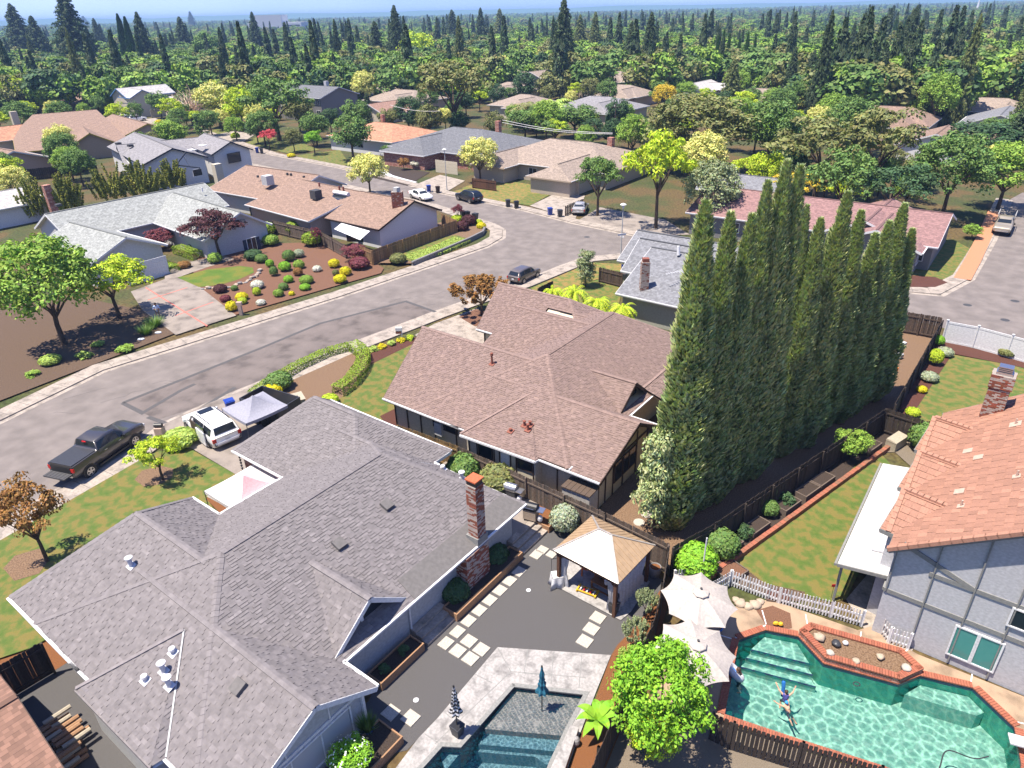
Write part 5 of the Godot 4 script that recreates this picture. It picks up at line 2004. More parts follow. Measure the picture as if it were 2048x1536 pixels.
func tan_house() -> void:
	var st := {"frame": TF,"wall": "stucco_grey","trim": "trim_grey","roof": "roof_tile","mode": "tiles","single": true,"over": 0.25,"rake": 0.3,"gutter": false}
	var dorm := []
	for u in [2.15,5.75,9.6]:
		dorm.append(wing(Vector2(u + 1.05,-0.22),Vector2(u + 0.75,1.5),5.75,1.1,4.95,2.0,4.75))
	var w := [wing(Vector2(0,5.5),Vector2(13.3,5.5),8.65,5.5,4.8,5.5,4.8)] + dorm
	var h = house("tile_roof_house","two storey grey timbered house with terracotta tile roof",w,st)
	var off := Vector3.ZERO
	for ch in h.get_children():
		if ch.name == "roof":
			off = ch.position
	var tb := MB.new()
	var x := 0.285
	for v in [0.32,1.75,3.2,4.6,6.0,7.4]:
		tb.bar(V3(x,0.1 if v > 1.0 else 2.5,v),V3(x,minf(4.75 + 0.7 * v,8.2),v),0.05,0.14)
	for y in [2.5,4.1]:
		tb.bar(V3(x - 0.004,y,0.25 if y < 3 else 1.6),V3(x - 0.004,y,10),0.05,0.2)
	tb.bar(V3(x - 0.008,5.1,0.45),V3(x - 0.008,4.1,3.2),0.05,0.2)
	tb.bar(V3(0.3,2.5,0.24),V3(13,2.5,0.24),0.12,0.16)
	obj("timber",tb,M.trim_grey,h).position = off
	for v in [3.45,4.3]:
		window(h,V3(0.27,1.35,v) + off,180,0.72,1.5,"white","glass_teal",1)
	window(h,V3(0.27,3.55,5.05) + off,180,1.0,0.8,"white","glass",1)
	var cut := MB.new()
	cut.box(V3(6.6,1.2,0.6),V3(0.2,0.1,0.1))
	obj("hose_bracket",cut,M.metal_dark,h).position = off
	var rt := MB.new()
	rt.use_c = true
	rng.seed = 8
	var n := 34
	for i in n:
		var v0 = 11.0 * i / n
		var y = 4.8 + 0.7 * (v0 if v0 < 5.5 else 11.0 - v0)
		var k = r1(0.85,1.1)
		rt.col = Color(k,k,k)
		var s = 1.0 if v0 < 5.5 else -1.0
		rt.box(V3(-0.06,y + 0.06 + s * 0.1,v0 + 0.16),V3(0.2,0.17,0.44),Basis(V3(1,0,0),-atan(0.7) * s))
	for j in 3:
		var u: float = [2.15,5.75,9.6][j]
		for i in 7:
			var t = i / 7.0
			var k = r1(0.9,1.15)
			rt.col = Color(k,k,k)
			rt.bar(V3(u + 1.05 - 2.0 * t,5.78 - 1.0 * t,-0.24),V3(u + 1.05 - 2.0 * (t + 0.16),5.78 - 1.0 * (t + 0.16),-0.24),0.2,0.14)
			rt.bar(V3(u + 1.05 - 0.3 * t,5.8,-0.22 + 1.75 * t),V3(u + 1.05 - 0.3 * (t + 0.16),5.8,-0.22 + 1.75 * (t + 0.16)),0.22,0.1)
	obj("verge_tile",rt,M.roof_tile,h).position = off
	brick_chimney(h,Transform3D(Basis(),off),[[V3(12.0,5.0,2.0),V3(0.75,6.4,0.9)],[V3(12.0,8.0,2.0),V3(0.85,0.7,1.0)]],0.5,14)
	var cb := MB.new()
	cb.box(V3(12.0,8.42,2.0),V3(0.6,0.12,0.7))
	for k in 3:
		cb.box(V3(12.0,8.55 + k * 0.09,2.0),V3(0.5,0.04,0.6))
	obj("chimney_cap",cb,M.steel,h).position = off
	for q in [[9.7,3.0,0.5],[4.4,3.4,0.3],[2.6,1.9,0.28],[7.8,1.55,0.4],[6.9,2.0,0.4],[3.9,1.7,0.4]]:
		var pb := MB.new()
		var c = V3(q[0],4.8 + 0.7 * q[1] + 0.055,q[1])
		pb.box(c,V3(q[2],0.03,q[2]),Basis(V3(1,0,0),-atan(0.7)))
		if q[2] < 0.35 or q[1] > 2.9:
			pb.tube([c,c + UP * 0.28],[0.04,0.04],8)
		obj("roof_flashing",pb,M.wall_rose,h).position = off
	var po = thing("patio_cover","white patio cover roof with skylights on the tile roof house","patio cover",tl(4.5,0,-0.6),deg_to_rad(52.4))
	var o2 = -V3(4.5,0,-0.6)
	var rb := MB.new()
	rb.hull([V3(0.75,2.4,-1.75),V3(10.2,2.4,-1.9),V3(10.2,2.75,0.24),V3(0.75,2.75,0.24),V3(0.75,2.52,-1.75),V3(10.2,2.52,-1.9),V3(10.2,2.87,0.24),V3(0.75,2.87,0.24)])
	obj("roof",rb,M.roof_white,po).position = o2
	var gb := MB.new()
	gb.bar(V3(0.7,2.45,-1.83),V3(10.2,2.45,-1.98),0.1,0.12)
	gb.bar(V3(0.72,2.45,-1.75),V3(0.72,2.8,0.24),0.06,0.16)
	obj("fascia",gb,M.trim_grey,po).position = o2
	for u in [2.6,4.6]:
		var kb := MB.new()
		kb.box(V3(u,2.86,-0.35),V3(0.75,0.1,0.75),Basis(V3(1,0,0),-0.16))
		obj("skylight",kb,M.white,po).position = o2
	for u in [1.2,5.4,9.8]:
		var kb := MB.new()
		kb.bar(V3(u,0,-1.6),V3(u,2.42,-1.6),0.11,0.11)
		obj("post",kb,M.trim_grey,po).position = o2

func blue_house() -> void:
	var d = Vector2(sin(deg_to_rad(52.5)),cos(deg_to_rad(52.5)))
	var w := []
	for k in [[Vector2(15.79,-61.12),5.0,9.5,5.4],[Vector2(15.36,-64.76),4.8,9.0,3.6],[Vector2(15.73,-68.3),4.6,10.0,3.4]]:
		w.append(wing(k[0] - d * 3.2,k[0] + d * k[2],k[1],4.5,2.5,0.1,2.5))
		w[-1][5] = 6.0
	w[0][5] = 6.5
	w[1][5] = 3.6
	w[2][5] = 4.0
	var h = house("blue_grey_house","slate grey roofed house with stepped gables and tall brick chimney behind cypresses",w,{"wall": "wall_sage","trim": "white","roof": "r_blue","over": 0.5})
	brick_chimney(h,Transform3D(Basis(UP,0),-h.position),[[G(11.76,-57.62) + UP * 1.15,V3(1.35,2.3,0.6)],[G(11.68,-57.62) + UP * 3.6,V3(0.7,3.6,0.62)]],0.75,6)
	var cb := MB.new()
	cb.box(G(11.68,-57.62) + UP * 5.55,V3(0.55,0.3,0.5))
	world("chimney_cap",cb,M.vent_rust,h)
	var pb := MB.new()
	pb.tube([V3(15.22,4.9,-60.74),V3(15.17,5.7,-60.84)],[0.16,0.12],10)
	world("roof_vent",pb,M.white,h)
	var db := MB.new()
	db.box(G(13.13,-57.53) + UP * 1.0,V3(1.5,2.0,0.08),Basis(UP,deg_to_rad(-37)))
	world("door",db,M.wall_sage,h)
	var wb := MB.new()
	wb.box(G(14.5,-56.88) + UP * 1.3,V3(1.3,1.5,0.1),Basis(UP,deg_to_rad(-37)))
	world("window",wb,M.glass,h)
	var a = thing("television_antenna","tall rooftop television antenna mast beside the slate roofed house","antenna",G(15.1,-57.41))
	var ab := MB.new()
	ab.tube([Vector3.ZERO,UP * 4.6],[0.03,0.025],6)
	obj("mast",ab,M.metal_pale,a)
	var eb := MB.new()
	eb.bar(V3(-1.7,4.5,0.5),V3(0.9,4.65,-0.3),0.04,0.04)
	for k in 13:
		var t = k / 12.0
		var c = V3(-1.7,4.5,0.5).lerp(V3(0.9,4.65,-0.3),t)
		var s = V3(0.3,0.0,0.95) * (0.15 + 0.85 * t * t)
		eb.bar(c - s,c + s,0.025,0.025)
	obj("element",eb,M.white,a)
	var f = thing("flag","small striped flag hanging by the slate roofed house","flag",G(11.19,-65.99))
	var fb := MB.new()
	fb.tube([Vector3.ZERO,V3(-0.2,2.6,0.2)],[0.02,0.015],6)
	obj("pole",fb,M.white,f)
	for k in 7:
		var sb := MB.new()
		sb.quad(V3(-0.2 + k * 0.09,2.5 - k * 0.03,0.2),V3(-0.11 + k * 0.09,2.47 - k * 0.03,0.2),V3(-0.06 + k * 0.09,1.5,0.3 + 0.05 * (k % 2)),V3(-0.15 + k * 0.09,1.53,0.3))
		obj("stripe",sb,M.red if k % 2 == 0 else M.white,f)
	var cb2 := MB.new()
	cb2.quad(V3(-0.21,2.52,0.215),V3(0.1,2.42,0.215),V3(0.1,2.0,0.26),V3(-0.21,2.1,0.26))
	obj("canton",cb2,M.blue,f)

func hz(called: String,label: String,c: Vector2,ang: float,wings: Array,st: Dictionary) -> Node3D:
	st.frame = fr(c,ang)
	return house(called,label,wings,st)

func box_wing(L: float,w: float,hr: float,he: float,run := 0.0,cx := 0.0,cy := 0.0) -> Array:
	return wing(Vector2(cx - L / 2 + run,cy),Vector2(cx + L / 2 - run,cy),hr,w,he,w,he,run,run)

func cross_wing(v0: float,v1: float,u: float,w: float,hr: float,he: float,run := 0.0) -> Array:
	return wing(Vector2(u,v0),Vector2(u,v1 - run),hr,w,he,w,he,0.0,run)

func garage_door(h: Node3D,p: Vector3,face: float,w: float,color := "white") -> void:
	var a = deg_to_rad(face)
	var n = V3(cos(a),0,-sin(a))
	var x = V3(sin(a),0,cos(a))
	var mb := MB.new()
	for k in 4:
		mb.box(V3(0,0.27 + k * 0.53,0.03),V3(w,0.51,0.06))
	var o = obj("garage_door",mb,M[color],h)
	o.transform = h.transform.affine_inverse() * Transform3D(Basis(x,UP,n),p)

func roof_box(h: Node3D,called: String,p: Vector3,s: Vector3,m: String,turn := 52.0) -> void:
	var mb := MB.new()
	mb.box(p + UP * s.y * 0.5,s,Basis(UP,deg_to_rad(turn)))
	world(called,mb,M[m],h)

func other_houses() -> void:
	var V := 37.0
	var h = house("pale_green_roof_house","white house with pale green shingle roof and navy shutters behind the plum tree",[wing(Vector2(-53.88,-81.8),Vector2(-41.2,-97.39),4.9,5,2.5,5.2,2.5),wing(Vector2(-50.04,-79.81),Vector2(-40.33,-72.94),4.4,4.2,2.5,4.6,2.5),wing(Vector2(-43.39,-92.55),Vector2(-31.01,-81.3),4.7,3.7,2.5,5.0,2.5)],{"wall": "wall_pale","roof": "r_green","auto": 0})
	garage_door(h,G(-38.44,-71.78),-37,4.6)
	window(h,h.transform.affine_inverse() * V3(-29.71,1.35,-79.51),-37,1.2,1.5,"white","glass",2)
	var sb := MB.new()
	for q in [V3(-30.22,1.35,-78.77),V3(-29.12,1.35,-80.06)]:
		sb.box(q,V3(0.06,1.5,0.45),Basis(UP,deg_to_rad(-37)))
	for q in [V3(-41.2,3.2,-73.4),V3(-40.64,3.2,-74.26)]:
		sb.box(q,V3(0.06,0.7,0.3),Basis(UP,deg_to_rad(-37)))
	world("shutter",sb,M.trim_navy,h)
	var gw2 := MB.new()
	gw2.box(V3(-40.92,3.2,-73.83),V3(0.05,0.6,0.55),Basis(UP,deg_to_rad(-37)))
	world("gable_window",gw2,M.glass,h)
	roof_box(h,"chimney",G(-62,-96.33),V3(0.9,5.3,0.8),"brick")
	roof_box(h,"chimney_cap",V3(-53.44,5.25,-84.13),V3(0.6,0.25,0.6),"metal_dark")
	for q in [V3(-49.81,3.6,-78.72),V3(-49.28,3.7,-78.72),V3(-40.48,4.3,-94.59)]:
		roof_box(h,"roof_vent",q,V3(0.15,0.5,0.15),"white")
	h = house("brown_roof_house_with_cooler","cream house with flat brown roof and a grey rooftop cooler behind the pale green roof",[wing(Vector2(-39.61,-110.05),Vector2(-26.43,-101.09),4.8,5,2.6,7.6,2.6)],{"wall": "wall_pale","roof": "r_brown","frame_mat": "trim_brown"})
	roof_box(h,"rooftop_cooler",V3(-33.37,3.9,-99.93),V3(1.2,1.25,1.2),"metal_pale")
	roof_box(h,"chimney",G(-44.52,-111.12),V3(1.2,4.9,1.0),"cream")
	for q in [V3(-34.3,1.4,-94.67),V3(-31.32,1.4,-92.81)]:
		window(h,h.transform.affine_inverse() * q,180 + 53,1.3,1.1,"trim_brown","glass",1)
	for q in [V3(-35.69,4.3,-102.94),V3(-31.49,4.5,-103.19),V3(-30.87,4.5,-102.77),V3(-28.66,4.4,-101.29)]:
		roof_box(h,"roof_vent",q,V3(0.25,0.3,0.25),"metal_dark")
	h = house("brown_roof_house_with_solar_heater","middle brown roof unit with black cooler and solar water heater",[wing(Vector2(-29.21,-101.17),Vector2(-18.37,-91.64),4.3,3,3.2,9,2.5)],{"wall": "wall_rose","roof": "r_brown"})
	roof_box(h,"rooftop_cooler",V3(-24.83,3.6,-92.01),V3(1.1,1.1,1.1),"metal_dark")
	var sp := MB.new()
	sp.poly([V3(-23.11,3.35,-89.66),V3(-21.38,3.35,-88.71),V3(-20.65,3.95,-91.17),V3(-22.73,3.95,-93.08)])
	world("solar_panel",sp,M.glass,h)
	var tk := MB.new()
	tk.tube([V3(-22.64,4.2,-92.83),V3(-20.43,4.2,-91.17)],[0.28,0.28],10)
	world("water_tank",tk,M.white,h)
	for q in [V3(-25.37,4.2,-96.39),V3(-22.15,4.2,-93.94),V3(-21.55,4.2,-93.58)]:
		roof_box(h,"roof_vent",q,V3(0.18,0.5,0.18),"vent_rust")
	h = house("brown_roof_house_with_brick_chimney","white gabled brown roof house with tall brick chimney behind the cedar fence",[wing(Vector2(-18.9,-91.21),Vector2(-11.25,-85.29),4.6,4.7,2.5,6.2,2.5)],{"wall": "white","trim": "trim_brown","roof": "r_brown","gutter_mat": "trim_brown"})
	brick_chimney(h,Transform3D(Basis(),-h.position),[[G(-13.21,-84.94) + UP * 2.9,V3(1.35,5.8,0.8)]],0.1,5)
	window(h,h.transform.affine_inverse() * (G(-11.19,-88.11) + UP * 1.1),-37,0.9,2.0,"trim_brown","glass",1)
	roof_box(h,"chimney_cap",G(-13.21,-84.94) + UP * 5.8,V3(0.6,0.5,0.6),"metal_pale")
	var sun := MB.new()
	sun.poly([V3(-20.04,2.5,-83.7),V3(-15.96,2.5,-79.85),V3(-16.77,2.1,-77.67),V3(-20.75,2.1,-82.56)])
	world("sunroom_roof",sun,M.white,h)
	for k in 5:
		roof_box(h,"sunroom_window",G(-19.15,-83.33).lerp(G(-15.75,-82.63),k / 5.0) + UP * 0.3,V3(0.9,1.6,0.08),"glass",-10.0)
	h = house("navy_trim_house","white house with navy trim boards and grey roof above the junipers",[wing(Vector2(-69.39,-138.25),Vector2(-54.03,-118.67),6.2,5.2,4.2,5.2,4.2),wing(Vector2(-55.59,-136.2),Vector2(-46.97,-125.33),6.0,3.6,4.3,3.6,4.3),wing(Vector2(-68.27,-128.61),Vector2(-54.75,-136.56),5.4,6,3.0,8,3.0)],{"wall": "white","trim": "trim_navy","roof": "r_grey","gutter": false})
	for q in [[V3(-46.84,3.4,-125.11),2.4,1.5,"trim_navy"],[V3(-50.11,2.6,-116.81),1.5,1.0,"white"]]:
		window(h,h.transform.affine_inverse() * q[0],-37,q[1],q[2],q[3],"glass",1)
	var nb := MB.new()
	nb.bar(V3(-53.16,4.2,-115.38),V3(-47.43,4.2,-111.84),0.1,0.2)
	nb.bar(V3(-52.26,5.2,-117.89),V3(-50.11,3.9,-114.54),0.1,0.18)
	nb.bar(V3(-51.81,5.6,-118.22),V3(-52.6,4.3,-116.02),0.1,0.18)
	world("timber",nb,M.trim_navy,h)
	for q in [V3(-52.1,5.4,-121.31),V3(-52.31,5.3,-126.39)]:
		roof_box(h,"skylight",q,V3(1.0,0.1,1.4),"white")
	for q in [V3(-68.78,5.2,-130.45),V3(-65.44,5.2,-127.88)]:
		roof_box(h,"attic_vent",q,V3(0.8,0.35,0.8),"metal_dark")
	h = house("mosaic_gable_house","wide brown roofed house with a coloured mosaic gable and yellow trim",[wing(Vector2(-101.72,-161.39),Vector2(-91.38,-168.07),7.2,8,2.6,21,2.6,5.0,3.0),wing(Vector2(-94.73,-180.72),Vector2(-77.65,-161.48),4.8,6,2.6,6,2.6),wing(Vector2(-99.94,-173.75),Vector2(-82.86,-147.44),5.0,4.6,2.6,4.6,2.6)],{"wall": "wall_tan","trim": "trim_yellow","roof": "r_brown","gutter": false,"frame_mat": "trim_brown"})
	rng.seed = 77
	var cols := ["red","orange","yellow","blue","trim_yellow","teal","vent_rust","red_faded"]
	for i in 9:
		for j in 5:
			if j > 4 - absi(i - 4):
				continue
			var mb := MB.new()
			mb.box(G(-83.56,-168.47).lerp(G(-79.63,-170),i / 8.0) + UP * (0.5 + j * 0.75),V3(1.0 + 0.3 * r1(0,1),0.7,0.1),Basis(UP,deg_to_rad(-2)))
			world("mosaic_tile",mb,M[cols[rng.randi() % cols.size()]],h)
	for q in [V3(-86.37,1.5,-149.4),V3(-85.39,1.5,-151.63),V3(-89.33,1.2,-148.12)]:
		roof_box(h,"window",q,V3(2.2,1.6,0.1),"glass",-8.0)
	roof_box(h,"chimney",G(-115.45,-176.13),V3(1.4,6.4,1.0),"cream")
	h = hz("blue_trim_house","two storey pale house with bright blue trim and white roof",Vector2(-106.71,-223.68),52,[box_wing(15,4.6,7.6,5.4),cross_wing(0,7,-3.5,4.0,7.2,5.3),wing(Vector2(5,3),Vector2(5,8.5),4.6,5,2.8,5,2.8,0,4)],{"wall": "cream","trim": "trim_blue","roof": "r_pale","auto": 2,"gutter": false})
	roof_box(h,"chimney",V3(-114.67,5,-248.88),V3(1.3,4.2,1.3),"brick")
	garage_door(h,G(-99.44,-214.58),-37,4.5,"cream")
	hz("brown_ranch_house","brown hip roofed house at the left edge behind white blossom trees",Vector2(-173.6,-275.14),52,[box_wing(20,8,5.4,2.7,6)],{"wall": "wall_tan","roof": "r_tan"})
	hz("brown_ranch_house","low dark brown roof between the blue trimmed house and the left edge",Vector2(-138.03,-238.47),52,[box_wing(16,7,5,2.7,5),cross_wing(0,9,3,4,4.4,2.6)],{"wall": "wall_tan","roof": "r_brown"})
	hz("brown_ranch_house","brown gabled roof just left of the blue trimmed house",Vector2(-131.94,-246.52),-37,[box_wing(15,7,5,2.7)],{"wall": "beige","roof": "r_brown"})
	hz("tan_cottage","clay coloured roof corner cut off at the left picture edge",Vector2(-109.74,-162.35),52,[box_wing(16,6,4.8,2.6)],{"wall": "cream","roof": "r_clay"})
	hz("tan_cottage","tan house corner below the clay roof at the left edge",Vector2(-93.03,-134.22),-37,[box_wing(14,6,4.6,2.6)],{"wall": "wall_rose","roof": "r_brown"})
	hz("white_garage","white garage corner at the left edge below the dark fence",Vector2(-71.06,-98.87),52,[box_wing(10,5,4,2.6)],{"wall": "white","roof": "r_pale"})
	h = hz("grey_two_storey_house","grey two storey house with slate roof behind the large green tree",Vector2(-53.62,-212.11),-37,[box_wing(22,7,7.6,5.3),wing(Vector2(2,0),Vector2(2,11),4.2,4,2.9,4,2.9)],{"wall": "wall_slate","roof": "r_slate","auto": 1})
	roof_box(h,"chimney",V3(-50.03,5.5,-213.56),V3(1.0,3.0,1.0),"stucco_grey")
	h = hz("clay_tile_house","white house with orange clay tile roof by the street",Vector2(-24.96,-152.31),-37,[box_wing(19,7.5,5.0,2.8,7.0)],{"wall": "white","roof": "r_clay","auto": 1})
	roof_box(h,"chimney",V3(-26.16,4.4,-158.58),V3(0.7,1.4,0.7),"brick")
	h = hz("brick_hip_house","brick house with dark grey hip roof and white garage door",Vector2(-7.2,-138.89),-37,[box_wing(24,9.5,5.4,2.6,8.5),wing(Vector2(-4,1),Vector2(-4,9),4.6,5.5,2.6,5.5,2.6,0,5)],{"wall": "brick","roof": "r_slate","auto": 1})
	garage_door(h,G(-10.37,-124.32),233,5.0,"cream")
	roof_box(h,"chimney",V3(-1.43,3.6,-142.78),V3(0.9,2.4,0.9),"brick")
	h = hz("taupe_hip_house","taupe house with wide grey brown hip roof and dry lawn",Vector2(10.66,-121.96),-37,[box_wing(24,8.5,5.4,2.6,8.0),wing(Vector2(6,2),Vector2(6,13),4.2,4.0,2.5,4.0,2.5,0,2.6),wing(Vector2(-8,2),Vector2(-8,10),4.2,3.6,2.5,3.6,2.5,0,2.6)],{"wall": "beige","trim": "wall_tan","roof": "r_tan","auto": 1})
	garage_door(h,G(8.86,-106.81),233,4.6,"beige")
	roof_box(h,"chimney",V3(17.3,3.5,-120.53),V3(0.9,2.4,0.9),"brick")
	hz("maroon_roof_house","grey walled house with long maroon roof behind the cypress tips",Vector2(36.15,-81.16),-37,[box_wing(27,6.5,4.7,2.7),cross_wing(0,9,8,4.5,4.3,2.6)],{"wall": "wall_slate","roof": "r_maroon","auto": 2,"frame_mat": "white"})
	hz("maroon_roof_house","small maroon roof wing under the dark leaning tree",Vector2(40.88,-76.4),52,[box_wing(12,5,4.5,2.6)],{"wall": "wall_slate","roof": "r_maroon"})
	hz("small_blue_house","small blue grey roof half hidden under yellow trees",Vector2(32.77,-97.05),-37,[box_wing(11,4.5,4.2,2.6)],{"wall": "wall_sage","roof": "r_blue"})
	for q in [["brown two storey house left of the tall redwood",Vector2(0.24,-268.52),-37,"wall_tan","r_tan",18.0,8.0,7.0,4.6,5.0],["two storey timber fronted house touching the tall redwood",Vector2(12.37,-248.05),52,"wall_slate","r_tan",14.0,6.0,7.6,5.2,0.0],
		["brown hip roofed two storey house right of the tall redwood",Vector2(32.97,-240.7),-37,"wall_tan","r_tan",20.0,7.5,7.4,5.0,6.0],["tan hip roof in front of the brown two storey house",Vector2(34.13,-219.29),-37,"wall_rose","r_tan",17.0,7.0,5.2,2.7,6.0],
		["grey hip roof with white skylights below the tall redwood",Vector2(23.96,-189.55),-37,"beige","r_grey",20.0,8.0,5.2,2.7,7.0],["tan tile roofed house under the palm trees",Vector2(5.35,-201.11),-37,"cream","r_tan",15.0,7.0,5.0,2.7,6.0],
		["tan roof right of the big oak in the middle",Vector2(1.69,-239.58),-37,"cream","r_tan",14.0,7.0,5.0,2.7,6.0],["grey hip roof behind the solar panels",Vector2(-44.78,-280.84),-37,"wall_slate","r_grey",18.0,7.0,5.4,2.7,6.0],
		["tan roof house with white chimney left of the big oak",Vector2(-29.05,-220.24),-37,"wall_rose","r_tan",20.0,8.0,5.2,2.7,6.0],["light tan hip roof behind the grey two storey house",Vector2(-41.61,-239.09),52,"cream","r_tan",15.0,7.0,5.0,2.7,5.0],
		["rose gabled cottage below the white chimney roof",Vector2(-31.27,-195.51),52,"cream","r_rust",12.0,5.0,4.6,2.6,0.0],["rust roofed house at the centre right under conifers",Vector2(73.6,-331.1),-37,"cream","r_rust",18.0,7.0,5.2,2.7,5.0],
		["second rust roof behind the right conifers",Vector2(59.61,-283.76),52,"white","r_rust",16.0,7.0,5.0,2.7,0.0],["pale grey roof behind the yellow tree",Vector2(58.69,-227.6),52,"white","r_pale",16.0,6.0,4.8,2.7,0.0],
		["tan house seen between slim cypresses",Vector2(69.4,-200.96),-37,"cream","r_tan",18.0,7.0,5.0,2.7,5.0],["grey roof behind the plum trees",Vector2(89.96,-255.5),-37,"white","r_grey",18.0,7.0,5.0,2.7,5.0],
		["white gabled house behind the dark cone trees",Vector2(155.11,-376.31),52,"white","r_grey",16.0,6.0,7.0,4.8,0.0],["grey two storey roof near the parked blue pickup",Vector2(155.78,-346.57),-37,"wall_tan","r_grey",16.0,6.0,5.4,2.7,0.0],
		["white roof house at far right below the orange tiled terrace",Vector2(150.62,-240.75),-37,"white","r_pale",22.0,8.0,5.2,2.8,0.0],["long pale roof at the far right edge",Vector2(138.7,-207.26),52,"white","r_pale",22.0,8.0,5.2,2.8,0.0],
		["grey white roof right of the silver tree",Vector2(117.63,-197.95),-37,"white","r_grey",20.0,7.0,5.2,2.8,5.0],["blue walled house with pale roof on the right",Vector2(110.36,-168.91),-37,"teal","r_tan",16.0,7.0,5.0,2.7,5.0],
		["pale blue roof low on the right edge",Vector2(100.28,-148.54),52,"white","r_blue",16.0,7.0,5.0,2.7,0.0],["brown roof hidden in the oak canopy on the right",Vector2(78.97,-156.75),-37,"wall_tan","r_brown",22.0,8.0,5.4,2.7,5.0],
		["small brown roof under the leaning bare limb",Vector2(76.19,-127.73),52,"white","r_brown",12.0,6.0,4.8,2.7,0.0],["tan roof left of the silver tree",Vector2(127.51,-248.46),52,"wall_tan","r_clay",16.0,7.0,5.2,2.7,5.0],
		["tan roof at the foot of the left conifers",Vector2(-106.78,-277.1),-37,"beige","r_tan",16.0,7.0,5.0,2.7,5.0],["brown roof above the bare tree",Vector2(-100.63,-249.27),52,"wall_tan","r_brown",14.0,6.0,5.0,2.7,0.0],
		["rust roof among trees left of the big oak",Vector2(-54.87,-262.33),-37,"cream","r_rust",18.0,7.0,5.2,2.7,5.0],["grey roof behind the cream trees",Vector2(-86.38,-261.32),-37,"white","r_tan",15.0,6.0,5.0,2.7,4.0]]:
		hz("suburban_house",q[0],q[1],q[2],[box_wing(q[5],q[6],q[7],q[8],q[9]),cross_wing(0,q[6] + 3.0,q[5] * 0.22,q[6] * 0.55,q[7] * 0.9,q[8] * 0.98,q[9] * 0.4)],{"wall": q[3],"roof": q[4],"auto": 2})
	h = hz("neighbour_roof_house","brown shingled house corner at the bottom left picture corner",Vector2(-17.72,-16.81),50,[wing(Vector2(-11,0),Vector2(0,0),3.6,4,2.3,6.5,1.9,0,0)],{"wall": "beige","trim": "trim_brown","roof": "r_near","over": 0.4})
	h = thing("white_office_block","long white flat roofed office block on the left horizon","building",G(-332.74,-1167.65))
	var ob := MB.new()
	ob.box(V3(0,9,0),V3(78,18,40))
	ob.box(V3(-10,14,5),V3(44,28,36))
	obj("wall",ob,M.white,h)
	var wb := MB.new()
	for k in 3:
		wb.box(V3(0,5 + k * 4.5,20.1),V3(74,1.4,0.3))
	obj("window",wb,M.glass,h)
	h = thing("terrace_block","orange tiled terrace of houses on the far right hillside","building",G(412.93,-720.18))
	for k in 7:
		var mb := MB.new()
		mb.box(V3(-54 + k * 18,3,(k % 3) * 6),V3(16,6,11))
		obj("wall",mb,M.cream,h)
		var rb := MB.new()
		var c = V3(-54 + k * 18,6,(k % 3) * 6)
		rb.hull([c + V3(-9,0,-6),c + V3(9,0,-6),c + V3(9,0,6),c + V3(-9,0,6),c + V3(-8,4,-0.2),c + V3(8,4,-0.2),c + V3(8,4,0.2),c + V3(-8,4,0.2)])
		obj("roof",rb,M.r_clay,h)
	h = thing("shingle_tower","slim white spire on the far right skyline","tower",G(838.53,-1394.36))
	var tw := MB.new()
	tw.tube([Vector3.ZERO,UP * 12,UP * 30],[3.0,2.4,0.1],8)
	obj("spire",tw,M.white,h)

func pav(parent: Node3D,u: float,v: float,a: float,b: float) -> void:
	var mb := MB.new()
	var k = r1(0.94,1.04)
	mb.use_c = true
	mb.col = Color(k,k,k)
	mb.box(Vector3.ZERO,V3(a,0.05,b))
	var o = inst("paver",mb.mesh(),M.paver_pale,parent)
	o.transform = Transform3D(GF.basis,gl(u,0.022,v))

func grill(label: String,at: Vector3,turn: float,lid: String,body: String) -> Node3D:
	var g = thing("barbecue_grill",label,"grill",at,turn)
	var mb := MB.new()
	mb.box(V3(0,0.42,0),V3(0.72,0.62,0.5))
	obj("cabinet",mb,M[body],g)
	var lb := MB.new()
	var rings := []
	for i in 8:
		var a = PI * i / 7.0
		rings.append([V3(-0.38,0.8 + sin(a) * 0.27,cos(a) * 0.28),V3(0.38,0.8 + sin(a) * 0.27,cos(a) * 0.28)])
	for i in 7:
		lb.quad(rings[i][0],rings[i + 1][0],rings[i + 1][1],rings[i][1])
		lb.tri(rings[i][0],rings[i + 1][0],V3(-0.38,0.8,0))
		lb.tri(rings[i][1],rings[i + 1][1],V3(0.38,0.8,0))
	lb.box(V3(0,0.77,0),V3(0.76,0.07,0.56))
	obj("lid",lb,M[lid],g)
	var hb := MB.new()
	hb.bar(V3(-0.28,0.92,0.31),V3(0.28,0.92,0.31),0.025,0.025)
	obj("handle",hb,M.steel,g)
	var sb := MB.new()
	sb.box(V3(0.58,0.77,0),V3(0.38,0.05,0.46))
	obj("side_shelf",sb,M.steel,g)
	var tb := MB.new()
	tb.ball(V3(0.55,0.25,0.05),V3(0.16,0.22,0.16),10)
	obj("gas_bottle",tb,M.cloth_white,g)
	for s in [-1.0,1.0]:
		for z in [-0.2,0.2]:
			var w := MB.new()
			w.lathe(V3(s * 0.3,0.07,z),[Vector2(0,0),Vector2(0.07,0),Vector2(0.07,0.05),Vector2(0,0.05)],10,V3(1,0,0))
			obj("wheel",w,M.rubber,g)
	return g

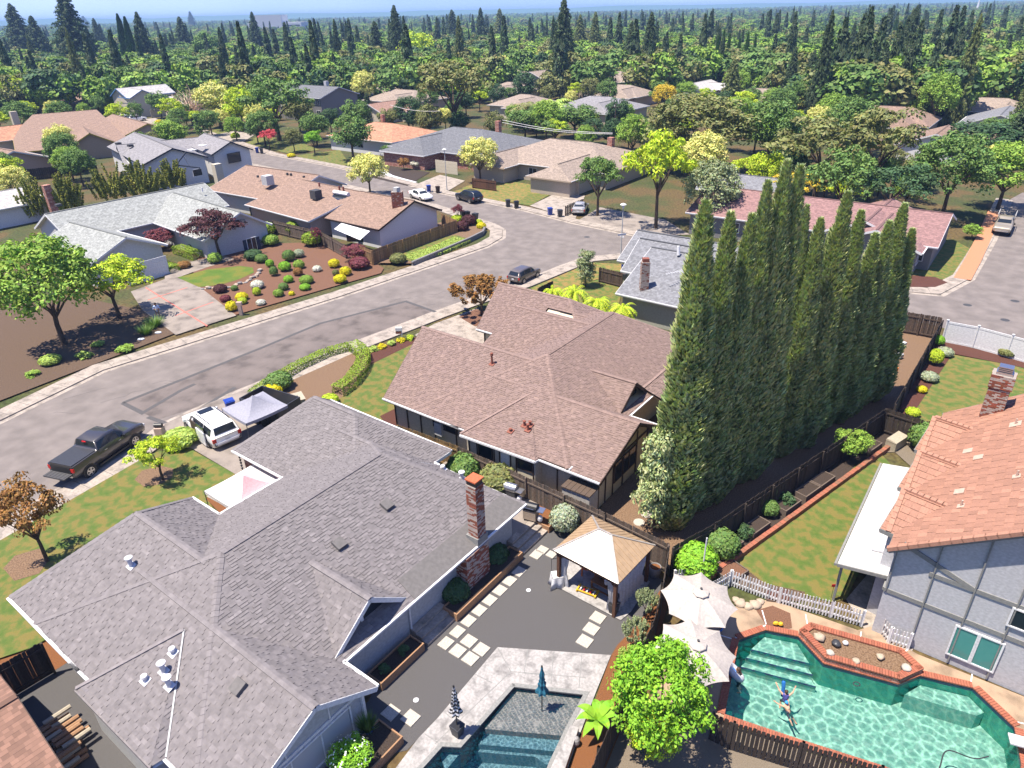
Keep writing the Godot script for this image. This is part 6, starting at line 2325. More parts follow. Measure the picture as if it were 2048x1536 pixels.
func yards() -> void:
	rng.seed = 3
	var gv: Node3D = get_node("gravel_yard")
	for i in 8:
		pav(gv,5.02 + i * 0.78,7.52,0.6,0.5)
	pav(gv,12.0,7.52,0.6,0.5)
	pav(gv,12.46,7.56,0.5,0.5)
	pav(gv,12.43,8.13,0.44,0.44)
	for q in [[5.7,8.27],[5.0,8.22],[5.66,9.0],[5.0,8.93]]:
		pav(gv,q[0],q[1],0.58,0.58)
	for q in [[10.16,12.2],[9.42,12.3],[8.66,12.42]]:
		pav(gv,q[0],q[1],0.58,0.6)
	for q in [[1.13,8.03],[1.42,8.84]]:
		pav(gv,q[0],q[1],0.58,0.58)
	var ob := MB.new()
	ob.lathe(Vector3.ZERO,[Vector2(0.12,0.03),Vector2(0.1,0.04),Vector2(0,0.04)],12)
	for p in [G(0.55,-24.96),G(-4.19,-19.03)]:
		var o = obj("yard_light",ob,M.cloth_white,self)
		o.position = p
		tag(o,"small round white ground light in the grey gravel %s" % ("near the gazebo" if p.x > 0 else "by the two lone pavers"),"ground light")
	planter("timber planter with dark mulch below the gable windows",gl(1.65,0,6.6),gl(4.2,0,6.6),0.85,0.45)
	planter("long timber planter along the wall by the brick chimney",gl(6.25,0,6.7),gl(11.35,0,6.7),0.85,0.45)
	planter("timber planter under the curtained bedroom window",gl(-3.6,0,8.75),gl(0.48,0,8.75),1.3,0.45)
	planter("pale timber planter with orange mulch beside the gazebo",gl(13.75,0,6.3),gl(15.7,0,6.3),1.6,0.4,"wood_new","mulch_orange")
	for s in [["lower",4.45,6.4,5.9],["upper",11.6,13.75,5.9]]:
		var st = thing("concrete_steps","pale concrete steps %s" % ("at the house door between two planters" if s[0] == "lower" else "up to the grill terrace"),"steps",gl(0,0,0),deg_to_rad(52.7))
		for k in 3:
			var mb := MB.new()
			mb.box(V3((s[1] + s[2]) * 0.5,(0.42 - k * 0.14) * 0.5,s[3] + 0.2 + k * 0.36),V3(s[2] - s[1],0.42 - k * 0.14,0.36))
			obj("step",mb,M.concrete,st)
	var tr := MB.new()
	tr.prism(v2([gw(12.0,-1.5),gw(16.4,-1.5),gw(15.4,5.5),gw(13.9,5.5),gw(13.8,5.9),gw(12.0,5.9)]),0.0,0.4)
	struct("grill_terrace",tr,M.drive)
	grill("black gas grill with white gas bottle on the terrace",V3(0.84,0.4,-29.81),deg_to_rad(-25),"black","wall_tan")
	grill("steel topped smoker grill by the shrub near the fence",V3(-0.21,0.4,-31.61),deg_to_rad(-30),"steel","metal_dark")
	var gz = thing("gazebo","timber gazebo with tan metal roof and white curtains","gazebo",G(4.39,-26.94) * 0.0 + V3(4.13,0,-25.3),deg_to_rad(-40.5))
	var X := 1.78
	var Z := 1.62
	var e := 2.25
	var rf := [V3(-X,e,-Z),V3(X,e,-Z),V3(X,e,Z),V3(-X,e,Z)]
	var ra = V3(-0.33,3.2,0)
	var rb = V3(0.33,3.2,0)
	var fcs := [[rf[3],rf[2],rb,ra],[rf[0],rf[1],rb,ra],[rf[0],rf[3],ra],[rf[1],rf[2],rb]]
	for i in 4:
		var mb := MB.new()
		var f: Array = fcs[i]
		mb.poly(f)
		var n := 12
		for k in n:
			var t = (k + 0.5) / n
			var lo: Vector3 = f[0].lerp(f[1],t)
			var ridge: Vector3 = f[3].lerp(f[2],t) if f.size() == 4 else f[2]
			var top: Vector3
			if f.size() == 4:
				var xx = clampf(lo.x,ra.x,rb.x)
				var g = clampf((X - absf(lo.x)) / (X - 0.33),0,1)
				top = V3(lo.x,lerpf(e,3.2,g),lo.z * (1.0 - g))
			else:
				var g = 1.0 - absf(lo.z) / Z
				top = V3(lerpf(lo.x,signf(lo.x) * 0.33,g),lerpf(e,3.2,g),lo.z)
			mb.bar(lo + UP * 0.012,top + UP * 0.012,0.02,0.02)
		obj("roof_panel",mb,M.metal_sheen if i == 0 else M.metal_tan,gz)
	var tb := MB.new()
	for c in rf:
		tb.bar(c + UP * 0.01,ra + UP * 0.01 if c.x < 0 else rb + UP * 0.01,0.09,0.04)
	tb.bar(ra + UP * 0.01,rb + UP * 0.01,0.09,0.05)
	obj("ridge_trim",tb,M.metal_sheen,gz)
	var bb := MB.new()
	for k in 4:
		bb.bar(rf[k] * V3(0.94,1,0.94) - UP * 0.1,rf[(k + 1) % 4] * V3(0.94,1,0.94) - UP * 0.1,0.08,0.16)
	obj("beam",bb,M.wood_post,gz)
	for c in rf:
		var pb := MB.new()
		var b = V3(c.x * 0.88,0,c.z * 0.88)
		pb.box(b + UP * 1.08,V3(0.15,2.16,0.15))
		pb.bar(b + UP * 1.75,b + UP * 2.12 - V3(signf(c.x) * 0.4,0,0),0.08,0.08)
		pb.bar(b + UP * 1.75,b + UP * 2.12 - V3(0,0,signf(c.z) * 0.4),0.08,0.08)
		obj("post",pb,M.wood_post,gz)
	for c in [[V3(-1.4,0,1.28),0.6,0],[V3(1.3,0,1.3),0.45,0],[V3(1.55,0,0.0),2.5,1],[V3(-1.5,0,-1.0),0.7,1]]:
		var mb := MB.new()
		var n := 26
		var prev := []
		for i in n + 1:
			var t = float(i) / n - 0.5
			var row := []
			for j in 9:
				var y = 0.05 + j * 0.25
				var pinch: float = 1.0 - (0.45 * exp(-pow((y - 0.95) / 0.4,2.0)) if c[1] < 1.0 else 0.25 * exp(-pow((y - 0.9) / 0.3,2.0)) * absf(t) * 2.0)
				var s: float = t * c[1] * pinch
				var w = sin(i * 1.7) * 0.05
				row.append(c[0] + (V3(s,y,w) if c[2] == 0 else V3(w,y,s)))
			if prev.size():
				for j in 8:
					mb.quad(prev[j],row[j],row[j + 1],prev[j + 1])
			prev = row
		obj("curtain",mb,M.cloth_white,gz,true)
	sheet("gazebo_slab",[G(2.07,-26.84),G(2.06,-25.01),G(4.66,-22.93),G(5.21,-23.42),G(6.43,-25.3),G(4.17,-28.66)],0.05,M.deck_pale)
	var ch = thing("adirondack_chair","bright orange slatted garden chair inside the gazebo","chair",gz.transform * V3(-0.85,0.05,-0.2),deg_to_rad(-20))
	for k in 5:
		var mb := MB.new()
		mb.bar(V3(-0.24 + k * 0.12,0.32,-0.2),V3(-0.3 + k * 0.15,1.05 + 0.08 * (1.0 - absf(k - 2) * 0.5),-0.5),0.09,0.025)
		obj("back_slat",mb,M.orange,ch)
		var sm := MB.new()
		sm.box(V3(0,0.36 + k * 0.015,-0.2 + k * 0.12),V3(0.58,0.025,0.1))
		obj("seat_slat",sm,M.orange,ch)
	for s in [-1.0,1.0]:
		var am := MB.new()
		am.box(V3(s * 0.36,0.6,0.02),V3(0.14,0.03,0.75))
		obj("armrest",am,M.orange,ch)
		for z in [-0.25,0.32]:
			var lm := MB.new()
			lm.box(V3(s * 0.33,0.3,z),V3(0.06,0.6,0.09))
			obj("leg",lm,M.orange,ch)
	var ct = thing("coffee_table","low slatted teak table under the gazebo","table",gz.transform * V3(0.42,0.05,0.28),deg_to_rad(-40.5))
	for k in 9:
		var mb := MB.new()
		mb.box(V3(0,0.45,-0.32 + k * 0.08),V3(1.4,0.03,0.07))
		obj("slat",mb,M.wood_teak,ct)
	for s in [-1.0,1.0]:
		for z in [-1.0,1.0]:
			var lm := MB.new()
			lm.box(V3(s * 0.65,0.21,z * 0.3),V3(0.07,0.42,0.07))
			obj("leg",lm,M.wood_teak,ct)
	var st := MB.new()
	st.box(V3(0,0.05,0.3),V3(1.23,0.06,0.06))
	st.box(V3(0,0.05,-0.3),V3(1.23,0.06,0.06))
	obj("stretcher",st,M.wood_teak,ct)
	for q in [[V3(0.05,0.52,0.1),"white ceramic lantern pot on the teak table","cloth_white","pot"],[V3(-0.35,0.52,-0.05),"black lantern on the left end of the teak table","black","lantern"],[V3(0.5,0.52,0.0),"black lantern on the right end of the teak table","black","lantern"]]:
		var lm := MB.new()
		lm.lathe(Vector3.ZERO,[Vector2(0,0),Vector2(0.11,0),Vector2(0.12,0.2),Vector2(0.06,0.26),Vector2(0.06,0.3),Vector2(0,0.3)],4 if q[2] == "black" else 14)
		var o = obj(q[3],lm,M[q[2]],self)
		o.position = ct.transform * q[0]
		tag(o,q[1],q[3])
	var toy = thing("toy_table","yellow and red toy football table lying on the gazebo slab","toy",V3(3.35,0.06,-24.71),deg_to_rad(-30))
	for s in [-1.0,1.0]:
		var mb := MB.new()
		mb.box(V3(0,0.08,s * 0.16),V3(0.9,0.06,0.05))
		obj("side",mb,M.yellow,toy)
		var em := MB.new()
		em.box(V3(s * 0.47,0.08,0),V3(0.07,0.1,0.48))
		obj("end",em,M.yellow,toy)
	for k in 5:
		var mb := MB.new()
		mb.box(V3(-0.34 + k * 0.17,0.1,0),V3(0.06,0.06,0.26))
		obj("player_rod",mb,M.red if k % 2 else M.cloth_white,toy)
	var stt = thing("side_table","small side table under a white cloth by the gazebo post","table",G(1.94,-25.35),deg_to_rad(10))
	var cm := MB.new()
	var rings := []
	for y in [0.62,0.6,0.35,0.04]:
		var g := []
		for j in 24:
			var a = TAU * j / 24.0
			var r: float = (0.3 if y > 0.61 else 0.32 + (0.62 - y) * 0.18) * (1.0 + (0.62 - y) * 0.35 * sin(a * 6.0)) / maxf(absf(cos(a)),absf(sin(a))) * 0.85
			g.append(V3(cos(a) * r,y,sin(a) * r))
		rings.append(g)
	cm.skin(rings,true)
	obj("cloth",cm,M.cloth_white,stt,true)
	var hg := MB.new()
	hg.bar(V3(-0.2,0.6,-0.3),V3(-0.2,1.35,-0.3),0.02,0.02)
	hg.bar(V3(0.2,0.6,-0.3),V3(0.2,1.35,-0.3),0.02,0.02)
	hg.bar(V3(-0.2,1.35,-0.3),V3(0.2,1.35,-0.3),0.02,0.02)
	obj("frame",hg,M.black,stt)
	for q in [[G(4.41,-23.42),"tall square charcoal planter pot by the gazebo corner post",0.62,true],[G(-2.41,-17.45),"square charcoal pot holding the striped umbrella by the pool",0.6,false]]:
		var pt = thing("planter_pot",q[1],"planter",q[0],deg_to_rad(-38))
		var mb := MB.new()
		var h2: float = q[2]
		mb.hull([V3(-0.15,0,-0.15),V3(0.15,0,-0.15),V3(0.15,0,0.15),V3(-0.15,0,0.15),V3(-0.22,h2,-0.22),V3(0.22,h2,-0.22),V3(0.22,h2,0.22),V3(-0.22,h2,0.22)])
		obj("pot",mb,M.charcoal,pt)
		var sm := MB.new()
		sm.box(V3(0,h2 + 0.004,0),V3(0.38,0.012,0.38))
		obj("soil",sm,M.black,pt)
	for q in [[G(6.75,-25.8),"round grey pot with orange soil beside the weathered fence","clay_pot",0.3,0.55,"mulch_orange"],[V3(-5.84,0.3,-17.5),"glossy blue pot of spiky grass by the planter corner","blue",0.25,0.5,"mulch_dark"]]:
		var pt = thing("round_pot",q[1],"pot",q[0])
		var mb := MB.new()
		mb.lathe(Vector3.ZERO,[Vector2(0,0),Vector2(q[3] * 0.8,0),Vector2(q[3],q[4] * 0.7),Vector2(q[3],q[4]),Vector2(q[3] * 0.86,q[4]),Vector2(q[3] * 0.86,q[4] * 0.85)],20)
		obj("pot",mb,M[q[2]],pt,true)
		var sm := MB.new()
		sm.lathe(Vector3.ZERO,[Vector2(0,q[4] * 0.88),Vector2(q[3] * 0.87,q[4] * 0.88)],16)
		obj("soil",sm,M[q[5]],pt)
	parasol_shut("striped_umbrella","furled black and white striped patio umbrella by the pool",G(-2.41,-17.45),0.5,2.75,["black","cloth_white"])
	parasol_shut("teal_umbrella","furled teal umbrella standing on the shallow pool ledge",G(0.88,-18.59) - UP * 0.28,0.0,2.6,["teal"])
	parasol_open("open beige parasol nearer the picket fence",G(8.74,-24.46) * 0.0 + V3(7.75,0,-21.85),1.62,2.75,V3(0.08,0.3,-0.06))
	parasol_open("second open beige parasol partly behind the lime shrub",V3(7.0,0,-19.25),1.62,2.6,V3(0.1,0.1,-0.1))
	var pp = thing("umbrella_pole","thin white pole standing behind the first beige parasol","pole",G(8.81,-25.05))
	var pm := MB.new()
	pm.tube([Vector3.ZERO,UP * 2.9],[0.035,0.035],8)
	obj("pole",pm,M.white,pp)
	var tub = thing("paddling_tub","small turquoise tub showing between the two parasols","tub",G(8.69,-22.4))
	var tm := MB.new()
	tm.lathe(Vector3.ZERO,[Vector2(0,0.02),Vector2(0.4,0.02),Vector2(0.48,0.25),Vector2(0.42,0.25),Vector2(0.38,0.06)],16)
	obj("tub",tm,M.blue_bright,tub,true)
	canopy("faded pink and white pop up canopy in the courtyard",G(-14.64,-31.25),deg_to_rad(53),1.55,1.95,0.75,["canopy_white","canopy_white","canopy_rose","canopy_white"])
	canopy("silver grey pop up canopy beside the white van",G(-16.82,-39.85),deg_to_rad(48),1.5,2.1,0.85,["canopy_grey","canopy_grey","canopy_grey","canopy_grey"])
	var tr2 = thing("dump_trailer","black dump trailer filled with debris on the driveway","trailer",G(-16.51,-41.78),deg_to_rad(-30))
	for s in [-1.0,1.0]:
		var mb := MB.new()
		mb.box(V3(0,1.15,s * 1.0),V3(3.6,1.1,0.07))
		for k in 5:
			mb.box(V3(-1.5 + k * 0.75,1.15,s * 1.06),V3(0.08,1.1,0.07))
		obj("side_wall",mb,M.charcoal,tr2)
		var em := MB.new()
		em.box(V3(s * 1.78,1.15,0),V3(0.07,1.1,2.0))
		obj("end_wall",em,M.charcoal,tr2)
		for x in [-0.45,0.45]:
			var wm := MB.new()
			wm.lathe(V3(x,0.38,s * 0.98),[Vector2(0,0),Vector2(0.36,0),Vector2(0.36,0.2),Vector2(0,0.2)],16,V3(0,0,s))
			obj("wheel",wm,M.rubber,tr2)
	var fm := MB.new()
	fm.box(V3(0,0.62,0),V3(3.6,0.08,2.0))
	fm.bar(V3(-1.8,0.6,0),V3(-2.9,0.5,0),0.12,0.12)
	obj("floor",fm,M.metal_dark,tr2)
	rng.seed = 12
	for q in [["sheet of white plasterboard in the dump trailer","cloth_white",V3(0.3,0.9,0.1),V3(1.3,0.03,0.9),"board"],["brown cardboard sheet in the dump trailer","cardboard",V3(-0.3,0.95,0.3),V3(0.8,0.05,0.6),"cardboard"],["second cardboard piece at the trailer front","cardboard",V3(-1.0,0.9,-0.4),V3(0.7,0.05,0.5),"cardboard"],["white rubble sack at the back of the dump trailer","bag",V3(1.2,0.95,-0.2),V3(0.6,0.4,0.6),"sack"],["white rolled foam in the dump trailer","cloth_white",V3(0.8,1.0,0.6),V3(1.0,0.3,0.3),"foam roll"]]:
		var mb := MB.new()
		if q[3].y > 0.1:
			mb.ball(Vector3.ZERO,q[3] * 0.55,10)
		else:
			mb.box(Vector3.ZERO,q[3],Basis(UP,0.4) * Basis(V3(0,0,1),0.12))
		var o = obj(q[4].replace(" ","_"),mb,M[q[1]],self)
		o.position = tr2.transform * q[2]
		tag(o,q[0],q[4])
	var ub = thing("utility_box","pale green utility cabinet by the driveway hedge","utility box",G(-15.41,-43.25),deg_to_rad(30))
	var um := MB.new()
	um.hull([V3(-0.7,0,-0.55),V3(0.7,0,-0.55),V3(0.7,0,0.55),V3(-0.7,0,0.55),V3(-0.66,0.85,-0.5),V3(0.66,0.85,-0.5),V3(0.66,0.75,0.5),V3(-0.66,0.75,0.5)])
	obj("cabinet",um,M.box_green,ub)
	var ul := MB.new()
	ul.box(V3(0,0.83,0),V3(1.42,0.05,1.1),Basis(V3(1,0,0),0.1))
	obj("lid",ul,M.resin,ub)
	var sh = thing("garden_shed","low resin storage shed with dark ribbed lid behind the weathered fence","shed",V3(3.55,0,-30.75),deg_to_rad(-36))
	var sm2 := MB.new()
	sm2.box(V3(0,0.85,0),V3(1.7,1.7,0.95))
	obj("body",sm2,M.shed_tan,sh)
	for k in 6:
		var mb := MB.new()
		mb.box(V3(-0.75 + k * 0.3,1.75,0),V3(0.28,0.07,1.1))
		obj("lid_panel",mb,M.wood_old,sh)
	var fz = thing("white_sink_unit","white plastic sink unit beside the storage shed","sink",G(2.23,-33.47),deg_to_rad(-36))
	var zm := MB.new()
	zm.box(V3(0,0.45,0),V3(0.8,0.9,0.6))
	zm.box(V3(0,0.95,0),V3(0.95,0.1,0.75))
	obj("basin",zm,M.white,fz)
	var em2 = thing("meter_box","pale electric meter cabinet on the brown house wall","meter box",BF * V3(-6.62,1.0,-3.75),deg_to_rad(52.7))
	var mm := MB.new()
	mm.box(V3(0,0.4,0),V3(0.25,0.9,0.6))
	mm.tube([V3(0.03,-0.1,0),V3(0.03,-0.95,0)],[0.04,0.04],6)
	obj("cabinet",mm,M.metal_pale,em2)
	for q in [[Vector2(2.6,0.42),1.4],[Vector2(4.4,0.42),1.4],[Vector2(6.6,0.42),1.4],[Vector2(8.4,0.42),1.3],[Vector2(1.0,0.42),1.2],[Vector2(11.0,0.42),1.2]]:
		pass
	var A: Vector3 = G(8.5,-26.37)
	var B: Vector3 = G(23.93,-38.34)
	var gd = (B - A).normalized()
	var gn = V3(-gd.z,0,gd.x)
	var tg = -atan2(gd.z,gd.x)
	for k in [[0.13,"nearest the lime shrub"],[0.25,"second from the lime shrub"],[0.4,"third along the dark fence"],[0.5,"with tall leafy plants in the middle"],[0.58,"empty one past the leafy one"],[0.86,"far end by the storage bench"]]:
		var c: Vector3 = A + (B - A) * k[0] + gn * 0.55
		planter("weathered raised vegetable box %s" % k[1],c - gd * 0.75,c + gd * 0.75,0.75,0.38,"wood_grey")
	var wl = thing("garden_wall","low red brown block wall along the vegetable boxes","wall",A + gn * 1.25,tg)
	M.brick_piece.vertex_color_use_as_albedo = true
	rng.seed = 66
	var n2 = int((B - A).length() / 0.32)
	for row in 2:
		for i in n2:
			var mb := MB.new()
			var kk = snappedf(r1(0.7,1.1),0.1)
			var key = "block%s" % kk
			if not shared.has(key):
				mb.use_c = true
				mb.col = Color(kk,kk * 1.7,kk * 2.4)
				mb.box(Vector3.ZERO,V3(0.3,0.14,0.24))
				shared[key] = mb.mesh()
			if row * n2 + i < 295:
				inst("block",shared[key],M.brick_piece,wl).position = V3(i * 0.32 + row * 0.16,0.08 + row * 0.15,r1(-0.01,0.01))
	var dk = thing("storage_bench","long beige resin storage bench at the corner of the back lawn","storage bench",G(23.83,-36.52),deg_to_rad(36))
	var dm := MB.new()
	dm.box(V3(0,0.3,0),V3(1.4,0.6,0.65))
	obj("box",dm,M.resin,dk)
	var dl := MB.new()
	dl.hull([V3(-0.72,0.61,-0.34),V3(0.72,0.61,-0.34),V3(0.72,0.61,0.34),V3(-0.72,0.61,0.34),V3(-0.7,0.74,-0.3),V3(0.7,0.74,-0.3),V3(0.7,0.66,0.33),V3(-0.7,0.66,0.33)])
	obj("lid",dl,M.resin,dk)
	var br = thing("water_barrel","dark round barrel behind the resin storage bench","barrel",G(25.11,-37.68))
	var bm := MB.new()
	bm.lathe(Vector3.ZERO,[Vector2(0.27,0),Vector2(0.32,0.4),Vector2(0.3,0.8),Vector2(0,0.82)],16)
	obj("barrel",bm,M.wall_tan,br,true)
	planter("open soil bed with timber edges by the white pickets",G(9.85,-25.42),G(10.93,-26.18),1.3,0.3,"wood_grey","mulch_tan")
	planter("flat red soil bed behind the white picket fence",G(11.67,-24.3),G(12.76,-24.07),0.9,0.12,"wood_old","mulch_red")
	var fl = thing("garden_flag","small red flag on a thin stake on the back lawn","flag",G(14.65,-24.01))
	var fm2 := MB.new()
	fm2.bar(Vector3.ZERO,UP * 0.75,0.015,0.015)
	obj("stake",fm2,M.metal_dark,fl)
	var fg := MB.new()
	fg.box(V3(0.02,0.78,0),V3(0.26,0.16,0.02))
	obj("banner",fg,M.red,fl)
	var wp = thing("wood_pile","pile of pale firewood logs in the narrow side yard","wood pile",gl(-7.3,0,-1.2),deg_to_rad(52.7))
	rng.seed = 5
	for i in 34:
		var mb := MB.new()
		var c = V3(r1(-0.5,0.45),0.12 + 0.16 * (i % 4),-1.0 + (i / 4) * 0.28)
		mb.tube([c - V3(0.5,0,0),c + V3(0.5,0,0.03)],[0.1,0.09],7)
		obj("log",mb,M.wood_new if i % 3 else M.resin,wp)
	var ld = thing("timber_ladder","rust red timber ladder lying along the side fence","ladder",gl(-8.9,1.2,1.2),deg_to_rad(52.7))
	for s in [0.0,0.42]:
		var mb := MB.new()
		mb.bar(V3(s - 0.2,0.2,-2.6),V3(s,0,2.2),0.08,0.12)
		obj("rail",mb,M.vent_rust,ld)
	for k in 9:
		var mb := MB.new()
		var z = -2.3 + k * 0.5
		mb.bar(V3(-0.15,0.1,z),V3(0.4,0.1,z),0.05,0.05)
		obj("rung",mb,M.vent_rust,ld)
	var rc = thing("rain_chain","dark rain chain hanging from the garage gutter corner","rain chain",G(-15.82,-33.86))
	for k in 11:
		var mb := MB.new()
		mb.lathe(V3(0,0.15 + k * 0.19,0),[Vector2(0.03,0),Vector2(0.07,0.12),Vector2(0.0,0.12)],8)
		obj("cup",mb,M.black,rc)
	for q in [[G(13.57,-49.85),"grey stone stepping disc"],[G(7.19,-30.41),"upper round pale stepping stone by the cypress"],[G(6.67,-29.75),"lower round pale stepping stone by the cypress"]]:
		var mb := MB.new()
		mb.lathe(Vector3.ZERO,[Vector2(0.32,0),Vector2(0.3,0.07),Vector2(0,0.07)],14)
		var o = obj("stepping_stone",mb,M.paver_pale,self)
		o.position = q[0]
		tag(o,q[1],"stepping stone")
	for q in [[G(10.31,-23.72),"rounded boulder at the near end of the picket fence bed",0.28],[G(10.65,-23.52),"pale boulder second along the fence bed",0.24],[G(10.98,-23.63),"tan boulder third along the fence bed",0.26],[G(11.27,-23.81),"last boulder beside the wet deck patch",0.2],[G(10.19,-23.94),"small boulder under the parasol edge",0.2]]:
		rock(q[1],q[0],q[2])
	var gr = thing("patio_heater","rusty brown barbecue with rounded lid under the overhang","grill",G(17.57,-23.11),deg_to_rad(20))
	var gm := MB.new()
	gm.box(V3(0,0.4,0),V3(0.8,0.8,0.6))
	gm.ball(V3(0,0.85,0),V3(0.45,0.25,0.32),10)
	obj("body",gm,M.vent_rust,gr)
	var kt = thing("kettle_grill","black round kettle grill beside the white pickets","grill",G(17.07,-22.13))
	var km := MB.new()
	km.ball(V3(0,0.65,0),V3(0.28,0.24,0.28),12)
	for k in 3:
		km.bar(V3(0,0.5,0),V3(cos(k * 2.1) * 0.3,0,sin(k * 2.1) * 0.3),0.03,0.03)
	obj("bowl",km,M.black,kt)
	var junk := [[V3(32.43,0.3,-55.6),"white bicycle frame and boxes by the timber gate","cloth_white",V3(0.8,0.8,1.6)],[V3(31.23,0.2,-50.75),"white sacks stacked along the side fence","bag",V3(0.8,0.5,0.6)],[V3(30.05,0.2,-48.78),"grey blue crate by the side fence","stucco_grey",V3(0.6,0.4,0.6)],[V3(28.55,0.2,-46.45),"orange toy box by the side fence","orange",V3(0.5,0.4,0.4)],[V3(27.43,0.2,-45.53),"tan tarpaulin heap in the side yard","cardboard",V3(1.2,0.3,1.0)]]
	for q in junk:
		var mb := MB.new()
		mb.ball(Vector3.ZERO,q[3] * 0.5,8)
		mb.box(V3(0.1,0.1,0.1),q[3] * 0.7,Basis(UP,0.6))
		var o = obj("yard_clutter",mb,M[q[2]],self)
		o.position = q[0]
		tag(o,q[1],"clutter")

func pools() -> void:
	var pa = v2(pool_a)
	var pb = v2(pool_b)
	var deck := [G(-0.91,-21.57),G(3.96,-21),G(3.11,-19.2),G(2.2,-17.18),G(1.53,-15.57),G(0.03,-12.31),G(-7.85,-12.48),G(-4.64,-16.1),G(-3.94,-17.28),G(-3.2,-18.23)]
	sheet("pool_deck",deck,0.06,M.deck_pale,[pool_a])
	var jb := MB.new()
	for l in [[G(-0.34,-20.27),G(-3.26,-17.06)],[G(-0.34,-20.27),G(-0.91,-21.55)],[G(-0.34,-20.27),G(2.77,-19.88)],[G(0.21,-20.18),G(0.41,-21.43)],[G(1.31,-19.66),G(1.51,-21.26)],[G(2.43,-19.38),G(2.73,-21.14)],[G(-1.11,-19.73),G(-1.85,-20.19)],[G(-2.66,-18.1),G(-2.97,-18.4)],[G(-3.68,-17.49),G(-3.07,-17.05)],[G(0.97,-20.06),G(0.21,-20.18)]]:
		jb.bar(l[0] + UP * 0.062,l[1] + UP * 0.062,0.03,0.004)
	struct("deck_joint",jb,M.trim_grey)
	var cop := MB.new()
	for i in pool_a.size():
		var a: Vector3 = pool_a[i]
		var b: Vector3 = pool_a[(i + 1) % pool_a.size()]
		cop.quad(a + UP * 0.062,b + UP * 0.062,b - UP * 1.6,a - UP * 1.6)
	struct("blue_pool_wall",cop,M.plaster_grey)
	var edge = band(pool_a + [pool_a[0]],-0.02,0.16,0.075,0.02)
	struct("blue_pool_coping",edge,M.trim_grey)
	var fb := MB.new()
	fb.flat(pa,-1.5)
	struct("blue_pool_floor",fb,M.plaster_blue)
	var ledge := [[[G(-0.28,-19.68),G(2.82,-19.18),G(1.92,-17.46),G(-1.4,-17.87)],-0.26],[[G(-1.4,-17.87),G(1.92,-17.46),G(1.68,-17.01),G(-1.65,-17.43)],-0.55],[[G(-1.65,-17.43),G(1.68,-17.01),G(1.46,-16.67),G(0.94,-16.74),G(0.54,-17.06),G(-1.75,-17.33)],-0.85],[[G(-3.03,-17.11),G(-2.33,-17.05),G(-2.83,-16.37),G(-3.05,-16.85)],-0.5]]
	for i in ledge.size():
		var mb := MB.new()
		mb.prism(v2(ledge[i][0]),-1.49,ledge[i][1] - i * 0.003)
		struct("pool_ledge" if i == 0 else "pool_step",mb,M.plaster_grey if i == 0 else M.plaster_blue)
	var wb := MB.new()
	wb.flat(pa,-0.12)
	struct("blue_pool_water",wb,M.water_blue)
	var rw := MB.new()
	rw.prism(v2([G(1.92,-17.46),G(2.22,-17.33),G(0.94,-14.17),G(0.25,-14.18)]),0.0,0.42)
	tag(obj("raised_spillway_wall",rw,M.deck_pale,self),"raised pale concrete wall along the right side of the blue pool","wall")
	var pump = thing("pool_pump","grey round pool fitting with pipes at the pool corner","pump",G(2.08,-16.92))
	var pm := MB.new()
	pm.ball(V3(0,0.22,0),V3(0.16,0.24,0.16),12)
	obj("tank",pm,M.clay_pot,pump)
	var pm2 := MB.new()
	pm2.tube([V3(0.0,0.3,0),V3(-0.25,0.35,-0.2),V3(-0.3,0.05,-0.3)],[0.04,0.04,0.04],8)
	obj("pipe",pm2,M.stucco_grey,pump)
	var vase = thing("water_bowl","rough white stone bowl on the raised pool wall","bowl",G(2.02,-17.31))
	var vm := MB.new()
	vm.lathe(Vector3.ZERO,[Vector2(0.0,0.0),Vector2(0.12,0),Vector2(0.2,0.18),Vector2(0.17,0.2),Vector2(0.08,0.1)],14)
	obj("bowl",vm,M.cloth_white,vase,true)
	var tan := [G(8.14,-22.88),G(10.25,-23.66),G(11.79,-23.98),G(15.01,-22.03),G(15.64,-22.21),G(16.94,-20.66),G(20.04,-18.48),G(23,-15.97),G(19.2,-11.32),G(16.74,-13.46),G(14.84,-14.48),G(13.05,-15.56),G(10.46,-16.7),G(7.78,-17.86),G(5.23,-18.79),G(6.17,-20.46)]
	sheet("tan_pool_deck",tan,0.05,M.deck_tan,[pool_b])
	sheet("wet_patch",[G(10.93,-23.33),G(11.77,-23.58),G(12.41,-23.1),G(12.18,-22.23),G(11.61,-22.13),G(11.07,-22.49)],0.054,M.mulch_tan)
	var dj := MB.new()
	for l in [[G(11.11,-22.49),G(11.2,-23.32)],[G(12.9,-22.29),G(13.08,-23.02)],[G(14.73,-21.26),G(15.12,-21.94)],[G(16.19,-20.63),G(16.75,-20.98)],[G(18.24,-19.07),G(18.63,-19.6)],[G(18.67,-17.52),G(19.45,-17.24)],[G(8.9,-21.94),G(9.4,-21.7)],[G(9.4,-21.7),G(11.09,-22.44)],[G(9.39,-21.64),G(7.83,-18.04)]]:
		dj.bar(l[0] + UP * 0.053,l[1] + UP * 0.053,0.05,0.004)
	struct("deck_joint",dj,M.white)
	rng.seed = 44
	var bricks := 0
	var coping = thing("brick_coping","red brick coping around the turquoise pool","pool edge",pool_b[0])
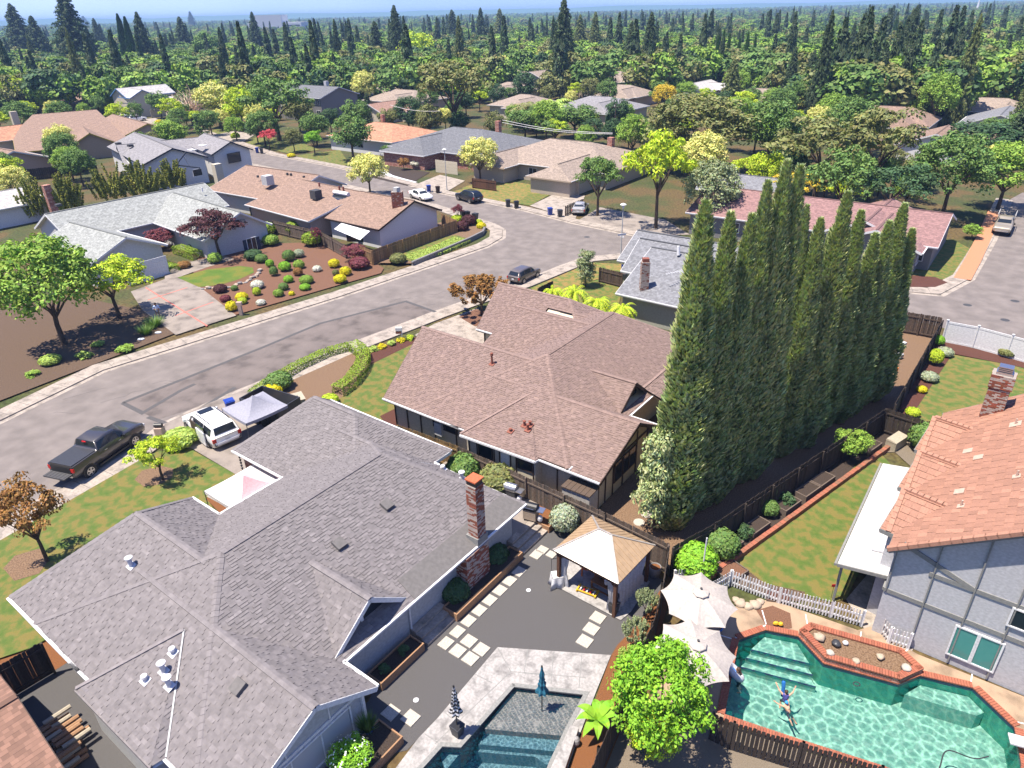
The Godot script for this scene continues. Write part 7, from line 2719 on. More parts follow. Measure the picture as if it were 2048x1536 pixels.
	for i in pool_b.size():
		var a: Vector3 = pool_b[i]
		var b: Vector3 = pool_b[(i + 1) % pool_b.size()]
		var d = (b - a).normalized()
		var out = V3(-d.z,0,d.x)
		if Geometry2D.is_point_in_polygon(Vector2((a + b).x * 0.5 + out.x * 0.2,(a + b).z * 0.5 + out.z * 0.2),pb):
			out = -out
		var n = int((b - a).length() / 0.105)
		for k in n:
			var t = (k + 0.5) / n
			var p = a + (b - a) * t + out * 0.13
			if bricks >= 420:
				break
			bricks += 1
			brick_piece(coping,p - pool_b[0] + UP * 0.075,d,V3((b - a).length() / n - 0.012,0.06,0.3))
		var tl2 := MB.new()
		tl2.quad(a + UP * 0.045,b + UP * 0.045,b - UP * 0.14,a - UP * 0.14)
		struct("waterline_tile",tl2,M.tile_blue)
		var wl := MB.new()
		wl.quad(a - UP * 0.14,b - UP * 0.14,b - UP * 1.9,a - UP * 1.9)
		struct("green_pool_wall",wl,M.plaster_green)
	var f2 := MB.new()
	f2.flat(pb,-1.25)
	struct("green_pool_floor",f2,M.plaster_pale)
	var cx: Vector3 = G(10.98,-22.15)
	for k in 3:
		var mb := MB.new()
		var t: float = [0.62,0.8,1.0][k]
		var L: Vector3 = G(10.98,-22.15).lerp(G(9.63,-21.01),t)
		var R: Vector3 = G(12.29,-21.75).lerp(G(12.49,-19.9),t)
		mb.prism(v2([G(10.97,-22.12),G(12.26,-21.72),R,L]),-1.24,-0.35 - k * 0.28)
		struct("pool_step",mb,M.plaster_pale)
		var tb := MB.new()
		tb.bar(L + UP * (-0.34 - k * 0.28),R + UP * (-0.34 - k * 0.28),0.07,0.02)
		struct("step_edge_tile",tb,M.tile_blue)
	var bn := MB.new()
	bn.prism(v2([G(16.57,-19.51),G(18.22,-18.91),G(18.41,-18.19),G(18.04,-18.06),G(15.72,-19.1)]),-1.24,-0.45)
	struct("pool_bench",bn,M.plaster_pale)
	var w2 := MB.new()
	w2.flat(pb,-0.1)
	struct("green_pool_water",w2,M.water_green)
	var spa := [G(12.32,-21.83),G(12.93,-22.21),G(16.21,-20.68),G(16.58,-19.68),G(15.39,-19.2),G(12.84,-20.34)]
	var sp = thing("rock_planter","raised brick edged planter with tan rocks beside the turquoise pool","planter",spa[0])
	var fill := MB.new()
	var loc := PackedVector2Array()
	for q in spa:
		loc.append(Vector2(q.x - spa[0].x,q.z - spa[0].z))
	fill.prism(loc,-0.1,0.3)
	obj("fill",fill,M.dirt_tan,sp)
	for i in spa.size():
		var a: Vector3 = spa[i] - spa[0]
		var b: Vector3 = spa[(i + 1) % spa.size()] - spa[0]
		var d = (b - a).normalized()
		var n = int((b - a).length() / 0.105)
		var inn = V3(-d.z,0,d.x)
		if not Geometry2D.is_point_in_polygon(Vector2((a + b).x * 0.5 + inn.x * 0.2,(a + b).z * 0.5 + inn.z * 0.2),loc):
			inn = -inn
		for k in n:
			brick_piece(sp,a + (b - a) * (k + 0.5) / n + inn * 0.12 + UP * 0.36,d,V3((b - a).length() / n - 0.012,0.07,0.3))
		var wm := MB.new()
		wm.quad(a + UP * 0.33 - inn * 0.005,b + UP * 0.33 - inn * 0.005,b - inn * 0.005,a - inn * 0.005)
		obj("face",wm,M.brick,sp)
	for q in [[V3(12.97,0.35,-21.36),0.24,"large tan rock at the left end of the rock planter","stone"],[V3(13.56,0.35,-21.01),0.2,"dark wet rock in the rock planter","charcoal"],[V3(13.1,0.35,-20.53),0.17,"smooth pale rock at the planter front edge","paver_pale"],[V3(15.87,0.35,-19.68),0.2,"pale rock at the right end of the rock planter","paver_pale"],[V3(14,0.35,-20.09),0.16,"flat tan rock in the middle of the rock planter","stone"],[V3(15.09,0.35,-20.28),0.17,"long tan rock toward the planter back edge","stone"],[V3(13.96,0.35,-21.05),0.12,"white quartz rock beside the dark wet rock","cloth_white"]]:
		rock(q[2],q[0],q[1],q[3])
	var dv = thing("diving_board","white diving board at the right picture edge","diving board",G(18.68,-16.08),deg_to_rad(-22))
	var dm := MB.new()
	dm.box(V3(0.2,0.55,0),V3(2.0,0.07,0.46))
	obj("board",dm,M.white,dv)
	var ds := MB.new()
	ds.box(V3(0.9,0.28,0),V3(0.4,0.5,0.4))
	obj("stand",ds,M.steel,dv)
	var hs = thing("pool_hose","dark green vacuum hose looping in the turquoise water","hose",G(15.57,-15.78))
	var hm := MB.new()
	var pts := []
	for k in 26:
		var t = k / 25.0
		pts.append(V3(-0.55 + t * 2.2,-0.11 + 0.02 * sin(t * 9.0),-0.35 + 0.5 * cos(t * 7.0) * (1.0 - t)))
	var rad := []
	for k in 26:
		rad.append(0.025)
	hm.tube(pts,rad,6)
	obj("hose",hm,M.charcoal,hs)
	var dr = thing("pool_skimmer_ring","small dark ring floating near the rock planter","ring",G(13.8,-19.37) - UP * 0.09)
	var rm := MB.new()
	var ring := []
	for k in 17:
		ring.append(V3(cos(TAU * k / 16.0) * 0.13,0,sin(TAU * k / 16.0) * 0.1))
	rm.tube(ring,ring.map(func(_x): return 0.022),6)
	obj("ring",rm,M.charcoal,dr)
	var tw = thing("yellow_toys","yellow pool toys on the far brick edge","toy",V3(11.49,0.1,-22.39))
	var ym := MB.new()
	ym.ball(V3(0,0.1,0),V3(0.14,0.1,0.09),8)
	ym.ball(V3(0.2,0.1,0.04),V3(0.12,0.1,0.1),8)
	obj("toy",ym,M.yellow,tw)
	for q in [[G(14.06,-20.62),0],[G(17.44,-20.75),1]]:
		if q[1] == 1:
			var lt = thing("path_lamp","small white bollard light against the grey timbered wall","lamp",q[0])
			var lm := MB.new()
			lm.lathe(Vector3.ZERO,[Vector2(0.05,0),Vector2(0.05,0.3),Vector2(0.08,0.32),Vector2(0.06,0.42),Vector2(0,0.44)],10)
			obj("bollard",lm,M.white,lt)

func brick_piece(parent: Node3D,p: Vector3,d: Vector3,s: Vector3) -> void:
	var v = rng.randi() % 6
	var key = "coping%d%s" % [v,s.snapped(Vector3.ONE * 0.004)]
	if not shared.has(key):
		var mb := MB.new()
		mb.use_c = true
		var k: float = [0.8,1.0,1.15,0.9,1.3,1.05][v]
		mb.col = Color(k,k * [1.0,1.15,1.3,0.9,1.6,1.0][v],k * [1.0,1.1,1.4,0.9,1.7,0.9][v])
		mb.box(Vector3.ZERO,s)
		shared[key] = mb.mesh()
	inst("brick",shared[key],M.brick_piece,parent).transform = Transform3D(Basis(d,UP,d.cross(UP)),p)

func fences() -> void:
	fence("board_fence","weathered grey board fence between the grey and brown houses",[V3(-7.19,1.83,-37.55) * V3(1,0,1),V3(-3.29,1.83,-34.92) * V3(1,0,1)],1.83,"wood_yellow")
	fence("board_fence","long silvery board fence behind the grills and gazebo",[V3(-3.29,1.83,-34.92) * V3(1,0,1),V3(4.61,1.83,-28.38) * V3(1,0,1),V3(7.35,1.83,-25.89) * V3(1,0,1)],1.83,"wood_grey")
	fence("board_fence","tall dark board fence between the two pools",[V3(7.31,1.83,-25.71) * V3(1,0,1),V3(6.58,1.83,-23.42) * V3(1,0,1),V3(5.7,1.83,-21.12) * V3(1,0,1),V3(4.87,1.83,-19.71) * V3(1,0,1),V3(3.63,1.83,-17.16) * V3(1,0,1),V3(2.77,1.83,-15.54) * V3(1,0,1),V3(1.5,1.83,-13.09) * V3(1,0,1)],1.83,"wood_dark")
	fence("board_fence","long dark board fence in front of the cypress row",[V3(7.46,1.8,-25.74) * V3(1,0,1),V3(9.93,1.8,-27.38) * V3(1,0,1),V3(23.68,1.8,-38.15) * V3(1,0,1)],1.8,"wood_dark",0.17)
	fence("board_fence","dark fence panel closing the corner of the back lawn",[V3(23.68,1.8,-38.15) * V3(1,0,1),V3(25.61,1.8,-36.17) * V3(1,0,1)],1.8,"wood_dark")
	fence("board_fence","dark fence running up beside the red mulch border",[V3(24.48,1.8,-38.69) * V3(1,0,1),V3(34.84,1.8,-51.88) * V3(1,0,1)],1.8,"wood_dark")
	fence("timber_gate","brown double timber gate at the end of the side yard",[V3(32.31,1.9,-53.72) * V3(1,0,1),V3(33.73,1.9,-52.87) * V3(1,0,1),V3(34.87,1.9,-52.05) * V3(1,0,1)],1.9,"wood_old",0.14,0.004,true,1.0)
	fence("slatted_fence","dark slatted fence with gaps at the bottom by the turquoise pool",[V3(7.14,1.5,-16.98) * V3(1,0,1),V3(7.78,1.5,-16.57) * V3(1,0,1),V3(9.98,1.5,-15.71) * V3(1,0,1),V3(12.32,1.5,-14.76) * V3(1,0,1),V3(14.91,1.5,-13.6) * V3(1,0,1)],1.5,"wood_dark",0.125,0.03,true,-1.0,"slat")
	fence("cedar_fence","new honey coloured cedar fence on the corner lot",[V3(-16.91,1.7,-76.9) * V3(1,0,1),V3(-15.03,1.7,-74.7) * V3(1,0,1),V3(-6.47,1.7,-86.6) * V3(1,0,1),V3(-8.61,1.7,-89.98) * V3(1,0,1)],1.75,"wood_cedar")
	fence("board_fence","dark weathered fence beside the shrub garden",[V3(-29.96,1.7,-88.78) * V3(1,0,1),V3(-22.6,1.7,-83.07) * V3(1,0,1),V3(-18.43,1.7,-77.21) * V3(1,0,1)],1.7,"wood_grey",0.16)
	fence("board_fence","dark fence below the mosaic gable house",[V3(-91.38,1.8,-122.9) * V3(1,0,1),V3(-80.97,1.8,-128.52) * V3(1,0,1),V3(-77.36,1.8,-136.65) * V3(1,0,1)],2.0,"wood_dark",0.3,0.01,false)
	fence("board_fence","dark fence with grey posts beside the slate roofed house",[V3(2.6,1.6,-61.96) * V3(1,0,1),V3(4.08,1.6,-63.92) * V3(1,0,1)],1.6,"wood_dark")
	fence("board_fence","brown fence panels behind the young tree at the corner",[V3(9.13,1.6,-67.56) * V3(1,0,1),V3(11.17,1.6,-65.73) * V3(1,0,1)],1.6,"wood_old")
	fence("board_fence","dark side yard fence left of the grey house gravel",[gw(-9.6,-6.0),gw(-9.3,4.0),gw(-9.1,12.0)],1.8,"wood_old")
	fence("board_fence","short dark fence across the side yard at the mulch",[gw(-9.5,-5.3),gw(-5.9,-5.1)],1.8,"wood_dark")
	fence("board_fence","brown fence by the taupe garage driveway",[V3(7.67,1.4,-93.79) * V3(1,0,1),V3(10.38,1.4,-97.48) * V3(1,0,1)],1.4,"wood_old",0.3,0.1)
	fence("board_fence","short brown fence behind the cream flowering tree",[V3(-5.41,1.6,-112.22) * V3(1,0,1),V3(-1.69,1.6,-109.59) * V3(1,0,1)],1.6,"wood_post",0.3)
	for q in [["white picket fence along the turquoise pool deck",[G(9.05,-24.2),G(10.2,-24.94),G(12.08,-23.72),G(14.12,-22.84),G(15.26,-22.25)]],["short white picket return by the timbered wall",[G(15.86,-22.11),G(15.97,-21.28),G(16.64,-20.91)]],["small white picket fence by the lime shrub",[G(7.54,-25.03),G(8.46,-25.26),G(9.37,-25.43)]]]:
		var pf = fence("picket_fence",q[0],q[1],0.95,"white",0.05,0.075,true,-0.7,"picket")
	var vf = thing("vinyl_fence","white vinyl panel fence along the court","fence",G(35.09,-51.54))
	var pts := [G(35.09,-51.54),G(36.83,-50.29),G(38.35,-48.46),G(39.77,-46.65),G(41.17,-44.95)]
	for i in pts.size():
		var a: Vector3 = pts[i] - pts[0]
		var pm := MB.new()
		pm.box(a + UP * 0.95,V3(0.13,1.9,0.13))
		pm.box(a + UP * 1.93,V3(0.17,0.06,0.17))
		obj("post",pm,M.white,vf)
		if i < pts.size() - 1:
			var b: Vector3 = pts[i + 1] - pts[0]
			var m := MB.new()
			m.bar(a + UP * 0.92,b + UP * 0.92,0.03,1.62)
			obj("panel",m,M.white,vf)
			for y in [0.12,1.74]:
				var rm := MB.new()
				rm.bar(a + UP * y,b + UP * y,0.06,0.16)
				obj("rail",rm,M.white,vf)
	var rw = thing("block_retaining_wall","curved dark block retaining wall around the corner lot","wall",G(-10.57,-74.16))
	var cv := [G(-10.57,-74.16),G(-6.6,-80.08),G(-4.66,-82.95),G(-3.16,-85.61),G(-2.95,-87.61)]
	rng.seed = 23
	for i in cv.size() - 1:
		var a: Vector3 = cv[i] - cv[0]
		var b: Vector3 = cv[i + 1] - cv[0]
		var d = (b - a).normalized()
		var n = int((b - a).length() / 0.42)
		for k in n:
			for row in 3:
				var mb := MB.new()
				var t = (k + 0.5 + (0.25 if row % 2 else -0.25)) / n
				var key = "rblock%d" % (rng.randi() % 3)
				if not shared.has(key):
					mb.box(Vector3.ZERO,V3(0.4,0.19,0.25))
					shared[key] = mb.mesh()
				inst("block",shared[key],M.wall_slate,rw).transform = Transform3D(Basis(d,UP,V3(-d.z,0,d.x)),a + (b - a) * t + UP * (0.1 + row * 0.2))
	var sw = thing("stone_wall","dark dry stone edging around the small green lawn","wall",G(-31.48,-68.25))
	var sc := [G(-31.54,-68.4),G(-29.01,-68.52),G(-27.72,-70.08),G(-27.08,-72.24),G(-27.31,-74.24)]
	for i in sc.size() - 1:
		for k in 9:
			var p: Vector3 = sc[i].lerp(sc[i + 1],k / 9.0) - sc[0] + V3(r1(-0.1,0.1),r1(0.0,0.25),r1(-0.1,0.1))
			var mb := MB.new()
			mb.ball(Vector3.ZERO,V3(r1(0.2,0.32),r1(0.13,0.2),r1(0.2,0.3)),6)
			inst("stone",mb.mesh(),M.wall_tan if k % 3 else M.wall_slate,sw).position = p

func vehicles() -> void:
	var t = car("pickup_truck","dark grey crew cab pickup with lowered tailgate parked at the kerb","pickup","car_grey",G(-25.53,-36.6),G(-24.8,-38.8),1.0)
	t.position += V3(-0.55,0,-0.75)
	var cb := MB.new()
	cb.box(V3(-1.86,1.375,0),V3(1.78,0.04,1.72))
	obj("bed_cover",cb,M.charcoal,t)
	var tg := MB.new()
	tg.box(V3(-3.08,0.8,0),V3(0.62,0.09,1.62))
	for k in 6:
		tg.box(V3(-3.08,0.85,-0.65 + k * 0.26),V3(0.56,0.02,0.06))
	obj("tailgate",tg,M.metal_dark,t)
	var bo := MB.new()
	bo.box(V3(-2.815,1.05,0),V3(0.03,0.42,1.5))  # black panel standing in for the shade inside the open bed
	obj("bed_shade_panel",bo,M.black,t)
	for s in [0.98]:
		var hb := MB.new()
		hb.box(V3(-0.35,1.12,s),V3(0.2,0.04,0.05))
		hb.box(V3(0.75,1.12,s),V3(0.2,0.04,0.05))
		obj("door_handle",hb,M.steel,t)
		var sb := MB.new()
		sb.box(V3(0.1,0.42,s - 0.02),V3(2.3,0.1,0.16))
		obj("side_step",sb,M.black,t)
	var bl := MB.new()
	bl.box(V3(-0.85,1.8,0),V3(0.06,0.06,0.3))
	obj("brake_light",bl,M.lamp_red,t)
	var v = car("minivan","white minivan with sliding side door open in the driveway","minivan","car_white",G(-20.11,-40),G(-21.9,-41.77),1.0)
	var dr := MB.new()
	dr.box(V3(-1.05,0.75,-1.09),V3(1.15,0.95,0.06))
	obj("sliding_door",dr,M.car_white,v)
	var dg := MB.new()
	dg.box(V3(-1.05,1.38,-1.02),V3(1.05,0.4,0.05))
	obj("door_window",dg,M.glass,v)
	var op := MB.new()
	op.box(V3(0.1,0.85,-0.985),V3(0.95,1.1,0.05))
	obj("door_opening",op,M.trim_brown,v)
	for s in [-0.62,0.62]:
		var rm := MB.new()
		rm.bar(V3(-1.9,1.77,s),V3(0.2,1.75,s),0.04,0.04)
		obj("roof_rail",rm,M.black,v)
	var sr := MB.new()
	sr.box(V3(0.2,1.735,0),V3(0.55,0.03,0.95))
	obj("sunroof",sr,M.glass,v)
	var s = car("sport_utility_vehicle","slate grey hatchback utility vehicle parked by the crepe myrtle","suv","car_slate",G(1.56,-69.05),G(3.15,-71.13),0.86)
	var b = car("sport_utility_vehicle","black utility vehicle parked across the street by the dry lawn","suv","car_black",G(-5.68,-103.86),G(-7.91,-106.62),1.02)
	car("sedan","white sedan partly hidden behind the brown gable roof","sedan","car_white",G(-12.96,-105.87),G(-10.58,-102.53),1.0)
	car("sedan","silver car under the green tree by the timber fence","sedan","car_silver",G(9.92,-95.93),G(10.92,-100.36),1.0)
	var p = car("pickup_truck","old silver pickup with rack parked on the right street","pickup","car_champ",G(59.24,-82.12),G(55.17,-76.74),0.95)
	var rk := MB.new()
	for x in [-2.6,-1.0]:
		for z in [-0.9,0.9]:
			rk.bar(V3(x,1.3,z),V3(x,2.1,z),0.06,0.06)
	for z in [-0.9,0.9]:
		rk.bar(V3(-2.7,2.1,z),V3(0.4,2.15,z),0.06,0.06)
	obj("ladder_rack",rk,M.metal_pale,p)
	car("sport_utility_vehicle","white utility vehicle in front of the blue trimmed house","suv","car_white",G(-101.47,-205.59),G(-99.19,-208.22),1.05)
	car("sedan","second white car beside the blue trimmed garage","sedan","car_white",G(-107.76,-213.95),G(-105.95,-216.87),1.1)
	car("pickup_truck","light blue pickup in the driveway at the upper right","pickup","car_blue",G(136.64,-317.18),G(138.06,-328.36),1.1)
	car("sedan","dark car behind the light blue pickup","sedan","car_black",G(146.91,-331.42),G(148.76,-343.61),1.1)
	car("sedan","silver car glimpsed at the pale roofed house","sedan","car_silver",G(101.23,-274.84),G(101.25,-281.17),1.1)

func street_things() -> void:
	street_lamp("tall street lamp with a street sign at the near corner",G(12.41,-75.18),6.0,true)
	street_lamp("tall street lamp before the brick hip roofed house",G(-9.44,-111.14),6.2)
	street_lamp("distant street lamp among the trees at upper left",G(-128.87,-542.44),8.0)
	bin("blue recycling bin behind the white minivan",G(-19.75,-42.76),0.6,"blue")
	bin("blue recycling bin by the brick house driveway",G(-12.19,-110.4),0.3,"blue")
	bin("dark brown bin beside the blue one across the street",G(-10.72,-109.56),0.3,"trim_brown")
	bin("black bin with grey lid near the dry lawn",G(0.05,-99.7),0.2,"charcoal")
	bin("black bin right of the grey lidded one",G(1.24,-98.72),0.2,"black")
	bin("blue bin nearest the green tree on the far kerb",G(5.71,-94.45),0.2,"blue")
	bin("grey green bin right of the blue one by the far kerb",G(6.98,-93.29),0.2,"charcoal")
	bin("black bin behind the purple globe shrubs",G(-6.07,-94),0.5,"charcoal")
	bin("open topped black bin beside the purple shrubs",G(-5.45,-93.68),0.5,"black")
	bin("lone black bin on the corner lot bank",G(-4.33,-92.56),0.9,"charcoal")
	bin("blue bin pair near the red flowering tree",G(-51.12,-149.87),0.2,"blue")
	bin("dark bin beside the far blue bin",G(-49.97,-149.14),0.2,"charcoal")
	var mbx = thing("mailbox","white mailbox on a post with a red newspaper box","mailbox",G(-9.19,-54.14))
	var pm := MB.new()
	pm.box(V3(0,0.65,0),V3(0.1,1.3,0.1))
	obj("post",pm,M.white,mbx)
	var bm := MB.new()
	bm.box(V3(-0.2,1.2,0),V3(0.55,0.28,0.22))
	obj("box",bm,M.white,mbx)
	var rm := MB.new()
	rm.box(V3(-0.25,0.9,0),V3(0.45,0.2,0.2))
	obj("newspaper_box",rm,M.vent_rust,mbx)
	var m2 = thing("mailbox","mailbox on a pink painted post in the shrub garden","mailbox",G(-25.14,-61.14))
	var p2 := MB.new()
	p2.box(V3(0,0.5,0),V3(0.3,1.0,0.3))
	p2.box(V3(0,1.15,0),V3(0.5,0.3,0.3))
	obj("post",p2,M.wall_rose,m2)
	var m3 = thing("mailbox","black mailbox on a brick pillar behind the young tree","mailbox",G(-23.19,-39.4))
	var p3 := MB.new()
	p3.box(V3(0,0.5,0),V3(0.5,1.0,0.5))
	obj("pillar",p3,M.wall_rose,m3)
	var p4 := MB.new()
	p4.tube([V3(-0.25,1.14,0),V3(0.25,1.14,0)],[0.15,0.15],10)
	obj("box",p4,M.black,m3)
	for q in [[G(-604.52,2965.54),0]]:
		pass
	var wire := MB.new()
	for l in [[V3(-25.27,7,-164.71),V3(-13.27,7,-151.83)],[V3(-0.54,7.5,-132.24),V3(16.59,7.5,-114.33)],[V3(-0.56,7,-132.84),V3(16.94,7,-116.68)]]:
		var pts := []
		var rad := []
		for k in 9:
			var t = k / 8.0
			pts.append(l[0].lerp(l[1],t) - UP * sin(t * PI) * 0.5)
			rad.append(0.03)
		wire.tube(pts,rad,4)
	tag(obj("power_line",wire,M.white,self),"pale overhead power lines crossing between the middle gardens","power line")
	for q in [[G(-35.22,-224.19),"wooden power pole left of the middle oak"],[G(21.87,-147.83),"wooden power pole by the slim cypress"]]:
		var po = thing("power_pole",q[1],"power pole",q[0])
		var m := MB.new()
		m.tube([Vector3.ZERO,UP * 8.0],[0.15,0.1],6)
		m.bar(V3(-1.0,7.4,0),V3(1.0,7.4,0),0.12,0.12)
		obj("pole",m,M.wood_old,po)
	var sp = thing("red_slide_tower","red tower like play frame in the far gardens","play frame",G(6.96,-432.26))
	var sm := MB.new()
	for x in [-1.2,1.2]:
		for z in [-1.2,1.2]:
			sm.bar(V3(x,0,z),V3(x,8,z),0.5,0.5)
	sm.box(UP * 7.6,V3(3.2,0.8,3.2))
	sm.box(UP * 4.0,V3(3.0,0.4,3.0))
	obj("frame",sm,M.vent_rust,sp)
	for q in [[G(-31.16,-57.13),"crumpled plastic sheet beside the driveway plants"],[G(-32.06,-55.79),"white plastic bag at the pavement edge"]]:
		var mb := MB.new()
		mb.ball(V3(0,0.1,0),V3(0.35,0.14,0.25),7)
		var o = obj("litter",mb,M.bag,self)
		o.position = q[0]
		tag(o,q[1],"litter")

func people() -> void:
	var Wt = lin(0.3,0.18,0.12)
	person("person in pale blue shirt on the driveway looking down at a phone",G(-32.49,-60.4),deg_to_rad(15),1.0,{"hip": V3(0,0.95,0),"neck": V3(0,1.46,0.03),"head": V3(0,1.6,0.08),"le": V3(0.27,1.12,0.02),"lw": V3(0.12,1.14,0.27),"re": V3(-0.27,1.12,0.02),"rw": V3(-0.08,1.16,0.27),"lk": V3(0.11,0.5,0.03),"la": V3(0.12,0.08,-0.02),"rk": V3(-0.11,0.5,0.05),"ra": V3(-0.12,0.08,0.02),"sleeve": Color(0.35,0.48,0.75),"cuff": Color(0.2,0.1,0.06),"grip": 0.7},Color(0.45,0.52,0.68),Color(0.2,0.15,0.1),Color(0.2,0.1,0.06),Color(0.01,0.01,0.012))
	var ph := MB.new()
	ph.box(Vector3.ZERO,V3(0.09,0.015,0.16),Basis(V3(1,0,0),0.5))
	var o = obj("phone",ph,M.black,self)
	o.position = G(-32.49,-60.4) + Basis(UP,deg_to_rad(15)) * V3(0.02,1.2,0.36)
	tag(o,"black phone held by the person on the driveway","phone")
	var fl = thing("swim_ring","white and blue inflatable swim ring tilted in the pool corner","swim ring",G(8.92,-19.88) - UP * 0.1)
	var rings := []
	for k in 25:
		var a = TAU * k / 24.0
		rings.append(V3(cos(a) * 0.36,0,sin(a) * 0.36))
	var tm := MB.new()
	tm.tube(rings,rings.map(func(_x): return 0.13),12)
	obj("tube",tm,M.cloth_white,fl,true)
	var tb := MB.new()
	tb.tube(rings.map(func(x): return x * 0.9 - UP * 0.05),rings.map(func(_x): return 0.12),12)
	obj("blue_lining",tb,M.blue_bright,fl,true)
	fl.transform.basis = Basis(UP,0.5) * Basis(V3(0,0,1),-0.75) * Basis(V3(1,0,0),0.2)
	fl.position += UP * 0.3
	person("girl with long brown hair hugging the white swim ring",G(9.19,-19.82) - UP * 0.95,deg_to_rad(-105),0.82,{"hip": V3(0,0.95,0),"neck": V3(0,1.42,0.14),"head": V3(0,1.56,0.2),"le": V3(0.24,1.12,0.2),"lw": V3(0.2,1.22,0.46),"re": V3(-0.24,1.12,0.2),"rw": V3(-0.2,1.22,0.46),"lk": V3(0.11,0.5,0.1),"la": V3(0.12,0.1,-0.1),"rk": V3(-0.11,0.5,0.08),"ra": V3(-0.12,0.1,-0.1),"shin": lin(0.5,0.29,0.2),"grip": 0.6},Color(0.02,0.02,0.03),Color(0.02,0.02,0.03),Color(0.5,0.29,0.19),Color(0.06,0.03,0.015),true,Color(0.5,0.29,0.19))
	person("child with raised arms and dark hair in a blue float vest",G(10.68,-18.82) - UP * 0.85,deg_to_rad(165),0.7,{"hip": V3(0,0.9,-0.05),"neck": V3(0,1.4,0.0),"head": V3(0,1.54,0.03),"le": V3(0.36,1.45,0.12),"lw": V3(0.5,1.62,0.3),"re": V3(-0.36,1.45,0.12),"rw": V3(-0.46,1.62,0.3),"lk": V3(0.14,0.55,0.2),"la": V3(0.16,0.2,0.0),"rk": V3(-0.14,0.55,0.2),"ra": V3(-0.16,0.2,0.0),"shin": Color(0.5,0.29,0.19),"grip": 0.2},Color(0.06,0.06,0.25),Color(0.02,0.03,0.05),Color(0.5,0.29,0.19),Color(0.05,0.03,0.015),false,Color(0.5,0.29,0.19))
	person("second child in a bright blue cap swimming behind the float vest child",G(10.59,-18.45) - UP * 0.9,deg_to_rad(200),0.66,{"hip": V3(0,0.98,-0.25),"neck": V3(0,1.3,0.0),"head": V3(0,1.44,0.05),"le": V3(0.3,1.2,0.2),"lw": V3(0.42,1.22,0.42),"re": V3(-0.3,1.2,0.2),"rw": V3(-0.45,1.18,0.36),"lk": V3(0.12,0.75,-0.55),"la": V3(0.16,0.6,-0.9),"rk": V3(-0.12,0.72,-0.55),"ra": V3(-0.18,0.55,-0.85),"shin": Color(0.5,0.29,0.19),"grip": 0.2},Color(0.5,0.29,0.19),Color(0.02,0.03,0.05),Color(0.5,0.29,0.19),Color(0.03,0.25,0.6),false,Color(0.02,0.02,0.03))
	var nd = thing("pool_noodle","bright blue foam noodle standing in the water beside the child","pool noodle",G(10.65,-18.98) - UP * 0.1)
	var nm := MB.new()
	nm.tube([V3(0,-0.1,0),V3(-0.02,0.4,-0.06),V3(-0.03,0.62,-0.12)],[0.075,0.075,0.075],10)
	obj("foam",nm,M.blue_bright,nd,true)

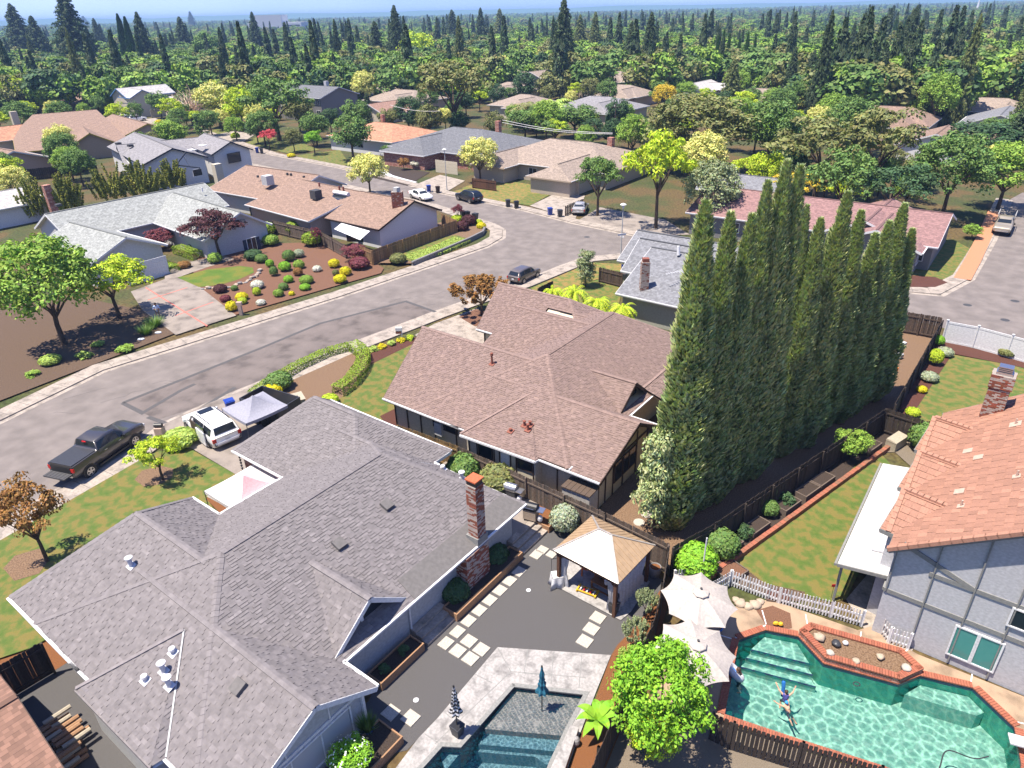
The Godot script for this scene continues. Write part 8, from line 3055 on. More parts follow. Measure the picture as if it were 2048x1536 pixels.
func near_plants() -> void:
	var n := 0
	for q in [["clipped dark green block hedge by the white gable","leaf_hedge",G(-30.69,-88.22),2.1,1.6],["light green loose shrub left of the topiary","leaf_bright",G(-28.8,-83.31),1.9,1.4],["large round green topiary by the weathered fence","leaf_hedge",G(-23.72,-82.88),2.3,1.7],["rounded topiary behind the small red maple","leaf_hedge",G(-27.03,-87.9),2.3,1.8],["olive low shrub under the shuttered window","leaf_olive",G(-30.98,-83.07),2.2,1.2],
		["dark ball shrub in the middle of the mulch garden","leaf_mid",G(-24.92,-77.02),1.4,1.3],["lime ball shrub below the dark ball","leaf_fresh",G(-24.42,-73.51),1.3,1.1],["small green cone shrub by the stone edging","leaf_mid",G(-25.16,-71.93),0.9,1.1],["small bright shrub above the green cone","leaf_fresh",G(-26.5,-75.03),0.9,0.9],["feathery green shrub beside the rust one","leaf_bright",G(-23.08,-74.26),1.2,1.0],["grey leaved shrub beside the dark ball","leaf_sage",G(-24.1,-78.24),1.2,1.0],["dark spreading shrub beside the plum tree","leaf_dark",G(-29.23,-77.9),2.0,1.2],["dark rounded shrub near the plum tree","leaf_mid",G(-27.96,-76.72),1.4,1.0],
		["rust orange shrub in the mulch garden","leaf_rust",G(-22.58,-71.91),1.0,0.9],["pale white tuft in the mulch garden","leaf_white",G(-20.82,-73.08),1.0,0.7],["gold clipped drum shrub nearest the cedar fence","leaf_gold",G(-19.23,-74.31),1.2,1.0],["gold drum shrub at the pavement corner","leaf_gold",G(-17.42,-71.53),1.2,1.0],["small olive ball between gold drums","leaf_olive",G(-18.5,-71.61),0.7,0.7],["gold drum shrub lowest by the pavement","leaf_gold",G(-17.56,-69.35),1.3,0.9],
		["green ball shrub right of the stone edging","leaf_fresh",G(-23.02,-69.74),1.0,0.8],["wide green shrub near the pavement","leaf_bright",G(-21.03,-69.3),1.4,0.9],["round green shrub second row","leaf_mid",G(-22.92,-67.51),1.0,0.8],["light ferny shrub by the pavement","leaf_fresh",G(-20.7,-67.35),1.1,0.7],["pale lime shrub with yellow tips","leaf_bright",G(-22.91,-65.67),1.0,0.8],["tiny gold shrub by the pavement","leaf_gold",G(-21.67,-65.86),0.6,0.5],["white flowering shrub by the stone edging","leaf_white",G(-25.76,-68.14),1.3,0.9],["yellow green strappy plant","leaf_lime",G(-25.18,-66.1),0.8,0.9],
		["gold mound shrub at the driveway side","leaf_gold",G(-26.3,-64.94),1.2,0.8],["gold drum shrub beside the pink post","leaf_gold",G(-26.3,-62.08),1.1,1.0],["olive gold shrub behind the pink post","leaf_lime",G(-25.89,-63.85),0.9,0.7],["small green shrub on the stone edging","leaf_mid",G(-27.97,-67.71),0.7,0.6],["dark purple grass tuft by the driveway","leaf_purple",G(-29.22,-67.23),1.3,0.9],["brown purple shrub below the purple tuft","leaf_plum",G(-27.81,-64.64),1.0,0.7],["white tuft by the pavement edge","leaf_white",G(-23.98,-63.46),0.9,0.6],
		["bright green low mound on the shaded bank","leaf_bright",G(-32.22,-53.47),1.7,0.8],["sage green mound second on the bank","leaf_grass",G(-35.26,-52.4),1.5,0.7],["sage green mound third on the bank","leaf_grass",G(-37.37,-51.4),1.6,0.8],["green mound lowest on the bank","leaf_bright",G(-37.55,-49.29),1.3,0.6],["faint green mound in the tree shade","leaf_grass",G(-35.17,-54.74),1.3,0.6],
		["rust coloured shrub beside the garage hedge","leaf_rust",G(-36.21,-75.42),1.5,0.8],["plum red maple shrub in front of the white porch","leaf_plum",G(-42.18,-83.18),4.2,2.6],["green shrub by the porch walk","leaf_bright",G(-33.25,-76.95),1.6,1.2],["round green shrub at the white porch corner","leaf_mid",G(-37.67,-81.42),1.4,1.0],
		["dark purple globe shrub on the corner bank","leaf_purple",G(-5.08,-89.92),1.9,1.5],["smaller purple globe beside it","leaf_purple",G(-5.86,-87.41),1.7,1.4],["gold shrub at the corner lot edge","leaf_gold",G(-3.42,-88.35),1.2,0.9],["yellow shrub behind the gold one","leaf_lime",G(-3.86,-90.29),1.1,0.8],["green mound at the cedar fence end","leaf_lime",G(-6.7,-92.02),1.6,1.0],["plum barberry mass by the dark fence","leaf_plum",G(-17.26,-76.43),3.6,2.0],["second plum barberry by the cedar fence","leaf_plum",G(-16.32,-73.75),2.2,1.3],["olive shrub at the cedar fence foot","leaf_olive",G(-12.29,-75.16),1.8,1.2],
		["dark green camellia shrub by the yellow fence","leaf_mid",G(-2.98,-33.78),2.0,1.9],["tall glossy shrub with pale tips by the smoker","leaf_olive",G(-0.99,-32.54),2.2,1.9],["grey green olive shrub by the gazebo","leaf_sage",G(2.58,-29.24),1.5,1.6],["dark shrub in the planter beside the brick chimney","leaf_dark",G(-2.9,-24.53),1.4,1.1],["dark shrub in the planter past the brick chimney","leaf_dark",G(-1.08,-27.06),1.4,0.9],
		["lime green shrub at the white picket fence","leaf_fresh",G(8.67,-25.73),2.0,1.7],["dark rounded shrub by the cypress fence","leaf_mid",G(10.29,-27.03),1.7,1.5],["bright shrub spilling over the dark fence","leaf_bright",G(20.48,-35.28),2.6,2.0],["green shrub beside the upper dormer","leaf_mid",G(25.31,-36.05),1.9,1.8],["small round shrub by the vegetable boxes","leaf_mid",G(13.79,-30.16),1.0,0.9],["grey lavender mound in the red mulch","leaf_sage",G(33.83,-48.98),1.2,0.7],["second lavender mound lower in the red mulch","leaf_sage",G(30.46,-44.96),1.2,0.7],["bright citrus shrub on the red mulch","leaf_lime",G(32.24,-47.49),1.0,1.3],["olive mound by the white vinyl fence","leaf_olive",G(38.52,-48.72),1.3,0.7],["green seedling shrub on the red mulch","leaf_fresh",G(34.43,-51),0.9,0.8],["orange flowering mound on the red mulch","leaf_gold",G(29.03,-43.28),0.7,0.5],["low green mound by the dark corner fence","leaf_lime",G(26.75,-40.11),0.9,0.6],
		["white rose bush beside the driveway","leaf_grass",G(-21.65,-38.6),2.2,1.1],["green shrub inside the hedge ring","leaf_mid",G(-17.33,-46.18),2.0,1.3],["yellow shrub beside the dump trailer","leaf_gold",G(-17.51,-45.27),1.4,0.9],["small clipped shrub by the grey garage roof","leaf_lime",G(-13.06,-43.71),1.3,0.7],
		["yellow flowering shrub by the brick hip house","flower_yellow",G(-20.65,-137.17),2.0,1.0],["white hydrangea by the brick hip house","flower_white",G(-16.16,-128.97),2.6,1.5],["green shrub by the clay tile house","leaf_mid",G(-22.73,-141.06),3.4,2.6],["bright shrub by the taupe garage","leaf_fresh",G(6.19,-110.48),2.2,1.6],["rust shrub in the brick house garden","leaf_rust",G(-18.32,-128.33),2.6,2.2],["clipped green box at the far bend","leaf_lime",G(-61.64,-167.99),2.0,1.6],["gold box shrub near the bare tree","leaf_gold",G(-90.75,-195.15),2.0,1.6],["gold green shrub by the far driveway","leaf_lime",G(-84.64,-190.54),2.2,1.8],
		["yellow mound at the far kerb","leaf_gold",G(-42.48,-143.68),1.6,0.8],["clipped hedge ball at the court corner","leaf_mid",G(44.25,-73.92),2.4,1.8],["light shrub at the court corner","leaf_fresh",G(48.48,-79.28),2.0,1.4],["green shrub under the leaning tree","leaf_bright",G(53.81,-79.23),2.6,1.8],["white blossom mass at the upper left","leaf_white",G(-211.98,-339.24),24.0,7.0],["gold shrub in the far left gardens","leaf_lime",G(-154.29,-239.08),5.0,3.0],["plum bush between the brown roofs","leaf_plum",G(-155.97,-251.42),5.5,4.0]]:
		bush(q[0],q[1],q[2],q[3],q[4],"low" if q[4] < q[3] * 0.5 else ("round" if q[3] > 2.5 else "ball"))
	for q in [["strappy dark agapanthus clump at the driveway corner","leaf_mid",G(-32.18,-58.63),2.4,1.0],["second agapanthus clump lower by the litter","leaf_mid",G(-32.2,-56.97),1.8,0.9],["spiky grass in the blue pot","leaf_mid",V3(-5.73,0.75,-17.17),0.9,0.9]]:
		var o = bush(q[0],q[1],q[2] * V3(1,0,1),q[3],q[4],"tuft","","ornamental_grass")
		o.position = q[2]
	var fw = bush("plumbago bush with pale blue flowers under the bedroom window","leaf_fresh",gl(-1.6,0.4,8.7),1.9,1.35,"round")
	fw.position = gl(-1.5,0.35,8.75)
	rng.seed = 91
	var fb := MB.new()
	fb.use_c = true
	for i in 90:
		var d = rv()
		d.y = absf(d.y)
		leaf(fb,gl(-1.5,1.1,8.75) + d * V3(0.85,0.6,0.85),d,0.04,0.9)
	obj("pale_flower_heads",fb,M.flower_white,self)
	tag(get_node("pale_flower_heads"),"pale blue white flower heads on the plumbago bush","flowers")
	var vine = bush("small lime vine at the left end of the window planter","leaf_fresh",gl(-3.2,0.35,8.8),0.8,0.9,"low")
	vine.position = gl(-3.2,0.35,8.8)
	for k in [[2.2,"left"],[3.4,"right"]]:
		var o = bush("tiny dark plant at the %s of the gable window planter" % k[1],"leaf_dark",gl(k[0],0.35,6.6),0.6,0.35,"low")
		o.position = gl(k[0],0.38,6.6)
	for k in [[G(-11.32,-52.38),"leaf_grass","sage flower clump first in the street flower bed"],[G(-10.68,-52.83),"leaf_gold","yellow flower clump second in the street flower bed"],[G(-9.97,-53.38),"leaf_grass","green clump third in the street flower bed"],[G(-9.3,-54.04),"leaf_gold","orange yellow clump at the mailbox foot"],[G(-8.58,-54.41),"leaf_lime","yellow green clump past the mailbox"]]:
		bush(k[2],k[1],k[0],0.9,0.6,"low")
	hedge("boxwood_hedge","clipped yellow green hedge curving round the parkway bed",[G(-18.84,-44.8),G(-18.09,-46.86),G(-16.68,-49.47),G(-15.01,-51.73),G(-13.38,-52.79)],0.9,0.6,"leaf_hedge")
	hedge("boxwood_hedge","taller clipped hedge curling at the lawn end of the parkway bed",[G(-13.12,-52.77),G(-12.16,-51.57),G(-11.66,-50.08),G(-11.66,-48.33),G(-12.02,-46.15),G(-12.71,-44.8)],1.0,0.85,"leaf_hedge")
	hedge("boxwood_hedge","straight clipped hedge along the white porch",[G(-39.45,-81.56),G(-35.81,-78.6)],1.3,0.9,"leaf_hedge")
	hedge("boxwood_hedge","short clipped hedge by the white garage door",[G(-38.12,-75.05),G(-36.54,-73.92)],1.2,0.8,"leaf_hedge")
	hedge("ivy_hedge","olive hedge behind the taupe hip house",[G(-1.69,-135.7),G(3.16,-142.42)],2.5,3.0,"leaf_olive")
	hedge("weedy_ground_cover","pale weedy growth on the corner lot slope",[G(-11.41,-76.15),G(-8.55,-78.88),G(-5.6,-83.45)],2.6,0.35,"leaf_grass")
	bush("grey green conifer shrub along the pool fence top","leaf_grey",G(5.77,-22.96),1.2,1.9,"plumes")
	bush("second grey green shrub along the pool fence","leaf_grey",G(5,-21.29),1.3,1.9,"plumes")
	bush("third lighter shrub along the pool fence","leaf_grass",G(4.66,-20),1.3,1.6,"plumes")
	tree("lime_shrub_tree","large bright lime green shrub overhanging the dark fence at the bottom","dense","leaf_fresh",5.04,-16.64,5.3,4.06,"",3)
	bush("lime shrub lobe below the large lime shrub","leaf_lime",G(4.79,-16.44),2.2,2.1,"dense")
	var bt = tree("banana_plant","banana plant with broad yellowing leaves beside the raised pool wall","banana","leaf_fresh",2.93,-17.31,2.4,1.77,"",1)
	tag(bt,"banana plant with broad yellowing leaves beside the raised pool wall","plant")
	for q in [["tall leafy vegetable plants in the third garden box",G(15.01,-30.9)],["leafy plants in the second garden box",G(11.97,-28.37)],["sparse leafy plant in the nearest garden box",G(10.99,-27.52)],["climbing leafy plant with an orange flower by the dark fence",G(14.9,-31.3)]]:
		var o = bush(q[0],"leaf_dark",q[1],1.0,1.0,"low","","vegetable_plant")

func trees() -> void:
	var tips := [[8.38,-29.57,17.2],[9.96,-31.06,16.3],[11.17,-31.75,16],[12.15,-33.02,17.2],[13.09,-33.5,18],[13.89,-33.87,17.7],[15.58,-36.32,15.2],[16.28,-35.99,14.6],[17.74,-37.63,13.6],[17.91,-37,15.7],[19.76,-38.83,14.2],[21.38,-39.84,12.6],[22.43,-40.53,13.1],[23.98,-42.12,13.7],[25.15,-42.65,12]]
	var names := ["leftmost tall cypress of the row with a wide ragged base","second cypress from the left of the row","third cypress, shorter, from the left of the row","fourth cypress from the left, rising above its neighbour","tallest cypress of the row with a sharp tip","cypress just right of the tallest one","dark slim cypress tucked right of the tall pair","shorter cypress in the middle of the row","slim dark cypress with a low tip mid row","tall pale tipped cypress right of the middle","cypress right of the pale tipped one","low tipped cypress in the right half of the row","third cypress from the right end","second cypress from the right end","rightmost cypress at the far end of the row"]
	for i in tips.size():
		var w: float = [2.9,2.5,2.3,2.3,2.5,2.4,1.8,2.3,1.8,2.5,2.4,2.3,2.4,2.5,2.4][i]
		tree("cypress_tree",names[i],"cypress","leaf_cypress",tips[i][0],tips[i][1],tips[i][2],w,"row of Italian cypresses along the dark fence",i % 4)
	tree("juniper_tree","bushy pale conifer at the near foot of the cypress row","column","leaf_cypress",7.33,-29.15,6.5,3.03,"",5)
	for q in [[-38.39,-55.23,9.6,9.66,"dense","leaf_bright","big round bright green tree at the left edge","shade_tree"],[-36.36,-60.88,6.8,7.92,"open","leaf_lime","yellow green magnolia beside the driveway","magnolia_tree"],[-33.53,-79.17,6.5,7.96,"open","leaf_purple","dark purple plum tree before the pale green roof","plum_tree"],[-21.12,-34.73,3.7,3.38,"open","leaf_lime","young lime green staked tree on the front lawn","young_tree"],[-24.09,-27.76,5.9,4.17,"open","leaf_rust","bronze leaved tree at the lower left","crape_tree"],
		[-2.58,-59.46,4,6.06,"plumes","leaf_rust","red tipped crepe myrtle behind the brown roof","crepe_myrtle_tree"],[-21.01,-108.65,6.4,6.94,"dense","leaf_cream","cream blossomed tree by the left kerb","flowering_tree"],[-4.38,-116.01,7.3,7.35,"dense","leaf_cream","cream blossomed tree by the brick driveway","flowering_tree"],[7.57,-66.24,3.9,2.95,"column","leaf_grey","upright young tree at the near corner","young_tree"],[18.59,-86.85,14,9.63,"open","leaf_lime","tall lime green sweetgum on the corner","sweetgum_tree"],[24.82,-85.61,8.7,7.86,"dense","leaf_grey","grey green round tree right of the sweetgum","oak_tree"],[12.04,-93.59,9.6,7.71,"open","leaf_mid","dark loose tree before the taupe house","elm_tree"],
		[31.63,-120.11,12.7,19.54,"dense","leaf_olive","huge olive domed oak at the centre right","oak_tree"],[43.04,-118.73,12,10.49,"round","leaf_mid","dark green tree right of the domed oak","oak_tree"],[43.53,-99.42,13.2,15.7,"open","leaf_olive","sprawling grey green oak at the right","oak_tree"],[50.91,-98.66,14,13.52,"open","leaf_olive","second sprawling oak right of the first","oak_tree"],[41.02,-86.45,10.2,10.32,"spread","leaf_mid","dark layered tree over the maroon roof","cedar_tree"],[46.43,-84.81,9.2,10.77,"open","leaf_dark","dark tree leaning over the court lawn","pine_tree"],[54.91,-87.55,10.8,11.03,"dense","leaf_mid","dense green tree at the right street","shade_tree"],[64.66,-91.67,8.8,10.28,"dense","leaf_bright","yellow green tree at the right edge","shade_tree"],[79.32,-120.59,7.2,14.08,"round","leaf_dark","dark green tree behind the right street","shade_tree"],[84.41,-119.95,8.7,9.85,"conifer","leaf_conifer","dark deodar cedar at the right edge","cedar_tree"],[38.58,-94.22,5.9,7.31,"open","leaf_yellow","yellow leaved tree behind the cypress tips","maple_tree"],[37,-101.61,6.6,6.39,"round","leaf_lime","lime tree by the small blue grey roof","maple_tree"],
		[-11.07,-161.71,19.6,18.6,"open","leaf_olive","huge open crowned oak in the middle gardens","oak_tree"],[-50.77,-164.96,15.1,18.02,"open","leaf_mid","large feathery green tree before the grey two storey house","elm_tree"],[-29.38,-139.33,8.8,9.43,"round","leaf_mid","round dark tree beside the clay tile house","shade_tree"],[-49.49,-153.18,5,4.15,"open","flower_red","red flowering crepe myrtle on the far lawn","crepe_myrtle_tree"],[-43.29,-149.37,4.9,4.56,"dense","leaf_olive","small olive tree beside the red flowering one","young_tree"],[-38.32,-145.86,5.7,4.95,"open","leaf_fresh","small bright tree on the far lawn","young_tree"],[-73.88,-166.34,5.3,4.48,"column","leaf_mid","dark conical tree below the blue trimmed house","conifer_tree"],[-69.5,-169.18,5.9,5,"column","leaf_mid","second conical tree right of the first","conifer_tree"],[-82.19,-195.52,10.3,11.65,"bare","bare","bare grey branched tree beside the garages","bare_tree"],[-72.74,-189.43,11.2,11.92,"round","leaf_cream","cream flowering tree behind the bare tree","flowering_tree"],[-6.61,-92.26,2.8,1.84,"open","leaf_plum","small bronze plum tree on the corner bank","plum_tree"],[-22.72,-81.59,3,1.65,"open","leaf_plum","slim red maple in the shrub garden","maple_tree"],
		[-22.92,-175.38,7.9,8.21,"dense","leaf_dark","dark round tree by the solar panels","shade_tree"],[-35.2,-192.01,7.2,5.11,"conifer","leaf_conifer","small dark conifer by the rose cottage","conifer_tree"],[-14.12,-173.94,5.5,5.26,"round","leaf_cream","cream flowered tree below the big oak","flowering_tree"],[6.22,-170.64,8.3,12.56,"palm","leaf_olive","broad palm in front of the tan tile roof","palm_tree"],[11.3,-169.81,9.3,10.21,"palm","leaf_grass","second palm right of the first","palm_tree"],[4.14,-158.04,6.6,9.59,"round","leaf_mid","green tree under the palms","shade_tree"],[10.06,-150.76,6,9.19,"open","leaf_mid","loose dark magnolia by the power lines","magnolia_tree"],[14.95,-159.78,7.1,11.83,"round","leaf_mid","round tree right of the magnolia","shade_tree"],[21.7,-156.71,5,2.12,"cypress","leaf_dark","single slim cypress by the grey hip roof","cypress_tree"],[23.98,-142.87,4.2,4.87,"round","leaf_olive","olive shrub tree left of the sweetgum","shade_tree"],
		[19.76,-255.13,28.6,12.74,"conifer","leaf_conifer","towering dark redwood in the upper middle","redwood_tree"],[42.95,-261.48,21.2,10.47,"conifer","leaf_conifer","dark redwood left of the right pair","redwood_tree"],[48.36,-256.62,23.7,10.25,"conifer","leaf_conifer","tallest redwood of the right pair","redwood_tree"],[-56.85,-347.32,22.6,13.36,"conifer","leaf_conifer","dark conifer left of the twin tops","redwood_tree"],[-47.19,-344.4,28.5,14.06,"conifer","leaf_conifer","taller conifer of the twin tops","redwood_tree"],[-35.21,-545.65,27,18.04,"conifer","leaf_conifer","slim conifer behind the big oak","redwood_tree"],[-13.47,-475.13,27.4,12.7,"conifer","leaf_conifer","pale topped conifer right of the big oak","redwood_tree"],[-2.32,-565.59,27,17.26,"conifer","leaf_conifer_pale","tawny conifer left of the towering redwood","redwood_tree"],[36.25,-369.98,22.9,12.32,"conifer","leaf_conifer_pale","tawny redwood just right of the towering one","redwood_tree"],[41.23,-351.84,24,10.81,"conifer","leaf_conifer_pale","second tawny redwood right of the towering one","redwood_tree"],[-146.52,-463.69,28.1,13.57,"conifer","leaf_conifer","open branched dark conifer left of centre","redwood_tree"],[-192.23,-351.29,39,24.41,"conifer","leaf_conifer","massive layered conifer at the upper left","redwood_tree"],[-282.82,-459.9,35.4,24.75,"conifer","leaf_conifer","broad dark conifer near the left edge","redwood_tree"],[-243.5,-410.34,28.4,18.29,"conifer","leaf_conifer","dark conifer beside the massive layered one","redwood_tree"],[-167.08,-363.03,28.5,14.35,"conifer","leaf_conifer","dark conifer right of the cypress clump","redwood_tree"],[-197.14,-482.51,26.6,17.82,"conifer","leaf_conifer","blue dark conifer behind the bare tree","redwood_tree"],[-289.33,-560.87,27.3,14.97,"conifer","leaf_conifer","smaller conifer right of the massive one","redwood_tree"],[-817.52,-2078.54,44.2,31.45,"conifer","leaf_conifer","little conifer top on the left skyline","redwood_tree"],[-1463.58,-2770.49,44.9,48.9,"conifer","leaf_conifer","distant conifer top over the left skyline","redwood_tree"],[76.24,-201.6,15,6.35,"conifer","leaf_conifer","dark cone tree left of the plum roofs","conifer_tree"],[78.1,-193.66,14.6,7.64,"conifer","leaf_conifer","wide dark cone tree before the domed oak","conifer_tree"],[58.41,-194.37,13.1,8.46,"conifer","leaf_conifer_pale","pale green cone tree under the slim cypresses","conifer_tree"],
		[-166.91,-344.34,27.3,5.72,"cypress","leaf_dark","left trunk of the tall dark cypress clump","cypress_tree"],[-159.62,-334.95,26.1,5.57,"cypress","leaf_dark","right trunk of the tall dark cypress clump","cypress_tree"],[70.32,-254.6,16.3,2.32,"cypress","leaf_mid","first slim cypress of the distant clump","cypress_tree"],[71.92,-254.2,17.8,2.47,"cypress","leaf_mid","second slim cypress of the distant clump","cypress_tree"],[73.67,-253.75,16.9,2.31,"cypress","leaf_mid","third slim cypress of the distant clump","cypress_tree"],[83.77,-275.55,14.7,2.69,"cypress","leaf_mid","fourth slim cypress of the distant clump","cypress_tree"],[78.36,-249.18,17.1,2.75,"cypress","leaf_mid","tallest slim cypress of the distant clump","cypress_tree"],[83.25,-256.59,15.7,2.34,"cypress","leaf_mid","last slim cypress of the distant clump","cypress_tree"],[199.77,-398.05,17,4.09,"cypress","leaf_mid","left of the far right cypress group","cypress_tree"],[207.48,-404.12,16.8,3.64,"cypress","leaf_mid","middle of the far right cypress group","cypress_tree"],[209.59,-403.18,16.8,3.11,"cypress","leaf_mid","right of the far right cypress group","cypress_tree"],
		[136.12,-293.78,11.3,13.77,"round","leaf_olive","silvery brown tree near the blue pickup","shade_tree"],[141.35,-259.75,10.1,10.54,"dense","leaf_sage","silver leaved round tree right of centre","shade_tree"],[225.23,-482.38,15.3,17.94,"round","leaf_olive","brownish round tree on the upper right","shade_tree"],[160.53,-274.88,7.4,7.2,"dense","leaf_cream","cream tree by the right pale roofs","flowering_tree"],[168.01,-283.99,10.1,2.59,"cypress","leaf_dark","single dark cypress by the right pale roofs","cypress_tree"],[74.85,-177.03,9.9,8.25,"round","leaf_lime","yellow green tree behind the sprawling oaks","shade_tree"],[42.03,-197.52,7.3,7.22,"dense","leaf_yellow","golden yellow tree above the sweetgum","maple_tree"],[39.34,-323.5,6.7,12.65,"round","leaf_fresh","bright tree left of the brown two storey house","shade_tree"],[37.12,-228.48,4.9,6.81,"round","leaf_fresh","bright tree by the tan hip roof corner","shade_tree"],[-38.59,-347.43,18.3,23.48,"round","leaf_lime","big yellow green tree behind the oak","shade_tree"],[-186.22,-349.64,12.4,18.1,"round","leaf_olive","olive dome tree below the massive conifer","oak_tree"],[-183.02,-362.05,13.9,16.36,"round","leaf_olive","olive oak left of the cypress clump","oak_tree"],[-145.82,-380.35,19.9,17.09,"round","leaf_mid","large green tree above the bare tree","shade_tree"],[-119.87,-344.08,12.2,15.59,"round","leaf_bright","bright rounded tree left of centre","shade_tree"],[-146.1,-351.54,13.5,12.72,"dense","leaf_mid","weeping green tree behind the blue trimmed house","shade_tree"]]:
		tree(q[7],q[6],q[4],q[5],q[0],q[1],q[2],q[3],"",int(absf(q[0] * 3.0)) % 3)
	var jn := 0
	for q in [[-65.91,-98.8,7.2,5.53,"left juniper mound with upright tips at the left edge"],[-61.41,-98.38,7.8,5.84,"second juniper mound beside the left edge one"],[-59.53,-107.47,7.2,6.34,"left juniper of the mass above the pale green roof"],[-55.21,-107.98,7.7,7.1,"middle juniper of the mass above the pale green roof"],[-52.86,-112.68,6.7,6.23,"right juniper of the mass above the pale green roof"]]:
		tree("juniper_tree",q[4],"spiky","leaf_juniper",q[0],q[1],q[2] * 1.1,q[3],"",jn % 3)
		jn += 1
	for q in [[3.85,-59.53,3.5,2.48,"feathery yellow green palm left in the side garden"],[5.73,-58,4.2,2.86,"larger feathery palm in the side garden"],[7.57,-56.75,3.5,2.6,"drooping palm by the brick chimney"],[9.56,-55.53,3.3,2.77,"palm with hanging fronds in front of the white wall"],[6.3,-54.87,3.5,2.53,"low yellowing palm under the others"]]:
		tree("palm_tree",q[4],"palm","leaf_lime",q[0],q[1],q[2],q[3],"",jn % 3)
		jn += 1

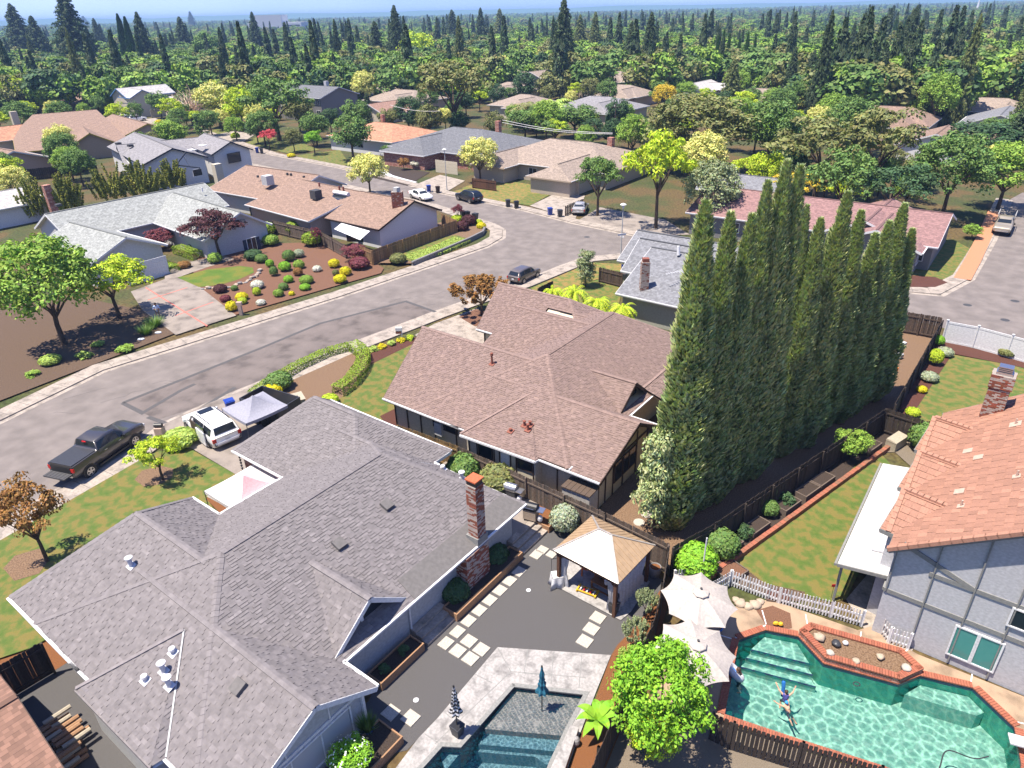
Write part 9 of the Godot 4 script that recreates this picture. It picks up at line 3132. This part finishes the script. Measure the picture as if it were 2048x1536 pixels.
func far_town() -> void:
	rng.seed = 2024
	var keep := []
	for ch in get_children():
		if ch.has_meta("category") and ch.get_meta("category") in ["house","building"]:
			keep.append(ch.position)
	var kinds := [["round","leaf_mid"],["round","leaf_bright"],["dense","leaf_mid"],["round","leaf_olive"],["open","leaf_mid"],["round","leaf_lime"],["dense","leaf_bright"],["round","leaf_dark"],["dense","leaf_cream"],["conifer","leaf_conifer"],["conifer","leaf_conifer_pale"]]
	var hs := 0
	for i in 400:
		if hs >= 64:
			break
		var z = -r1(215,620)
		var x = r1(-0.82,0.82) * -z
		var ok = true
		for k in keep:
			if Vector2(k.x - x,k.z - z).length() < 24.0:
				ok = false
		if not ok:
			continue
		hs += 1
		var rn: String = ["r_tan","r_brown","r_grey","r_rust","r_pale"][rng.randi() % 5]
		var L = r1(14,20)
		var w = r1(5.5,7.5)
		rng.seed = 9000 + i
		var h = hz("distant_house","small roof showing between the distant suburb trees",Vector2(x,z),52.0 if i % 2 else -37.0,[box_wing(L,w,5.2,2.7,5.0 if i % 3 else 0.0)],{"wall": ["cream","white","wall_tan"][i % 3],"roof": rn,"group": "distant suburban houses","gutter": false,"auto": 1})
		rng.seed = 5000 + i
		keep.append(V3(x,0,z))
	rng.seed = 77
	var placed := []
	var count := 0
	var tries := 0
	while count < 330 and tries < 4000:
		tries += 1
		var z = -r1(130,430)
		var x = r1(-0.85,0.85) * -z
		if z > -215 and (x > -60 and x < 60 or absf(x + 118) < 50):
			continue
		var ok = true
		for k in keep:
			if Vector2(k.x - x,k.z - z).length() < 11.0:
				ok = false
				break
		for k in placed:
			if k.distance_squared_to(Vector2(x,z)) < 22.0:
				ok = false
				break
		if not ok:
			continue
		placed.append(Vector2(x,z))
		var q: Array = kinds[rng.randi() % kinds.size()]
		var h = r1(6,12)
		var w = h * r1(0.7,1.05)
		if q[0] == "conifer":
			h = r1(12,24)
			w = h * r1(0.25,0.38)
		tree("suburb_tree","conical evergreen among the distant suburb trees" if q[0] == "conifer" else "rounded leafy tree among the distant suburb trees",q[0],q[1],x,z,h,w,"conifers among the distant houses" if q[0] == "conifer" else "leafy trees among the distant houses",rng.randi() % 3)
		count += 1
	var sets := [["far","leaf_mid",0.3],["far","leaf_bright",0.22],["far","leaf_olive",0.2],["far","leaf_dark",0.12],["farcone","leaf_conifer",0.05]]
	for s in sets:
		var mm := MultiMesh.new()
		mm.transform_format = MultiMesh.TRANSFORM_3D
		mm.mesh = crown_mesh(s[0],0)
		var list := []
		rng.seed = hash(s[1])
		for i in int(36000 * s[2]):
			var t = rng.randf()
			var z = -lerpf(165,4200,pow(t,2.1))
			var x = r1(-0.95,0.95) * -z
			if z > -640:
				if z > -225 and (x > -75 and x < 75 or absf(x + 118) < 50):
					continue
				var ok = true
				for k in keep:
					if Vector2(k.x - x,k.z - z).length() < 11.0:
						ok = false
						break
				if not ok:
					continue
			var h = r1(7,14) * (1.0 + clampf((-z - 800) / 4000.0,0,0.5))
			var w = h * r1(0.8,1.2)
			if s[0] == "farcone":
				h = r1(12,24)
				w = h * r1(0.35,0.5)
			list.append(Transform3D(Basis(UP,r1(0,TAU)) * Basis.from_scale(V3(w,h,w)),V3(x,0,z)))
		mm.instance_count = list.size()
		for i in list.size():
			mm.set_instance_transform(i,list[i])
		var o := MultiMeshInstance3D.new()
		o.name = numbered("distant_conifers" if s[0] == "farcone" else "distant_trees")
		o.multimesh = mm
		o.material_override = M[s[1]]
		add_child(o)
		stuff(o)
		tag(o,"far off %s reaching to the horizon" % ("conifer tops" if s[0] == "farcone" else "belt of %s trees" % {"leaf_mid": "mid green","leaf_bright": "bright green","leaf_olive": "olive","leaf_dark": "dark green"}[s[1]]),"trees")
	var hm := MB.new()
	var prev := Vector3.ZERO
	for i in 81:
		var x = lerpf(-6000,6000,i / 80.0)
		var p = V3(x,28.0 + 26.0 * noise(0.0006,5).get_noise_1d(x) + 14.0,-5800)
		if i > 0:
			hm.quad(prev,p,V3(p.x,-10,-5300),V3(prev.x,-10,-5300))
			hm.quad(prev,p,V3(p.x,-10,-5995),V3(prev.x,-10,-5995))
		prev = p
	struct("hills",hm,M.leaf_dark)


func garden_trees() -> void:
	rng.seed = 404
	var kinds := [["round","leaf_mid","mid green"],["dense","leaf_bright","bright green"],["round","leaf_olive","olive green"],["dense","leaf_mid","dense green"],["open","leaf_lime","lime green"],["round","leaf_dark","dark green"],["dense","leaf_cream","cream blossomed"]]
	var put := []
	var used := {}
	for i in 6000:
		if put.size() >= 190:
			break
		var z = -r1(92,225)
		var x = r1(-0.85,0.85) * -z
		if z > -118 and x > -62 and x < 26 or z > -128 and absf(x - 4) < 24 or z > -150 and x > -70 and x < -8:
			continue
		if x > 55 and x < 95 and z > -100:
			continue
		var ok = true
		for q in put:
			if q.distance_squared_to(Vector2(x,z)) < 26.0:
				ok = false
				break
		var near := ""
		var best = 1e9
		if ok:
			for f in feet:
				var p: Vector3 = f[0].affine_inverse() * V3(x,0,z)
				var w: Array = f[1]
				var d: Vector2 = (w[1] - w[0]).normalized()
				var r = Vector2(-d.y,d.x)
				var o: Vector2 = Vector2(p.x,p.z) - w[0]
				var L: float = (w[1] - w[0]).length()
				var dx = maxf(maxf(-w[7] - o.dot(d),o.dot(d) - L - w[8]),0.0)
				var dy = maxf(maxf(-w[3] - o.dot(r),o.dot(r) - w[5]),0.0)
				var dist = sqrt(dx * dx + dy * dy)
				if dist < 3.2:
					ok = false
					break
				if dist < best:
					best = dist
					near = f[2]
		if not ok:
			continue
		put.append(Vector2(x,z))
		var k: Array = kinds[rng.randi() % kinds.size()]
		var h = r1(4.5,8.5)
		var words = near.split(" ")
		var tag_ = "%s garden tree beside the %s" % [k[2]," ".join(words.slice(0,8))]
		tree("garden_tree",tag_,k[0],k[1],x,z,h,h * r1(0.8,1.1),"garden trees between the houses",i % 3)
